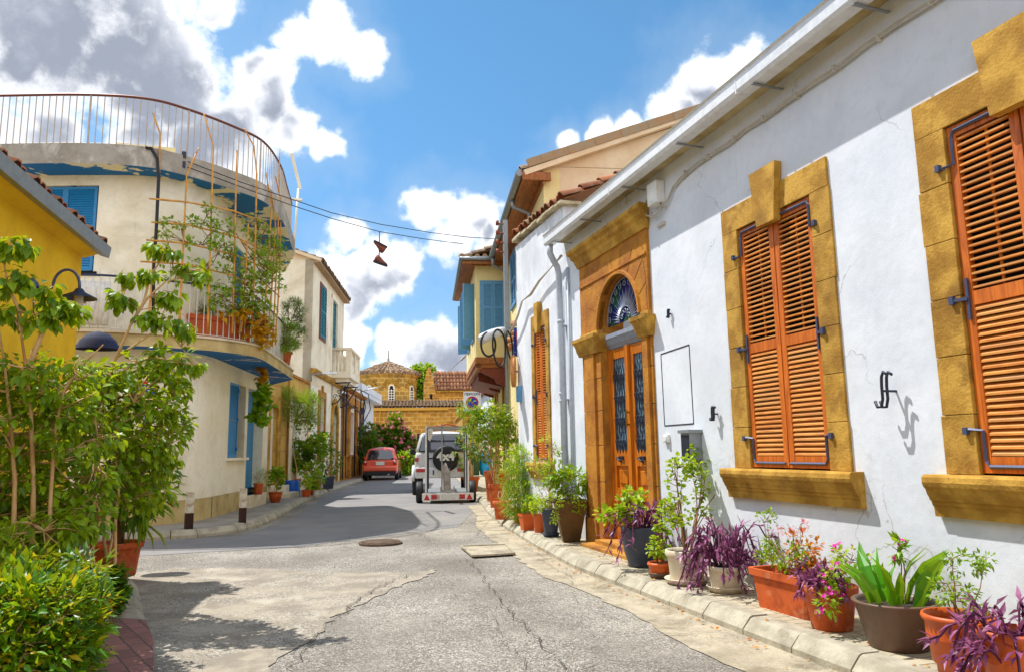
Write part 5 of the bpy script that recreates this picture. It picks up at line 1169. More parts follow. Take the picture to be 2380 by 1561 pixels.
def pot_mesh(T, kind, rt, rb, h, mat, soil=True, saucer=None, segs=28):
    g = MB(); rim = rt*.10
    if kind == 'classic': prof = [(0,0),(rb,0),(rb+.004,.01),(rt*.90,h*.80),(rt*.92,h*.82),(rt,h*.83),(rt+.004,h*.86),(rt+.004,h*.98),(rt,h),(rt*.92,h),(rt*.88,h*.93),(rt*.84,h*.9)]
    elif kind == 'flare': prof = [(0,0),(rb,0),(rb*1.06,.01),(rt*.96,h*.93),(rt*1.02,h*.95),(rt*1.03,h*.985),(rt,h),(rt*.93,h),(rt*.90,h*.95),(rt*.86,h*.88)]
    elif kind == 'bowl': prof = [(0,0),(rb,0),(rb*1.15,.01),(rt*.86,h*.45),(rt*.97,h*.78),(rt*1.06,h*.82),(rt*1.07,h*.92),(rt,h),(rt*.9,h),(rt*.88,h*.85)]
    elif kind == 'tall': prof = [(0,0),(rb,0),(rb*1.02,.02),(rt*.83,h*.35),(rt*.97,h*.75),(rt,h*.97),(rt*.98,h),(rt*.9,h),(rt*.88,h*.93)]
    elif kind == 'ribbed': prof = [(0,0),(rb*.9,0),(rb*.92,h*.14),(rb*1.06,h*.20),(rt*.97,h*.88),(rt*1.03,h*.90),(rt*1.06,h*.95),(rt*1.03,h),(rt*.96,h),(rt*.94,h*.85),(rt*.92,h*.6)]
    elif kind in ('square',): prof = [(0,0),(rb*1.3,0),(rb*1.32,.01),(rt*1.27,h*.86),(rt*1.38,h*.87),(rt*1.38,h),(rt*1.25,h),(rt*1.22,h*.9)]
    elif kind == 'tallsquare': prof = [(0,0),(rb*1.38,0),(rt*1.38,h*.96),(rt*1.41,h*.97),(rt*1.41,h),(rt*1.28,h),(rt*1.26,h*.92)]
    if kind in ('square','tallsquare'): g.lathe(prof, 4, smooth=False, a0=PI/4)
    else: g.lathe(prof, segs if kind != 'ribbed' else 64)
    if kind == 'ribbed':
        vs = g.v; 
        for i, (x, y, z) in enumerate(vs):
            if h*.2 < z < h*.87 and (i % 2): vs[i] = (x*1.018, y*1.018, z)
    p = g.build('pot', M[mat], T)
    if soil:
        g = MB(); sr = prof[-1][0]; g.lathe([(0,prof[-1][1]+.01),(sr*.6,prof[-1][1]+.012),(sr+.002,prof[-1][1])], 4 if 'square' in kind else 20, a0=PI/4 if 'square' in kind else 0); g.build('soil', M['soil'], T)
    if saucer:
        g = MB(); g.lathe([(0,.0),(rb*1.15,0),(rb*1.4,.04),(rb*1.44,.045),(rb*1.4,.05),(rb*1.1,.03)], 24); g.build('saucer', M[saucer], T)
    return prof[-1][1]
def potpos(uL, uR, vr, y, zg=.116):
    c = onY((uL+uR)/2, vr, y); depth = (Vector(c)-CAM).dot(CF); return (c.x, y, zg), (uR-uL)/2*depth/F_PX, c.z-zg
def potted(name, label, cat, uL, uR, vr, y, kind, mat, rbk=.7, zg=.116, saucer=None, group=None, rz=0, soil=True):
    loc, r_, h = potpos(uL, uR, vr, y, zg); T = thing(name, label, cat, loc, rz, group); sz = pot_mesh(T, kind, r_, r_*rbk, h, mat, soil, saucer); return T, r_, h, sz
GP = 'potted plants along the white wall'
def LP(T, u, v, y): p = onY(u, v, y); q = p-T.location; return (Matrix.Rotation(-T.rotation_euler.z, 3, 'Z') @ q)   # sight line -> local point of T
def ppm(y): return 1.0
# 1
T, r_, h, sz = potted('potted_plant','ribbed terracotta pot of purple trailing leaves cut off by the right edge of the photo','potted plant',2283,2425,1462,2.62,'ribbed','terra2',.8,group=GP)
spill(T, (0,0,sz), r_, 26, .085, h, .36, 'l_purple', 11, .22)
# 2
T, r_, h, sz = potted('potted_plant','bright orange ribbed pot holding a small twiggy shrub, right of the big brown pot','potted plant',2152,2300,1425,3.10,'ribbed','terra2',.78,group=GP)
grow(T, (.03,0,sz-.02), [(LP(T,2215,1370,3.15),(.10,.10,.06),16),(LP(T,2240,1310,3.1),(.10,.08,.05),10),(LP(T,2290,1300,3.1),(.06,.05,.03),4),(LP(T,2262,1415,3.05),(.07,.05,.02),8)],'l_mid','lance',.03,16,.035,5,.006,'barkd',.1,12,2.2,twig=.0018)
# 3
T, r_, h, sz = potted('potted_plant','large wide brown resin pot with upright broad sword leaves and one pink flower','potted plant',1988,2172,1392,3.62,'flare','brownpot',.66,group=GP)
r = random.Random(13); P=[];D=[];N=[];LL=[]
for i in range(19):
    a = r.uniform(0,2*PI); q = r_*r.uniform(.1,.7); P.append((math.cos(a)*q-.03, math.sin(a)*q, sz-.02)); D.append((math.cos(a)*.45+r.uniform(-.15,.15), math.sin(a)*.35, 1)); N.append((math.cos(a+2.2),math.sin(a+2.2),.2)); LL.append(r.uniform(.22,.42))
g = MB(); g.leaves(P, D, N, LL, 'strap', .85); g.build('foliage', M['l_canna'], T)
grow(T, (.02,.02,sz-.02), [(LP(T,2085,1275,3.6),(.03,.03,.06),10)],'l_mid','lance',.06,5,.02,2,.006,'barkd',-.2,14,2.0,flower='f_pink',nf=3,fsize=.035,twig=.002)
# 4
T, r_, h, sz = potted('potted_plant','round terracotta pot with magenta flowers hanging over its front','potted plant',1866,1988,1357,4.12,'classic','terra',.72,group=GP)
spill(T, (-.08,0,sz), r_*.6, 12, .075, h, .20, 'l_purple', 15, .16)
grow(T, (.03,0,sz-.02), [(LP(T,1935,1335,4.0),(.10,.08,.08),16),(LP(T,1975,1300,4.1),(.12,.08,.07),14),(LP(T,1925,1400,3.93),(.05,.03,.08),8)],'l_light','ovate',.04,8,.05,5,.005,'barkd',.1,16,flower='f_pink',nf=44,fsize=.036,twig=.002)
# 5 trough
loc = (3.42, 4.60, .116); T = thing('potted_plant','long rectangular terracotta trough of mixed green and orange foliage','potted plant',loc,RAD(92),GP)
g = MB(); a_, b_, h = .30,.115,.27
secs = []
for x, y_, z in ((a_*.86,b_*.8,0),(a_*.97,b_*.95,h*.8),(a_*1.04,b_*1.1,h*.82),(a_*1.05,b_*1.12,h),(a_*.96,b_*.93,h),(a_*.93,b_*.88,h*.86)):
    ring = []
    for cxx_, cyy_, a0 in ((1,1,0),(-1,1,90),(-1,-1,180),(1,-1,270)):
        for k in (0,45,90): ring.append((cxx_*(x-.03)+.03*math.cos(RAD(a0+k)), cyy_*(y_-.03)+.03*math.sin(RAD(a0+k)), z))
    secs.append(ring)
g.loft(secs, cap=True, smooth=False); g.build('pot', M['terra'], T)
grow(T, (0,0,h-.04), [((.02,.0,h+.10),(.28,.12,.09),34),((.2,.0,h+.26),(.07,.07,.16),12)],'l_mid','ovate',.032,12,.05,10,.005,'barkd',0,17,twig=.002,spread=.15,flower='f_yellow',nf=4,fsize=.015)
grow(T, (-.1,0,h-.04), [((-.16,.0,h+.17),(.12,.08,.12),18),((-.24,-.02,h+.06),(.08,.07,.05),8)],'l_autumn','ovate',.035,10,.045,6,.005,'barkd',0,18,twig=.002,spread=.1,parts=('stem','orange_foliage','flower'))
grow(T, (-.05,.0,h-.04), [((.0,.0,h+.30),(.05,.05,.06),7),((-.15,0,h+.32),(.05,.04,.05),5)],'f_rose','ovate',.014,14,.03,6,.003,'barkd',-.3,19,twig=.0015,spread=.08,parts=('stem','flower_spike','flower'))
spill(T, (-.22,-.05,h-.02), .08, 7, .075, h, .22, 'l_purple', 20, .1, name=('trailing_stem','purple_foliage'))
# 6
T, r_, h, sz = potted('potted_plant','cream pot on a saucer buried under a large mass of purple trailing leaves','potted plant',1643,1727,1312,5.42,'classic','creampot',.75,saucer='creampot',group=GP)
spill(T, (0,0,sz), r_*1.0, 38, .09, h, .40, 'l_purple', 21, .34)
# 7
T, r_, h, sz = potted('potted_plant','tall open rose geranium shrub in a cream pot in front of the mailbox','potted plant',1547,1640,1276,5.86,'classic','creampot',.78,saucer='creampot',group=GP)
grow(T, (0,0,sz-.02), [(LP(T,1600,1120,6.1),(.22,.12,.20),30),(LP(T,1640,1060,6.2),(.16,.1,.10),14),(LP(T,1575,1080,6.1),(.12,.1,.12),12),(LP(T,1685,1085,6.2),(.07,.06,.05),6),(LP(T,1570,1190,5.8),(.12,.1,.14),12),(LP(T,1630,1190,6),(.09,.08,.05),5)],'l_light','round',.035,9,.05,9,.010,'barkd',.05,22,1.0,flower='f_red',nf=4,fsize=.022,twig=.003)
# 8
T, r_, h, sz = potted('potted_plant','small shallow orange bowl with light green leaves beside the slate blue pot','potted plant',1506,1560,1305,6.2,'bowl','terra2',.72,saucer='brownpot',group=GP)
grow(T, (0,0,sz-.02), [(LP(T,1535,1270,6.2),(.11,.09,.10),22),(LP(T,1548,1200,6.2),(.11,.08,.14),20)],'l_light','round',.035,9,.04,5,.006,'barkd',0,23,flower='f_yellow',nf=4,fsize=.025,twig=.003)
# 9
T, r_, h, sz = potted('potted_plant','tall slate blue pot of lime geranium and purple trailing leaves next to the doorway','potted plant',1442,1530,1222,6.85,'tall','greypot',.62,group=GP)
grow(T, (-.05,0,sz-.02), [(LP(T,1455,1180,6.8),(.16,.12,.10),26),(LP(T,1470,1150,6.9),(.10,.1,.07),12),(LP(T,1410,1195,6.8),(.09,.06,.04),8)],'l_light','round',.055,7,.05,6,.009,'bark',0,24,flower='f_rose',nf=8,fsize=.03,twig=.004)
spill(T, (.02,-.02,sz), r_*1.0, 26, .085, h, .46, 'l_purple', 25, .24)
# 10
T, r_, h, sz = potted('potted_plant','tall tapering bronze square planter with a leafy green bush left of the doorway','potted plant',1287,1361,1160,9.0,'tallsquare','bronzepot',.52,group=GP,rz=RAD(-14))
grow(T, (0,0,sz-.02), [(LP(T,1320,1120,9.05),(.26,.2,.16),44),(LP(T,1290,1100,9.05),(.16,.14,.14),20)],'l_mid','ovate',.06,11,.07,8,.008,'barkd',0,26,twig=.004)
grow(T, (0,0,sz), [(LP(T,1300,1165,8.8),(.28,.08,.08),20),(LP(T,1290,1195,8.8),(.05,.04,.12),6),(LP(T,1345,1170,8.8),(.10,.06,.12),8)],'l_light','ovate',.03,14,.05,3,.004,'barkd',.2,27,twig=.003,parts=('stem','trailing_foliage','flower'))
# 11
T, r_, h, sz = potted('potted_plant','slim slate blue pot on a saucer hidden behind the bronze planter','potted plant',1259,1300,1180,9.62,'tall','greypot',.7,saucer='greypot',group=GP)
grow(T, (0,0,sz), [(LP(T,1265,1150,9.6),(.18,.14,.16),26),(LP(T,1278,1060,9.8),(.14,.12,.30),20),(LP(T,1240,1090,9.8),(.14,.12,.2),14)],'l_light','lance',.06,9,.07,10,.007,'bark',.2,28,1.8,twig=.003)
# 12, 13
T, r_, h, sz = potted('potted_plant','small round terracotta pot of stonecrop between the square pot and the blue pot','potted plant',1238,1269,1193,10.15,'classic','terra2',.72,group=GP)
grow(T, (0,0,sz), [(LP(T,1250,1175,10.1),(.10,.09,.08),14)],'l_light','round',.05,7,.04,3,.006,'bark',-.1,29,twig=.003)
T, r_, h, sz = potted('potted_plant','square orange terracotta pot with a small succulent at the kerb','potted plant',1207,1243,1193,10.55,'square','terra2',.72,group=GP)
grow(T, (0,0,sz), [(LP(T,1228,1170,10.5),(.08,.08,.08),10)],'l_mid','round',.06,7,.04,2,.006,'bark',-.2,30,twig=.003)
# 14
T, r_, h, sz = potted('potted_plant','big feathery light green bush completely hiding its pot under the narrow shuttered window','potted plant',1190,1235,1180,11.6,'classic','terra',.75,group=GP)
grow(T, (0,0,sz), [(LP(T,1207,1165,11.5),(.26,.24,.32),60),(LP(T,1200,1110,11.6),(.22,.2,.25),36),(LP(T,1225,1070,11.6),(.28,.2,.22),24)],'l_mid','needle',.11,34,.13,10,.006,'bark',-.1,31,2.6,twig=.003)
T = thing('potted_plant','loose pale green shrub leaning on the wall behind the feathery bush','potted plant',(3.6,12.4,.116),0,GP); pot_mesh(T,'classic',.16,.12,.3,'terra')
grow(T, (0,0,.27), [(LP(T,1235,1065,12.3),(.34,.2,.26),34),(LP(T,1270,1045,12.3),(.2,.15,.2),10),(LP(T,1195,1070,12.4),(.2,.15,.2),14)],'l_light','ovate',.075,8,.08,8,.008,'bark',.1,32,twig=.004)
# 15 jug
T, r_, h, sz = potted('potted_plant','little terracotta jug with handles beside the tall pot at the trailer','potted plant',1163,1181,1158,14.3,'bowl','terra',.6,group=GP)
g = MB()
for s_ in (-1,1): g.tube([(s_*r_*.9,0,h*.9),(s_*r_*1.7,0,h*1.25),(s_*r_*1.4,0,h*1.7),(s_*r_*.6,0,h*1.6)], .012, 5)
g.build('handle', M['creampot'], T)
grow(T, (0,0,h), [((0,0,h+.12),(.09,.09,.10),8)],'l_mid','lance',.07,8,.05,2,.004,'bark',0,33,twig=.003)
# 16
def cane_shrub(T, sz, blobs, seed, nst=9, leaf='l_mid', L=.095, per=10):
    grow(T, (0,0,sz), blobs, leaf, 'lance', L, per, .12, nst, .014, 'bark', .35, seed, 2.3, spread=.07, twig=.004)
T, r_, h, sz = potted('potted_plant','tall bushy cane shrub in a big terracotta pot behind the trailer wheel','potted plant',1134,1178,1124,14.95,'classic','terra',.72,group=GP)
cane_shrub(T, sz, [(LP(T,1140,990,15.0),(.42,.35,.30),70),(LP(T,1105,985,15.0),(.30,.3,.30),34),(LP(T,1175,1000,15.0),(.26,.25,.24),30),(LP(T,1090,950,15.1),(.2,.2,.14),14),(LP(T,1150,955,15.1),(.26,.2,.16),20),(LP(T,1150,1060,15.0),(.2,.2,.2),12)], 34, 12, 'l_mid')
T, r_, h, sz = potted('potted_plant','second cane shrub in a wide terracotta pot further along the pavement','potted plant',1124,1184,1093,17.0,'classic','terra',.74,group=GP)
cane_shrub(T, sz, [(LP(T,1160,1020,17.0),(.5,.4,.4),40),(LP(T,1115,1030,17.0),(.34,.3,.4),26),(LP(T,1180,970,17.0),(.36,.3,.3),20)], 35, 9, 'l_dark')
T = thing('potted_plant','dark leafy plant beyond the two big terracotta pots near the bins','potted plant',(5.3,21.5,.116),0,GP); pot_mesh(T,'classic',.25,.18,.4,'terra')
cane_shrub(T, .38, [((-.1,0,1.2),(.4,.4,.6),36)], 36, 6, 'l_mid')

# ---------------- left side, far pots
GL = 'potted plants by the doors of the left row'
def lpot(label, uL, uR, vr, y, kind, mat, blobs, leaf, L, seed, kindl='ovate', rbk=.75, zg=.12, flower=None, nf=0, per=8, nst=4, cr=.09, name='potted_plant'):
    T, r_, h, sz = potted(name, label, 'potted plant', uL, uR, vr, y, kind, mat, rbk, zg, group=GL)
    grow(T, (0,0,sz), [(LP(T,u,v,y), rad, n) for u, v, rad, n in blobs], leaf, kindl, L, per, cr, nst, .01, 'bark', .1, seed, flower=flower, nf=nf, fsize=.05, twig=.004); return T
lpot('fine leaved plant in a red brown pot on the blue door step', 590,612,1122,17.9,'classic','terra',[(601,1105,(.22,.2,.12),26)],'l_mid',.08,41,'needle',zg=.38,per=30,cr=.12)
lpot('ribbed terracotta pot with a leafy geranium in front of the stone steps', 625,656,1142,19.2,'ribbed','terra',[(642,1110,(.2,.18,.2),22),(650,1092,(.16,.14,.1),10)],'l_mid',.08,42,'round',flower='f_red',nf=4)
lpot('small terracotta pot at the foot of the plant cluster', 701,723,1137,21.3,'classic','terra2',[(712,1122,(.18,.15,.14),14)],'l_light',.07,44,'round',flower='f_red',nf=2)
lpot('slim terracotta pot behind the small one', 717,731,1132,22.2,'classic','terra2',[(722,1100,(.25,.2,.3),24)],'l_mid',.09,45,flower='f_red',nf=3)
lpot('small white pot with leafy greenery at the pavement edge', 728,743,1138,21.9,'classic','signwhite',[(735,1115,(.22,.2,.22),22)],'l_mid',.09,46,'round')
lpot('dark square planter with tall leafy stems before the arched teal door', 748,778,1106,25.6,'square','greypot',[(765,1070,(.35,.3,.45),40),(755,1030,(.3,.25,.3),24)],'l_dark',.11,47)
lpot('geranium bush with red flowers in the middle of the plant cluster', 722,748,1110,24.0,'classic','terra',[(722,1060,(.5,.4,.5),60),(740,1030,(.35,.3,.3),26),(705,1075,(.35,.3,.4),34)],'l_mid',.10,48,'round',flower='f_red',nf=22)
lpot('dense dark shrub against the stone wall behind the blue barrel', 668,700,1112,24.2,'classic','terra',[(700,1030,(.55,.4,.7),60),(675,1060,(.4,.3,.6),40)],'l_dark',.11,49)
# blue barrel with a small tree
loc, r_, h = potpos(663, 697, 1115, 22.6, .12); T = thing('potted_tree','blue plastic barrel with a small crooked tree and spiky fine crown','potted tree',loc)
g = MB(); g.lathe([(0,0),(r_*.95,0),(r_,.03),(r_*1.04,h*.3),(r_*1.04,h*.7),(r_,h*.93),(r_*.93,h),(r_*.8,h),(r_*.78,h*.93)], 24); g.build('barrel', M['bluebarrel'], T)
y = 22.6
tr = [LP(T,688,1112,y),LP(T,690,1090,y),LP(T,684,1060,y),LP(T,680,1020,y),LP(T,682,990,y),LP(T,690,975,y)]
grow(T, tr[-1], [(LP(T,668,935,y),(.35,.35,.42),34),(LP(T,700,940,y),(.40,.38,.40),40),(LP(T,722,955,y),(.34,.34,.36),34),(LP(T,690,965,y),(.5,.4,.22),20)],'l_mid','needle',.20,28,.18,6,.022,'bark',-.35,50,1.6,stems=[tr],twig=.008,spread=.02)

# ---------------- left foreground: ficus trees, bushes and pots
T, r_, h, sz = potted('potted_plant','very large terracotta pot with spiky sword leaves hanging out on its right, left foreground','potted plant',218,329,1258,8.4,'classic','terra',.74,zg=.096)
grow(T, (0,0,sz), [(LP(T,300,1010,8.4),(.5,.4,.55),60),(LP(T,330,1120,8.3),(.35,.3,.4),30)],'l_dark','ovate',.085,10,.11,7,.02,'barkd',.4,60,twig=.006)
r = random.Random(61); P=[];D=[];N=[];LL=[]
for cu_, cv_, n in ((345,950,26),(330,1040,22),(340,1165,30),(350,1130,24),(320,1210,16)):
    c = LP(T,cu_,cv_,8.3)
    for i in range(n): v = rvec(r).normalized(); P.append(tuple(c)); D.append((v.x*1.0+.25, v.y, v.z*.9-.15)); N.append((0,0,1)); LL.append(r.uniform(.22,.42))
g = MB(); g.leaves(P, D, N, LL, 'strap', .55); g.build('sword_leaves', M['l_mid'], T)
T, r_, h, sz = potted('potted_plant','terracotta pot with slim grey trunks and a succulent mat hanging over its rim, left foreground','potted tree',205,290,1372,6.35,'classic','terra',.72,zg=.096)
yy = 6.4
tr1 = [LP(T,208,1340,yy),LP(T,200,1230,yy),LP(T,205,1100,yy),LP(T,222,990,yy)]; tr2 = [LP(T,196,1340,yy),LP(T,190,1230,yy),LP(T,178,1120,yy),LP(T,160,1000,yy)]
tr3 = [LP(T,214,1340,yy),LP(T,218,1230,yy),LP(T,245,1120,yy),LP(T,285,1030,yy)]
br1 = [LP(T,222,990,yy),LP(T,245,900,yy),LP(T,270,830,yy),LP(T,305,752,yy),LP(T,345,690,yy),LP(T,385,655,yy),LP(T,440,640,yy)]
br2 = [LP(T,305,752,yy),LP(T,335,700,yy),LP(T,350,640,yy),LP(T,378,600,yy),LP(T,392,560,yy)]
br3 = [LP(T,245,900,yy),LP(T,300,850,yy),LP(T,350,830,yy),LP(T,420,840,yy),LP(T,455,850,yy)]
br4 = [LP(T,270,830,yy),LP(T,330,790,yy),LP(T,400,740,yy)]
B = lambda *l: [(LP(T,u,v,yy+dy), rad, n) for u, v, dy, rad, n in l]
grow(T, (0,0,sz), B((250,960,.0,(.44,.35,.28),60),(330,900,.1,(.38,.3,.24),50),(360,1010,.2,(.24,.25,.34),56),(280,1060,.1,(.34,.3,.28),50),(325,1120,.3,(.26,.3,.20),36),(390,845,.1,(.16,.18,.12),26),(210,890,0,(.24,.25,.18),30),(240,1150,.1,(.28,.2,.12),16)),
     'l_ficus','ovate',.060,12,.085,3,.016,'bark',.75,62,lsd=.5,stems=[tr1,tr2,tr3,br1,br2,br3,br4],twig=.0055)
grow(T, br1[3], B((350,640,0,(.05,.05,.03),5),(365,575,0,(.06,.05,.02),7),(410,585,0,(.03,.03,.02),3),(440,625,0,(.05,.04,.04),7),(470,640,0,(.05,.04,.04),6),(400,690,0,(.07,.05,.05),8),(280,690,0,(.08,.05,.05),9),(345,740,0,(.07,.05,.05),8),(395,745,0,(.05,.05,.05),6),(310,640,0,(.07,.05,.04),7),(455,850,0,(.03,.03,.02),4),(430,760,0,(.05,.05,.04),5)),
     'l_ficus','ovate',.082,7,.055,0,.01,'bark',1.3,63,stems=[br1,br2,br4],twig=.0035,parts=('branch','sparse_foliage','flower'))
grow(T, (0,0,sz), B((235,1325,-.1,(.14,.14,.03),26),(268,1335,-.1,(.08,.08,.04),16),(283,1380,-.12,(.035,.04,.12),22)),'l_dark','round',.035,14,.035,2,.004,'barkd',.3,64,twig=.002,parts=('runner','succulent_mat','flower'))
# big ficus nearer the camera
loc = (-2.02, 5.3, .096); T = thing('potted_tree','large ficus with several pale trunks against the yellow wall, left edge','potted tree',loc); pot_mesh(T,'classic',.26,.2,.42,'terra'); yy = 5.3
st = [[LP(T,30,1290,yy),LP(T,35,1120,yy),LP(T,25,980,yy),LP(T,10,840,yy),LP(T,-10,720,yy)],[LP(T,75,1290,yy),LP(T,78,1130,yy),LP(T,72,960,yy),LP(T,62,860,yy),LP(T,48,770,yy),LP(T,20,720,yy)],
      [LP(T,112,1290,yy),LP(T,118,1150,yy),LP(T,128,1000,yy),LP(T,150,900,yy),LP(T,200,840,yy),LP(T,240,800,yy)],[LP(T,48,770,yy),LP(T,44,720,yy),LP(T,25,680,yy),LP(T,14,640,yy),LP(T,8,600,yy)],[LP(T,62,860,yy),LP(T,100,770,yy),LP(T,125,700,yy),LP(T,118,690,yy)]]
B = lambda *l: [(LP(T,u,v,yy+dy), rad, n) for u, v, dy, rad, n in l]
grow(T, (0,0,.4), B((60,880,.1,(.38,.35,.15),34),(150,850,.1,(.24,.25,.07),11),(150,920,.2,(.32,.3,.20),46),(50,980,.2,(.40,.35,.24),50),(170,1010,.2,(.28,.3,.20),38),(100,1120,.3,(.42,.3,.20),60),(20,1200,.3,(.3,.25,.12),40),(150,1210,.25,(.26,.22,.14),40),(60,1240,-.1,(.3,.2,.12),40)),
     'l_ficus','ovate',.055,12,.08,2,.018,'bark',.75,65,lsd=.5,stems=st,twig=.005)
grow(T, st[3][-1], B((30,575,0,(.05,.05,.04),7),(62,570,0,(.05,.04,.02),5),(10,660,0,(.06,.05,.05),8),(45,650,0,(.05,.05,.05),8),(20,725,0,(.08,.06,.05),10),(128,712,0,(.08,.06,.05),12),(110,670,0,(.05,.05,.04),6),(165,720,0,(.05,.05,.04),8),(90,740,0,(.08,.06,.05),10)),
     'l_ficus','ovate',.072,7,.05,0,.008,'bark',1.3,66,stems=[st[3],st[4]],twig=.003,parts=('branch','sparse_foliage','flower'))
# shrub with pine-like sprays at the very edge
loc = (-1.95, 4.4, .096); T = thing('potted_plant','spiky needle leaved plant at the left edge above the flowering bush','potted plant',loc); pot_mesh(T,'classic',.2,.15,.35,'terra')
r = random.Random(67); P=[];D=[];N=[];LL=[]
for cu_, cv_, n in ((-10,1235,60),(-20,1300,60),(20,1270,40)):
    c = LP(T,cu_,cv_,4.4)
    for i in range(n): v = rvec(r).normalized(); P.append(tuple(c)); D.append((v.x*1.0+.3, v.y, v.z*.55)); N.append((0,0,1)); LL.append(r.uniform(.12,.26))
g = MB(); g.leaves(P, D, N, LL, 'needle', 1.2); g.build('needles', M['l_light'], T); g = MB(); g.tube([(0,0,.3),tuple(LP(T,-10,1235,4.4))], .02, 6); g.build('stem', M['bark'], T)
# bottom-left flowering bush
loc = (-1.42, 3.75, .096); T = thing('potted_plant','dense bright green bush with small yellow flowers filling the bottom left corner','potted plant',loc); pot_mesh(T,'classic',.24,.18,.30,'terra'); yy = 3.9
B = lambda *l: [(LP(T,u,v,yy+dy), rad, n) for u, v, dy, rad, n in l]
grow(T, (0,0,.28), B((60,1460,0,(.30,.3,.22),150),(120,1410,.1,(.22,.26,.13),90),(140,1470,.1,(.11,.2,.14),50),(30,1370,.2,(.22,.25,.14),70),(105,1530,-.1,(.20,.25,.15),90),(180,1405,.2,(.09,.12,.06),16),(150,1345,.5,(.18,.2,.05),34),(10,1540,-.2,(.2,.2,.15),60)),
     'l_bush','lance',.046,15,.075,16,.006,'bark',0,68,1.9,spread=.12,twig=.0025,flower='f_yellow',nf=60,fsize=.014,lsd=.55,shell=.8)
grow(T, (0,0,.28), B((60,1460,0,(.30,.3,.22),90),(130,1430,.1,(.24,.26,.17),60),(110,1530,-.1,(.2,.25,.15),50),(190,1320,.3,(.14,.1,.07),9),(80,1320,.3,(.2,.1,.07),10)), 'l_dark','lance',.06,12,.08,6,.006,'barkd',-.1,168,1.5,spread=.12,twig=.0025,lsd=.6,shell=.8,parts=('dark_stem','dark_foliage','flower'))
T = thing('plant_pot','empty looking terracotta pot half hidden by the flowering bush','plant pot',(-1.20,4.9,.096)); pot_mesh(T,'classic',.15,.11,.28,'terra')
loc = (-1.8, 5.9, .096)
T = thing('potted_plant','low dark leaved plant filling the gap between the ficus pots, left foreground','potted plant',(-1.75,5.75,.096)); pot_mesh(T,'classic',.22,.16,.32,'terra'); yy = 5.75
grow(T, (0,0,.3), [((0,0,.55),(.45,.35,.3),110),((.1,.2,.9),(.4,.35,.35),80)],'l_mid','ovate',.07,11,.09,8,.01,'barkd',.2,69,twig=.004)

# ---------------- far plants
T = thing('oleander_bush','pink flowering oleander bush beside the red car before the church','bush',tuple(onY(905,1085,44.0))[:2]+(0,))
y = 44.0; grow(T, (0,0,.1), [(LP(T,905,1025,y),(1.1,.9,1.0),90),(LP(T,882,1035,y),(.7,.8,.8),50),(LP(T,938,1035,y),(.8,.8,.7),60),(LP(T,915,988,y),(.45,.5,.6),26)],'l_dark','lance',.26,14,.30,8,.05,'barkd',-.2,71,2.6,flower='f_rose',nf=420,fsize=.17,twig=.015)
T = thing('dark_shrub','dark green shrub in front of the small white house','bush',tuple(onY(850,1095,38.0))[:2]+(0,)); y = 38.0
grow(T, (0,0,.1), [(LP(T,852,1030,y),(.5,.5,1.0),60),(LP(T,862,1050,y),(.5,.5,.8),40)],'l_dark','lance',.2,16,.2,5,.03,'barkd',-.1,72,2.2,twig=.01)
T = thing('pine_tree','round green tree crown rising between the apse and the nave','tree',tuple(onY(985,1051,70.0))[:2]+(0,)); y = 70.0
grow(T, (0,0,0), [(LP(T,985,885,y),(1.3,1.2,1.6),90),(LP(T,972,905,y),(1.0,1.0,1.2),50),(LP(T,978,870,y),(.8,.8,.7),20)],'l_mid','ovate',.35,14,.45,3,.2,'barkd',0,73,twig=.03,parts=('trunk','crown','flower'))
T = thing('green_bush','green bush behind the red car below the ochre wall','bush',tuple(onY(950,1100,42.0))[:2]+(0,)); y = 42.0
grow(T, (0,0,.1), [(LP(T,952,1075,y),(.7,.6,.6),60)],'l_mid','ovate',.2,12,.2,4,.03,'barkd',0,74,twig=.01)
g = MB(); YW = thing('ochre_garden_wall','low ochre garden wall with a pale coping behind the red car','wall',(6.6,44.9,0),RAD(-17)); g.box((-1.5,0,0),(5.5,.3,2.0)); g.build('wall', M['stone'], YW); g = MB(); g.box((-1.6,-.05,2.0),(5.6,.35,2.15)); g.build('coping', M['cream'], YW)
# ================================================================== vehicles, trellis, signs, small things
def text_mesh(name, s_, size, mat, parent, loc, rot, depth=.002, bold=.0):
    cu = bpy.data.curves.new(name, 'FONT'); cu.body = s_; cu.size = size; cu.extrude = depth; cu.align_x = 'CENTER'; cu.align_y = 'CENTER'; cu.offset = bold
    t = bpy.data.objects.new(name, cu); COL.objects.link(t); bpy.context.view_layer.update()
    me = bpy.data.meshes.new_from_object(t.evaluated_get(bpy.context.evaluated_depsgraph_get())); bpy.data.objects.remove(t)
    o = bpy.data.objects.new(name, me); COL.objects.link(o); me.materials.clear(); me.materials.append(mat); o.parent = parent; o.location = loc; o.rotation_euler = rot; return o
def body_loft(name, secs, mat, parent, sub=1):
    """secs: (y, [(x,z) half outline from bottom centre outwards to the top centre])"""
    g = MB(); rings = []
    for y, h in secs: rings.append([(x, y, z) for x, z in h]+[(-x, y, z) for x, z in reversed(h)])
    g.loft(rings, smooth=True); o = g.build(name, mat, parent)
    if sub: m_ = o.modifiers.new('sub', 'SUBSURF'); m_.levels = sub; m_.render_levels = sub
    return o
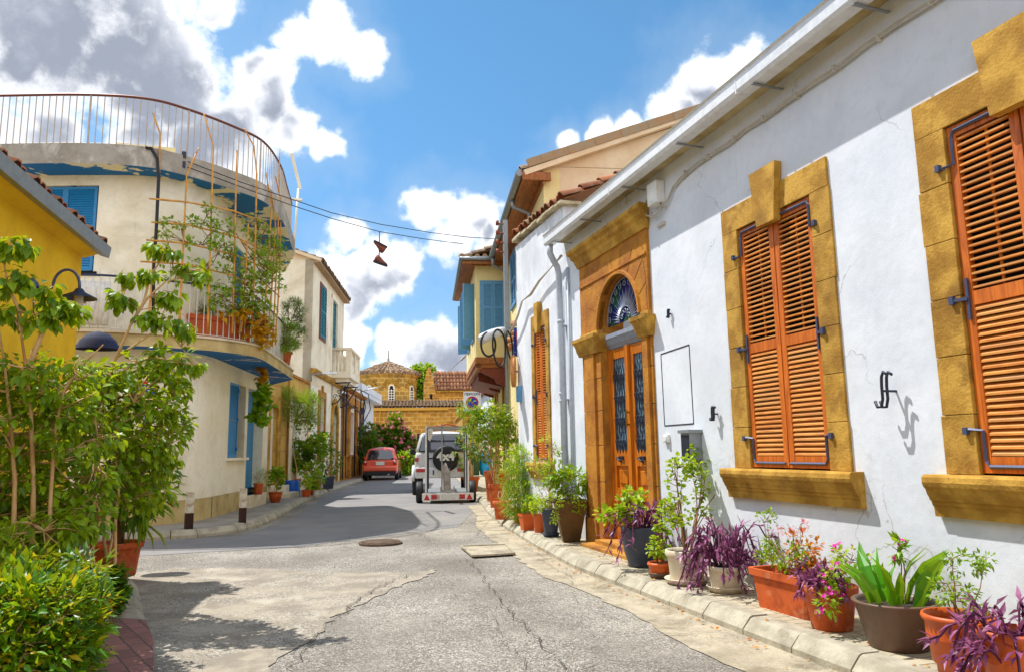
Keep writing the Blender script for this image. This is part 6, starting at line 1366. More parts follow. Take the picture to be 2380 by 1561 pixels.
def wheel(parent, x, y, r_, w_, hub='chrome', tread=False, side=1):
    T_ = Matrix.Translation((x, y, r_)) @ Matrix.Rotation(RAD(90), 4, 'Y')
    g = MB(); g.T = T_; n = 28; g.lathe([(r_*.60,-w_/2),(r_*.9,-w_/2),(r_*.985,-w_*.38),(r_,-w_*.2),(r_,w_*.2),(r_*.985,w_*.38),(r_*.9,w_/2),(r_*.60,w_/2)], n)
    if tread:
        for i in range(26):
            a = 2*PI*i/26; s_ = (i % 2)*2-1
            g.box((0,0,0),(0,0,0)) if False else None
            ca, sa = math.cos(a), math.sin(a); c = (ca*r_*1.0, sa*r_*1.0, s_*w_*.25); e1 = Vector((-sa, ca, 0))*.025; e2 = Vector((0,0,w_*.22)); e3 = Vector((ca, sa, 0))*.018; c = Vector(c)
            vs = [c+a1*e1+a2*e2+a3*e3 for a3 in (-1,1) for a2 in (-1,1) for a1 in (-1,1)]; g.add(vs, [(0,1,3,2),(4,6,7,5),(0,4,5,1),(1,5,7,3),(3,7,6,2),(2,6,4,0)])
    wh = g.build('wheel', M['black'], parent); g = MB(); g.T = T_; g.lathe([(0,side*w_*.30),(r_*.2,side*w_*.32),(r_*.5,side*w_*.22),(r_*.62,side*w_*.46)], 20); g.lathe([(0,-side*w_*.1),(r_*.6,-side*w_*.1)], 20); g.build('rim', M[hub], wh); return wh

HD = RAD(-11.5)
# ---- red hatchback
c = onZ(882, 1118, 0); CAR = thing('parked_car','coral red small hatchback parked on the left of the street, seen from behind','car',(4.36,35.2,0),HD)
def carsec(y, w0, w1, z0, zb, zt): return (y, [(0,z0),(w0*.8,z0),(w0,z0+.06),(w1,z0+.22),(w1,zb-.14),(w1*.98,zb-.03),(w1*.93,zb),(0,zt)])
body_loft('body', [carsec(.04,.66,.70,.30,.86,.88),carsec(.0,.74,.76,.32,.86,.90),carsec(.12,.78,.82,.22,.93,.96),carsec(.6,.80,.835,.2,.96,.99),carsec(1.6,.80,.835,.2,.95,.98),carsec(2.6,.80,.83,.2,.93,.96),carsec(3.2,.78,.80,.2,.86,.92),carsec(3.6,.68,.72,.25,.70,.76),carsec(3.7,.5,.55,.3,.6,.64)], M['redcar'], CAR)
def cab(y, wb, wt, zb, zt): return (y, [(0,zb),(wb,zb),(wb*.98,zb+.12),(wb*.5+wt*.5,(zb+zt)/2+.02),(wt,zt-.06),(wt*.88,zt),(0,zt+.035)])
body_loft('cabin', [cab(.10,.72,.60,.88,1.0),cab(.16,.76,.58,.88,1.25),cab(.32,.78,.58,.9,1.44),cab(.6,.79,.60,.9,1.50),cab(1.5,.79,.62,.9,1.52),cab(2.1,.78,.58,.9,1.40),cab(2.8,.74,.5,.88,.98)], M['redcar'], CAR)
g = MB(); vs = []
for t in range(7):
    for k, (zz, yy, ww) in enumerate(((.97,.045,.60),(1.2,.085,.57),(1.39,.19,.50))):
        x = ww*(t/3-1); vs.append((x, yy+.05*(x/.6)**2-.012, zz-.02*(x/.6)**2))
g.add(vs, [(t*3+k, (t+1)*3+k, (t+1)*3+k+1, t*3+k+1) for t in range(6) for k in range(2)], True); g.build('rear_window', M['glassdark'], CAR)
for s_ in (-1,1):
    g = MB(); g.add([(s_*.815,.55,1.0),(s_*.83,1.9,.99),(s_*.66,1.6,1.42),(s_*.66,.7,1.40)], [(0,1,2,3)]); g.build('side_window', M['glassdark'], CAR)
    g = MB(); g.T = Matrix.Translation((s_*.67,.035,.84)) @ Matrix.Rotation(RAD(90),4,'X'); g.lathe([(0,.06),(.05,.055),(.085,.03),(.10,0)], 14); g.T = None
    g.box((s_*.60,.0,.70),(s_*.76,.08,.86),.03); lt = g.build('tail_light', M['redlens'], CAR); g = MB(); g.box((s_*.64,-.035,.82),(s_*.71,-.02,.88),.01); g.build('reversing_light', M['signwhite'], lt)
    g = MB(); g.box((s_*.84,2.0,.98),(s_*1.0,2.12,1.10),.03); g.build('wing_mirror', M['redcar'], CAR)
    wheel(CAR, s_*.74, .62, .29, .18, side=s_); wheel(CAR, s_*.74, 3.0, .29, .18, side=s_)
g = MB(); g.box((-.78,-.08,.42),(.78,.12,.66),.06); g.build('bumper', M['redcar'], CAR); g = MB(); g.box((-.72,-.05,.22),(.72,.12,.42),.04); g.build('lower_bumper', M['black'], CAR)
g = MB(); g.box((-.20,-.03,.70),(.20,.0,.86)); pl = g.build('number_plate', M['plate'], CAR); g = MB(); g.box((.35,-.10,.25),(.43,.0,.30)); g.build('exhaust', M['chrome'], CAR)

# ---- white jeep
JP = thing('parked_car','white off road jeep with a spare wheel on its tailgate and chunky tyres','jeep',tuple(onY(1028,1100,21.9))[:2]+(0,),HD)
def js(y, w, z0, z1): return (y, [(0,z0),(w*.9,z0),(w,z0+.05),(w*1.02,(z0+z1)/2),(w*.99,z1-.06),(w*.94,z1),(0,z1+.01)])
body_loft('body', [js(.0,.74,.60,1.27),js(.04,.80,.56,1.28),js(.4,.82,.52,1.28),js(1.8,.82,.5,1.27),js(2.7,.80,.5,1.22),js(3.4,.76,.52,1.15),js(3.75,.70,.55,1.0)], M['whitepaint'], JP)
def jc(y, wb, wt, zt): return (y, [(0,1.24),(wb,1.24),(wb*.99,1.30),((wb+wt)/2,1.24+(zt-1.24)*.55),(wt,zt-.06),(wt*.90,zt),(0,zt+.03)])
body_loft('cabin', [jc(.02,.77,.64,1.74),jc(.10,.78,.64,1.82),jc(.5,.79,.66,1.86),jc(1.7,.79,.66,1.85),jc(2.0,.78,.62,1.74),jc(2.5,.76,.5,1.28)], M['whitepaint'], JP)
g = MB(); g.add([(-.66,-.03,1.30),(.66,-.03,1.30),(.54,.005,1.75),(-.54,.005,1.75)], [(0,1,2,3)]); g.build('rear_window', M['glassdark'], JP)
g = MB(); g.tube([(-.68,-.035,1.28),(.68,-.035,1.28),(.56,.005,1.77),(-.56,.005,1.77),(-.68,-.035,1.28)], .014, 4); g.build('window_seal', M['black'], JP)
g = MB(); g.bar((.02,-.045,1.78),(.06,-.06,1.40),.012,.012) ; g.build('wiper', M['black'], JP)
g = MB(); g.T = Matrix.Translation((.10,-.04,1.06)) @ Matrix.Rotation(RAD(90),4,'X'); g.lathe([(.30,0),(.37,.03),(.385,.10),(.37,.19),(.33,.215),(.15,.22),(0,.22)], 32); g.T = None; sp_ = g.build('spare_wheel_cover', M['black'], JP)
text_mesh('lettering', '4x4', .34, M['signwhite'], sp_, (.10,-.27,1.12), (RAD(90),0,RAD(0)), .004, .016)
g = MB(); g.box((-.80,-.12,.50),(.80,.02,.82),.05); g.build('bumper', M['whitepaint'], JP)
g = MB(); g.box((-.28,-.135,.60),(.12,-.12,.73)); pl = g.build('number_plate', M['plate'], JP); g = MB(); g.box((-.28,-.138,.60),(-.235,-.134,.73)); g.build('plate_band', M['signblue'], pl)
for s_ in (-1,1):
    g = MB(); g.box((s_*.44,-.14,.68),(s_*.76,-.10,.78),.01); g.build('bumper_light', M['redlens'], JP)
    g = MB(); g.box((s_*.70,-.02,.98),(s_*.80,.03,1.10),.01); g.build('tail_light', M['redlens'], JP)
    g = MB(); g.box((s_*.84,1.95,1.18),(s_*1.02,2.05,1.36),.03); g.build('wing_mirror', M['black'], JP)
    g = MB(); g.add([(s_*.80,.35,1.32),(s_*.80,1.9,1.32),(s_*.68,1.6,1.76),(s_*.68,.4,1.78)], [(0,1,2,3)]); g.build('side_window', M['glassdark'], JP)
    wheel(JP, s_*.76, .62, .36, .26, 'greymetal', True, s_); wheel(JP, s_*.76, 2.9, .36, .26, 'greymetal', True, s_)
    g = MB(); g.tube([(s_*.86,.62+.45*math.cos(RAD(t)),.42+.42*math.sin(RAD(t))) for t in range(0,181,20)], .05, 6); g.build('wheel_arch', M['whitepaint'], JP)
g = MB(); g.box((-.45,-.06,1.05),(-.22,-.03,1.09)); g.box((-.72,-.028,1.255),(.72,-.02,1.262)); g.build('tailgate_trim', M['black'], JP)
g = MB(); g.box((.48,.4,1.86),(.62,.6,1.92),.02); g.build('roof_vent', M['whitepaint'], JP); g = MB(); g.box((-.78,1.3,1.62),(-.70,1.5,1.84),.02); g.build('snorkel', M['black'], JP)

# ---- trailer
TRP = onZ(1041, 1169, 0); TR = thing('trailer','motorcycle trailer with a tall white framed cage and red warning triangles behind the jeep','trailer',(TRP.x,TRP.y,0),HD)
def TLc(u, v, dy=0.0):
    a = 11.5; p0 = (TRP.x+math.sin(RAD(a))*dy, TRP.y+math.cos(RAD(a))*dy); p = onV(u, v, p0, a+90); q = p-Vector((TRP.x,TRP.y,0)); l = Matrix.Rotation(-HD, 3, 'Z') @ q; return l.x, l.z
bx0, bz1 = TLc(981,1146); bx1, bz0 = TLc(1101,1160); print('trailer board', bx0, bx1, bz0, bz1, TLc(989,994), TLc(1088,993), TLc(984,985,1.9), TLc(1076,985,1.9))
g = MB(); g.box((bx0,-.03,bz0),(bx1,0,bz1),.006); bd_ = g.build('light_board', M['signwhite'], TR)
for s_, uu in ((1,992),(-1,1091)):
    xm, zm = TLc(uu,1153); g = MB(); g.add([(xm-.075,-.036,bz0+.015),(xm+.075,-.036,bz0+.015),(xm,-.036,bz1-.01)], [(0,1,2)]); g.build('warning_triangle', M['signred'], bd_)
    x2, _ = TLc(uu+s_*17,1153); g = MB(); g.box((x2-.07,-.05,bz0+.03),(x2+.07,-.03,bz1-.03),.006); g.build('tail_light', M['redlens'], bd_)
xm, _ = TLc(1043,1153); g = MB(); g.box((xm-.17,-.035,bz0+.02),(xm+.17,-.031,bz1-.03)); g.build('number_plate', M['plate'], bd_)
xf, _ = TLc(1019,1153)
for k, c_ in ((0,'teal'),(1,'signwhite'),(2,'signred')): g = MB(); g.box((xf-.02+k*.014,-.036,bz0+.03),(xf-.007+k*.014,-.032,bz1-.04)); g.build('flag_sticker', M[c_], bd_)
tx0, ztop = TLc(991,994); tx1, _ = TLc(1087,994); zd_ = .28; ln = 1.9
for xx, e in ((tx0, -1), (tx1, 1)):
    for yy in (.08, ln): 
        g = MB(); g.box((xx-.03,yy-.03,zd_),(xx+.012,yy+.03,ztop)) if e < 0 else g.box((xx-.012,yy-.03,zd_),(xx+.03,yy+.03,ztop)); g.build('cage_post', M['whitepaint'], TR); g = MB(); g.box((xx+.0121,yy-.028,zd_),(xx+.04,yy+.028,ztop)) if e < 0 else g.box((xx-.04,yy-.028,zd_),(xx-.0121,yy+.028,ztop)); g.build('dark_inner_strip', M['iron'], TR)  # thin dark strip gives each white post a dark inner edge
    g = MB(); g.box((xx-.015,.5,zd_),(xx+.015,.56,ztop)); g.build('cage_side_post', M['whitepaint'], TR)
    g = MB(); g.box((xx-.025,.0,ztop),(xx+.025,ln+.03,ztop+.05)); g.build('cage_top_rail', M['whitepaint'], TR)
for yy in (.08, ln): g = MB(); g.box((tx0,yy-.02,ztop-.01),(tx1,yy+.02,ztop+.04)); g.build('cage_cross_bar', M['greymetal'], TR)
xc = (tx0+tx1)/2
g = MB(); g.tube([(tx0,ln,ztop+.06),(xc,ln*.6,ztop+.13),(tx1,ln,ztop+.06)], .014, 5); g.build('roof_hoop', M['signred'], TR)
xp = TLc(1027,1000)[0]; g = MB(); g.box((xp-.018,.06,.3),(xp+.018,.10,ztop+.1)); g.build('centre_pole', M['greymetal'], TR)
g = MB(); g.box((tx0-.02,.0,zd_-.03),(tx1+.02,ln+.1,zd_)); g.box((tx0-.05,.01,bz1+.005),(tx1+.05,.06,zd_-.03)); g.build('deck', M['greymetal'], TR)
g = MB(); g.bar((xc,ln,zd_-.06),(xc,ln+1.5,zd_-.0),.07,.07); g.build('drawbar', M['greymetal'], TR)
xr = TLc(1040,1100)[0]
g = MB(); w2 = .09
g.loft([[(xr-w2,.25,zd_),(xr+w2,.25,zd_),(xr+w2,.32,zd_),(xr-w2,.32,zd_)],[(xr-w2-.03,.35,.75),(xr+w2-.03,.35,.75),(xr+w2-.03,.42,.75),(xr-w2-.03,.42,.75)],[(xr-w2*.8-.05,.4,0.90),(xr+w2*.6-.05,.4,0.90),(xr+w2*.6-.05,.46,0.90),(xr-w2*.8-.05,.46,0.90)],[(xr-.07,.44,.98),(xr-.03,.44,.98),(xr-.03,.47,.98),(xr-.07,.47,.98)]], smooth=False)
for s_ in (-1,1): g.bar((xr+s_*w2,.22,zd_),(xr+s_*w2-.03,.33,.85),.012,.05,(0,1,0))
g.box((xr-.18,.15,zd_),(xr+.18,.35,zd_+.04)); g.box((xr-.18,.15,zd_+.04),(xr-.15,.30,zd_+.12)); g.box((xr+.15,.15,zd_+.04),(xr+.18,.30,zd_+.12)); g.build('wheel_chock', surf('scuffed_galvanised_steel','b4aca4','8c8078',6,.6,.1,stain='8a5a44',stain_amt=.5), TR)
for s_, uu in ((-1, 974), (1, 1100)):
    xw = TLc(uu,1150)[0]; wheel(TR, xw, .45, .265, .17, 'greymetal', False, s_)
g = MB()
for k in range(5): g.add([(tx0+.03+.02*k,.04-.008*k,ztop-.02),(tx0+.08+.02*k,.03,ztop-.03),(tx0+.10+.012*k,.035,ztop-.32+.03*k),(tx0+.04+.015*k,.03-.01*k,ztop-.28+.05*k)], [(0,1,2,3)])
o = g.build('plastic_bag', M['cloth']); o.location = TR.location; o.rotation_euler = TR.rotation_euler; tag(o, 'crumpled translucent plastic bag tied to the upper left corner of the trailer cage', 'bag')

# ---- bamboo trellis and climbing vine on the balcony
def hit(u, v, path):
    d = ray(u, v); best = None
    for i in range(len(path)-1):
        ax_, ay_ = path[i]; bx_, by_ = path[i+1]; ex, ey = bx_-ax_, by_-ay_; den = d.x*ey-d.y*ex
        if abs(den) < 1e-9: continue
        t = (ax_*ey-ay_*ex)/den; s_ = (d.x*ay_-d.y*ax_)/den*-1
        s_ = ((d.x*t-ax_)*ex+(d.y*t-ay_)*ey)/(ex*ex+ey*ey)
        if t > 0 and -.02 <= s_ <= 1.02 and (best is None or t < best): best = t
    return CAM+d*best if best else None
CP = offs(B_out, -.07)+[(.33,19.3),(.40,20.0)]
CP2 = offs(B_out, -.10)+[(.36,19.3),(.43,20.0)]
BT = thing('bamboo_trellis','tied bamboo cane trellis rising from the round balcony past the roof terrace','trellis',(-1.0,14.1,3.3))
off = Vector((-1.0,14.1,3.3))
def canes(lst, path, r_=.018):
    for pts in lst:
        P = [hit(u, v, path) for u, v in pts]; P = [p for p in P if p is not None]
        if len(P) < 2: continue
        g = MB(); Q = []
        for i in range(len(P)-1):
            n = max(2, int((P[i+1]-P[i]).length/.25))
            for j in range(n): Q.append(P[i].lerp(P[i+1], j/n)-off)
        Q.append(P[-1]-off); g.tube([tuple(q) for q in Q], [r_*(1+(.25 if k % 2 else 0))*(1-.35*k/len(Q)) for k in range(len(Q))], 6); g.build('cane', M['bamboo'], BT)
canes([[(344,760),(357,600),(370,407),(372,310),(355,263)],[(417,757),(425,590),(434,407),(462,345)],[(483,771),(488,600),(494,407),(496,340),(474,265)],[(540,775),(545,600),(549,407),(551,350)],
       [(585,775),(592,600),(597,407),(590,340),(568,300)],[(611,779),(622,630),(631,481),(618,400)],[(633,805),(642,640),(648,481),(650,345)],[(640,800),(650,640),(653,470),(640,410)],[(560,772),(571,640),(577,520)],[(622,790),(634,640),(640,520),(630,440)]], CP)
canes([[(346,462),(434,470),(540,490),(610,515),(652,548)],[(352,517),(434,522),(545,550),(610,580),(648,600)],[(340,558),(434,566),(545,592),(620,625)],[(326,608),(430,614),(540,640),(620,690)],[(560,560),(655,640)],[(560,610),(650,690)]], CP2, .015)
g = MB(); P = [hit(u, v, CP) for u, v in ((338,343),(352,345),(366,370),(369,410),(364,520),(357,620),(356,760))]; g.tube([tuple(p-off) for p in P if p], .028, 7); g.build('black_hose', M['black'], BT)
VN = thing('climbing_vine','green vine woven through the bamboo trellis with a golden tail hanging below the balcony','vine',(-.5,15.0,3.3)); vo = Vector((-.5,15.0,3.3))
def VB(*l):
    out = []
    for u, v, rad, n in l:
        p = hit(u, v, CP)
        if p is not None: out.append((p-vo, rad, n))
    return out
st = [[tuple(hit(u, v, CP)-vo) for u, v in ((620,800),(610,700),(600,600),(590,520))], [tuple(hit(u, v, CP)-vo) for u, v in ((600,700),(540,610),(470,570),(390,560))], [tuple(hit(u, v, CP)-vo) for u, v in ((610,640),(550,545),(460,520),(370,520))]]
grow(VN, (0,0,0), VB((590,530,(.2,.2,.25),14),(620,560,(.25,.25,.3),20),(600,620,(.3,.3,.35),34),(580,680,(.3,.3,.4),40),(625,650,(.3,.3,.4),34),(560,640,(.25,.2,.3),20),(640,600,(.25,.3,.4),26),(600,730,(.3,.3,.3),34),(550,700,(.3,.2,.2),20),
      (490,500,(.12,.1,.2),8),(495,540,(.15,.1,.2),10),(530,530,(.15,.1,.1),6),(440,518,(.25,.1,.06),7),(400,520,(.25,.1,.05),7),(375,540,(.1,.1,.15),5),(470,565,(.25,.1,.08),8),(420,560,(.2,.1,.07),6),(520,575,(.2,.1,.12),9),(500,640,(.2,.1,.3),12),(450,620,(.15,.1,.15),6),(505,690,(.2,.1,.15),9),(480,700,(.15,.1,.15),6),(545,585,(.15,.1,.15),8),(380,598,(.1,.1,.1),4),(405,640,(.1,.1,.12),5)),
     'l_mid','ovate',.075,8,.09,0,.010,'barkd',.1,90,stems=st,twig=.005)
grow(VN, (0,0,0), VB((540,730,(.2,.2,.12),8),(590,760,(.3,.25,.2),22),(612,790,(.15,.15,.15),12)), 'l_vinegold','round',.11,7,.10,0,.008,'barkd',.3,91,stems=[st[0]],twig=.005,parts=('stem','golden_foliage','flower'))
tl = [tuple(onY(u, v, 16.4)-vo) for u, v in ((612,795),(608,850),(607,900),(612,960),(607,975))]
def TB(*l): return [(onY(u, v, 16.4)-vo, rad, n) for u, v, rad, n in l]
grow(VN, (0,0,0), TB((612,805,(.14,.1,.14),12),(610,835,(.10,.1,.16),12),(607,870,(.08,.1,.14),9)), 'l_vinegold','round',.10,8,.07,0,.008,'barkd',.4,92,stems=[tl],twig=.004,parts=('hanging_stem','golden_tail','flower'))
grow(VN, (0,0,0), TB((608,905,(.10,.1,.16),10),(616,935,(.13,.1,.14),12),(608,965,(.10,.1,.12),10),(595,968,(.12,.08,.04),5)), 'l_mid','round',.12,8,.08,0,.006,'barkd',.4,93,stems=[tl],twig=.004,parts=('hanging_stem','green_tail','flower'))
a_ = hit(505, 770, offs(B_out, .30)); PB = thing('planter_box','long terracotta planter box with dark plants behind the balcony railing','planter',(a_.x,a_.y+.15,3.31),RAD(24))
g = MB(); g.box((-.55,-.14,0),(.55,.16,.36),.02); g.box((-.59,-.17,.34),(.59,.19,.44),.02); g.build('box', M['terra2'], PB)
grow(PB, (0,0,.4), [((-.3,0,.52),(.26,.12,.10),26),((.25,0,.50),(.22,.12,.08),16)],'l_dark','needle',.10,16,.07,4,.006,'barkd',-.5,94,2.2,twig=.004)
p_ = onY(678, 830, 18.2); TPY = thing('potted_plant','rounded dark green conifer bushes at the far end of the round balcony','potted plant',(-.05,18.0,3.31)); pot_mesh(TPY,'classic',.22,.16,.3,'terra')
yy = 17.9; 
grow(TPY, (0,0,.28), [(LP(TPY,682,730,yy),(.26,.28,.36),60),(LP(TPY,690,780,yy),(.22,.25,.24),36)],'l_dark','needle',.10,34,.10,3,.02,'barkd',-.1,95,2.6,twig=.005)
grow(TPY, (0,0,.28), [(LP(TPY,664,780,yy-.5),(.28,.26,.36),60)],'l_mid','needle',.10,34,.10,3,.02,'barkd',-.1,96,2.6,twig=.005,parts=('stem','light_foliage','flower'))
pc = hit(205, 705, offs(B_out, .02)); o = MB(); r = random.Random(4)
for i in range(7): x = i*.07; o.tube([(x,.03*(i%2),.0),(x+.02,.05*((i+1)%2),-.3),(x-.01,.03*(i%2),-.72)], .05, 6)
cl = o.build('hanging_cloth', M['cloth']); cl.location = (pc.x-.15, pc.y-.03, 4.1); tag(cl, 'crumpled white cloth hung over the balcony railing near the yellow house', 'cloth')
g = MB(); g.lathe([(.0,.2),(.16,.17),(.28,.09),(.34,0)], 16); o = g.build('awning', plain('navy_canvas','1b2344',.8)); q = onY(228,792,9.85); o.location = (q.x, q.y, q.z-.1); o.scale = (.72,.55,1.1); tag(o, 'dark navy domed awning peeking out between the yellow wall and the ficus', 'awning')
# ---- overhead wires with hanging shoes
A1 = onY(436,376,13.66); A2_ = onY(436,390,13.66)
for i, (pts, lab) in enumerate((([(436,376,13.66),(560,424,14.2),(670,461,14.8),(770,495,15.5),(885,522,16.2),(1000,541,16.9),(1090,552,17.6),(1158,556,18.1)], 'upper black overhead wire from the round roof slab to the bay window house'),
                              ([(436,389,13.66),(560,435,14.2),(670,475,14.8),(770,508,15.5),(882,539,16.2),(980,555,17.0),(1040,563,17.8),(1076,567,18.35)], 'lower black overhead wire carrying the hanging shoes'))):
    P = [onY(u, v, y) for u, v, y in pts]; g = MB(); Q = []
    for k in range(len(P)-1):
        for j in range(3): Q.append(P[k].lerp(P[k+1], j/3))
    Q.append(P[-1]); g.tube([tuple(q-P[0]) for q in Q], .009, 5); o = g.build('overhead_wire', M['black']); o.location = P[0]; tag(o, lab, 'wire', 'wires over the street')
s0 = onY(882,539,16.2); SH = thing('shoes','pair of laced trainers hanging by their laces from the lower wire','shoes',tuple(s0))
def shoe(parent, c, ry, flip, seed):
    R_ = Matrix.Translation(c) @ Matrix.Rotation(RAD(-17), 4, 'Z') @ Matrix.Rotation(ry, 4, 'Y') @ Matrix.Scale(flip, 4, (1,0,0)) 
    g = MB(); g.T = R_; secs = []
    for x, w_, h in ((-.15,.030,.10),(-.13,.042,.155),(-.08,.045,.16),(-.04,.045,.125),(.02,.048,.085),(.08,.05,.062),(.13,.042,.045),(.155,.02,.03)):
        secs.append([(x,-w_,0),(x,w_,0),(x,w_*.95,h*.5),(x,w_*.55,h),(x,-w_*.55,h),(x,-w_*.95,h*.5)])
    g.loft(secs); s_ = g.build('shoe', plain('worn_brown_red_leather','7c3c2c',.7), parent)
    g = MB(); g.T = R_; g.loft([[(x,-w_,-.03),(x,w_,-.03),(x,w_,.008),(x,-w_,.008)] for x, w_ in ((-.16,.035),(-.1,.05),(.05,.055),(.13,.048),(.17,.02))], smooth=False); g.build('sole', plain('dark_sole','2c2a2e',.8), s_)
    g = MB(); g.T = R_
    for k in range(4): g.bar((-.03+k*.025,-.035,.13-k*.017),(-.03+k*.025,.035,.13-k*.017),.006,.012)
    g.build('laces', M['cloth'], s_)
q = onY(884,574,16.2)-s0; shoe(SH, Vector((q.x,q.y,q.z+.05)), RAD(28+180), 1, 1); q2 = onY(884,609,16.2)-s0; shoe(SH, Vector((q2.x,q2.y,q2.z-.03)), RAD(20), 1, 2)
g = MB(); g.tube([(0,0,.01),tuple(q+Vector((-.02,0,0))),tuple(q2+Vector((-.03,0,.08)))], .012, 4); g.build('lace', M['iron'], SH)
# ---- bollards
for i, (u, v, vt, wd2) in enumerate(((438,1229,1143,7.5),(563,1214,1134,6.5))):
    p = onZ(u, v, .116); pt = onY(u, vt, p.y); h = pt.z-.116; B_ = thing('bollard', ('rusty white steel bollard nearer the camera on the left pavement','rusty white steel bollard further along by the blue window')[i], 'bollard', tuple(p), RAD(20), 'bollards on the left pavement')
    g = MB(); w_ = .055 if i == 0 else .05; g.box((-w_,-w_,.0),(w_,w_,h*.44)); g.build('rusty_base', surf('black_rust','3a1e12','1c120e',6,.9,.4), B_)
    g = MB(); g.box((-w_,-w_,h*.44),(w_,w_,h),.004); g.build('post', surf('chipped_white_paint','d8d4c4','b8a88a',9,.7,.2,stain='7a4424',stain_amt=.8,stain_scale=6), B_)
# ---- no parking sign behind the ficus
def disc_sign(T, z, r_, rings, y=-.02):
    for k, (rr_, c_) in enumerate(rings):
        g = MB(); g.T = Matrix.Translation((0,y-.004*k,z)) @ Matrix.Rotation(RAD(90),4,'X'); g.lathe([(0,.003),(rr_*r_,.003),(rr_*r_,0)], 32, smooth=False); o = g.build('sign_face' if k == 0 else 'sign_disc', M[c_], T)
NS = thing('road_sign','round red and blue parking sign mostly hidden behind the ficus leaves','road sign',tuple(onY(322,1200,12.95))[:2]+(.116,),RAD(-10)); z = onY(322,915,12.95).z-.116
g = MB(); g.tube([(0,.02,0),(0,.02,z+.1)], .028, 8); g.build('pole', M['greymetal'], NS); disc_sign(NS, z, .20, ((1,'signred'),(.8,'signblue')))
g = MB(); g.box((-.11,-.034,z-.13),(.06,-.030,z-.02)); g.build('white_field', M['signwhite'], NS); g = MB(); g.T = Matrix.Translation((0,-.032,z)) @ Matrix.Rotation(RAD(45),4,'Y'); g.box((-.17,-.003,-.02),(.17,0,.02)); g.build('red_bar', M['signred'], NS)
PS = thing('road_sign','white sign plate reading ΠΕΡΙΟΧΗ above a no parking disc, over the cane shrub','road sign',tuple(onZ(1107,1105,.116)),RAD(-14)); ys = PS.location.y
def PL_(u, v): p = onY(u, v, ys); q = Matrix.Rotation(RAD(14),3,'Z') @ (p-PS.location); return q.x, q.z
xa, zt_ = PL_(1077,909); xb, zb_ = PL_(1118,940); zb_ -= .35
g = MB(); g.box((xa,-.02,zb_),(xb,0,zt_),.01); pf = g.build('sign_plate', M['signwhite'], PS); xm = (xa+xb)/2
tw = text_mesh('lettering', 'ΠΕΡΙΟΧΗ', .17, M['iron'], PS, (xm,-.026,zt_-.12), (RAD(90),0,0), .002, .004)
for k, (rr_, c_) in enumerate(((.30,'signred'),(.23,'signblue'))):
    g = MB(); g.T = Matrix.Translation((xm,-.024-.004*k,zt_-.52)) @ Matrix.Rotation(RAD(90),4,'X'); g.lathe([(0,.003),(rr_,.003),(rr_,0)], 32, smooth=False); g.build('sign_disc', M[c_], PS)
g = MB(); g.T = Matrix.Translation((xm,-.034,zt_-.52)) @ Matrix.Rotation(RAD(45),4,'Y'); g.box((-.24,-.003,-.028),(.24,0,.028)); g.build('red_bar', M['signred'], PS)
g = MB(); g.tube([(xm,.03,0),(xm,.03,zt_)], .035, 8); g.build('pole', M['greymetal'], PS)
# ---- bins and bags
p = onZ(1106,1106,.116); BN = thing('wheelie_bin','dark green wheeled bin at the far right kerb','bin',(p.x-.1,p.y,p.z),RAD(-11))
g = MB(); g.loft([[(-.24,-.28,.05),(.24,-.28,.05),(.24,.28,.05),(-.24,.28,.05)],[(-.29,-.36,.95),(.29,-.36,.95),(.29,.36,.95),(-.29,.36,.95)]], smooth=False); g.build('body', M['greenbin'], BN); g = MB(); g.box((-.31,-.38,.95),(.31,.38,1.0),.02); g.build('lid', M['black'], BN)
for i, (c_, dx, lab) in enumerate((('black',-.08,'black rubbish bag lying on the green bin lid'),('bluebag',.32,'turquoise rubbish bag standing beside the green bin'))):
    g = MB(); r = random.Random(i); n = 12; prof = [(.02,0),(.20,.03),(.27,.15),(.25,.30),(.14,.42),(.05,.47),(.08,.52)]
    g.lathe(prof, n); g.v = [(x*(1+r.uniform(-.15,.15)), y*(1+r.uniform(-.15,.15)), z) for x, y, z in g.v]; o = g.build('rubbish_bag', M[c_]); o.location = (p.x+dx-(.1 if i == 0 else -.1), p.y-.1, 1.116 if i == 0 else .9); 
    if i: o.location.z = .116; o.scale = (1.1,1.1,2.9)
    tag(o, lab, 'bag')
# ---- street lamps on the left houses
for i, (u0, v0, u1, v1, y, lab) in enumerate(((724,868,783,868,26.0,'white street lamp arm on the corner of the two storey house'),(838,908,876,901,36.5,'white street lamp arm at the far end of the left row'))):
    a_, b_ = onY(u0, v0, y), onY(u1, v1, y-.3); L = thing('street_lamp', lab, 'street lamp', tuple(a_), 0, 'street lamps on the left row'); d = b_-a_; m1 = d*.45
    g = MB(); g.tube([(0,0,-.25),(0,0,-.02),tuple(m1)], .028, 6); g.build('arm', M['greymetal'], L)
    g = MB(); sd_ = Vector((d.y,-d.x,0)).normalized()*.10; U = Vector((0,0,1))
    g.loft([[tuple(c+sd_*k1*s_+U*k2) for k1, k2 in ((-1,0),(1,0),(.7,.06),(-.7,.06))] for c, s_ in ((m1*.95,.4),(m1+d*.1,1),(d*.9,1.1),(d,.5))], smooth=False); g.build('lamp_head', M['whitepaint'], L)
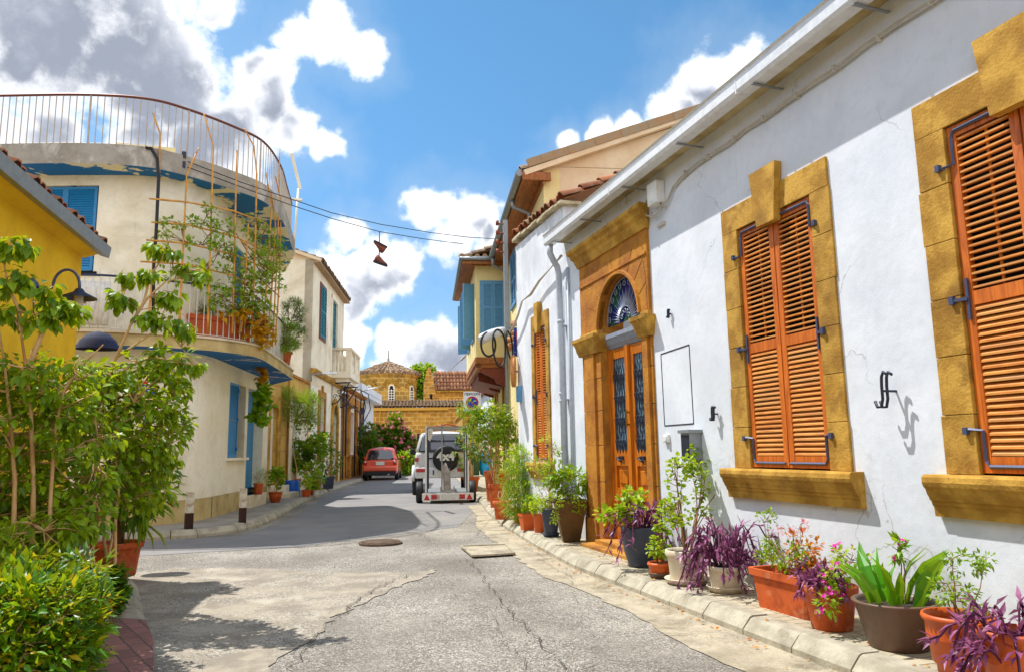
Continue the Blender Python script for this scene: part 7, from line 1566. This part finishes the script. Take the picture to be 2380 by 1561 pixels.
# ---- lamp with inner tubes, reel sign, flag and blue box at the corner of the white house
PX, PY = 3.62, 12.15
PO = thing('utility_pole','slim steel wall pole with insulators at the corner of the white house','pole',(PX,PY,3.0))
zt2 = onY(1172,512,PY).z; zb2 = onY(1184,775,PY).z; xt = onY(1174,520,PY).x; xb_ = onY(1182,770,PY).x
g = MB(); g.box((xt-PX-.035,-.035,zb2-3.0),(xt-PX+.035,.035,zt2-3.0)); g.build('post', M['greymetal'], PO)
for k in range(4): g = MB(); z = zt2-3.0-.08-k*.17; g.tube([(xt-PX-.13,-.02,z),(xt-PX+.0,-.02,z)], .012, 5); g.tube([(xt-PX-.15,-.02,z-.03),(xt-PX-.15,-.02,z+.05)], .03, 8); g.build('insulator', M['redwood'], PO)
a_, b_ = onY(1113,787,12.0), onY(1172,766,12.15); LM = thing('street_lamp','white tubular lamp head with old bicycle inner tubes looped over it','street lamp',tuple(b_)); d = a_-b_
g = MB(); g.tube([(0,0,0),tuple(d*.2),tuple(d*.5),tuple(d*.9),tuple(d)], [.05,.075,.085,.07,.03], 12); g.build('lamp_head', M['whitepaint'], LM); g = MB(); g.tube([tuple(d*.1+Vector((0,0,-.03))),tuple(d*.95+Vector((0,0,-.06)))], .05, 8); g.build('diffuser', M['cloth'], LM)
g = MB(); g.tube([(0,0,0),(.1,.0,.03),(.25,.0,.0)], .025, 6); g.build('arm', M['greymetal'], LM)
for i, (cu_, cv_, ru, rv, tl_, lab) in enumerate(((1135,800,17,28,0,'round black bicycle tyre hanging from the white lamp'),(1160,806,15,44,.15,'long black inner tube hanging beside the round tyre'),(1184,800,7,34,.3,'twisted black tube hanging nearest the wall pole'))):
    c = onY(cu_, cv_, 12.0); k_ = (c-CAM).dot(CF)/F_PX; g = MB(); P = []
    for t in range(0, 361, 15): a = RAD(t); P.append((math.cos(a)*ru*k_+math.sin(a)*tl_*.1, math.cos(a)*.08+(.02*math.sin(3*a)), -math.sin(a)*rv*k_+.02*math.cos(2*a)*(i > 0)))
    g.tube(P, .019 if i == 0 else .016, 7, cap=False); o = g.build('bicycle_tyre', M['black']); o.location = c; o.rotation_euler = (0,0,RAD(-14)); tag(o, lab, 'tyre', 'tyres hung on the lamp')
c = onY(1191,862,12.0); RL = thing('wooden_reel','flat wooden reel like a spiral sign fixed to the wall corner under the tyres','wooden reel',tuple(c),0)
g = MB(); g.T = Matrix.Rotation(RAD(-22),4,'Z') @ Matrix.Rotation(RAD(18),4,'X') @ Matrix.Rotation(RAD(-90),4,'Y')
g.lathe([(0,.0),(.05,.0),(.05,.012),(.10,.012),(.10,.0),(.14,.0),(.14,.012),(.18,.012),(.18,.0),(.22,.0),(.22,.012),(.27,.012),(.27,-.05),(0,-.05)], 40, smooth=False); g.build('disc', M['spool'], RL)
g = MB(); g.tube([(0,0,0),(.12,.04,.0)], .018, 6); g.build('hub', M['greymetal'], RL)
c = onY(1209,914,11.7); g = MB(); g.box((-.03,-.14,-.12),(.03,.14,.12)) if False else g.box((-.035,-.03,-.13),(.035,.12,.13),.005); o = g.build('wall_sign', M['paleblue']); o.location = c; tag(o, 'small pale blue box sign on the wall edge below the wooden reel', 'sign')
c = onY(1200,793,11.95); g = MB(); 
for k in range(7): z0_ = .24-k*.07; g.add([(-.05+.008*math.sin(k),-.02*math.cos(k*1.3),z0_),(.03+.008*math.sin(k),.03,z0_-.01),(.035+.008*math.sin(k+1),.03,z0_-.08),(-.045+.008*math.sin(k+1),-.02*math.cos(k*1.3+1.3),z0_-.07)], [(0,1,2,3)])
fl = g.build('flag', M['signblue']); fl.location = c; tag(fl, 'narrow blue and red flag hanging by the wall pole', 'flag')
g = MB(); 
for k in range(3): z0_ = .15-k*.09; g.add([(-.02+.01*k,-.028,z0_),(.015+.01*k,.0,z0_-.01),(.02+.01*k,.0,z0_-.1),(-.012+.01*k,-.028,z0_-.09)], [(0,1,2,3)])
g.build('red_stripe', M['signred'], fl)
g = MB(); P = [onX(u, v, 3.68) for u, v in ((1307,595),(1280,625),(1255,652),(1235,685),(1215,700),(1206,730),(1195,760),(1186,775))]
for k in range(3): g.tube([tuple(p-P[0]+Vector((-.01*k,0,.012*math.sin(i*2+k)))) for i, p in enumerate(P)], .010, 5)
o = g.build('cable_bundle', M['cable']); o.location = P[0]; tag(o, 'sagging pale cable bundle draped across the old white wall beside the downpipe', 'cable')
g = MB(); a_, b_ = onY(1087,822,19.0), onY(985,915,30.0); g.tube([(0,0,0),tuple(b_-a_)], .012, 4); g.tube([tuple((b_-a_)*.04),tuple((b_-a_)*.1)], .03, 6); o = g.build('guy_wire', M['cable']); o.location = a_; tag(o, 'thin pale guy wire slanting down from the bay window towards the church', 'wire')
# far cables on the left row
g = MB(); p0_ = onY(838,905,34.5); 
for pts in (((838,905),(846,925),(850,945),(842,975),(836,1010),(834,1060)),((838,905),(856,915),(861,950),(848,975),(838,990))): g.tube([tuple(onY(u, v, 34.5)-p0_) for u, v in pts], .022, 5)
q = onY(842,953,34.5)-p0_; g.box((q.x-.07,q.y-.06,q.z-.13),(q.x+.07,q.y+.06,q.z+.13)); g.box((-.35,-.02,-.02),(.02,.02,.02)); o = g.build('cable_loops', M['iron']); o.location = p0_; tag(o, 'black cable loops and junction box at the end of the left row', 'cable')
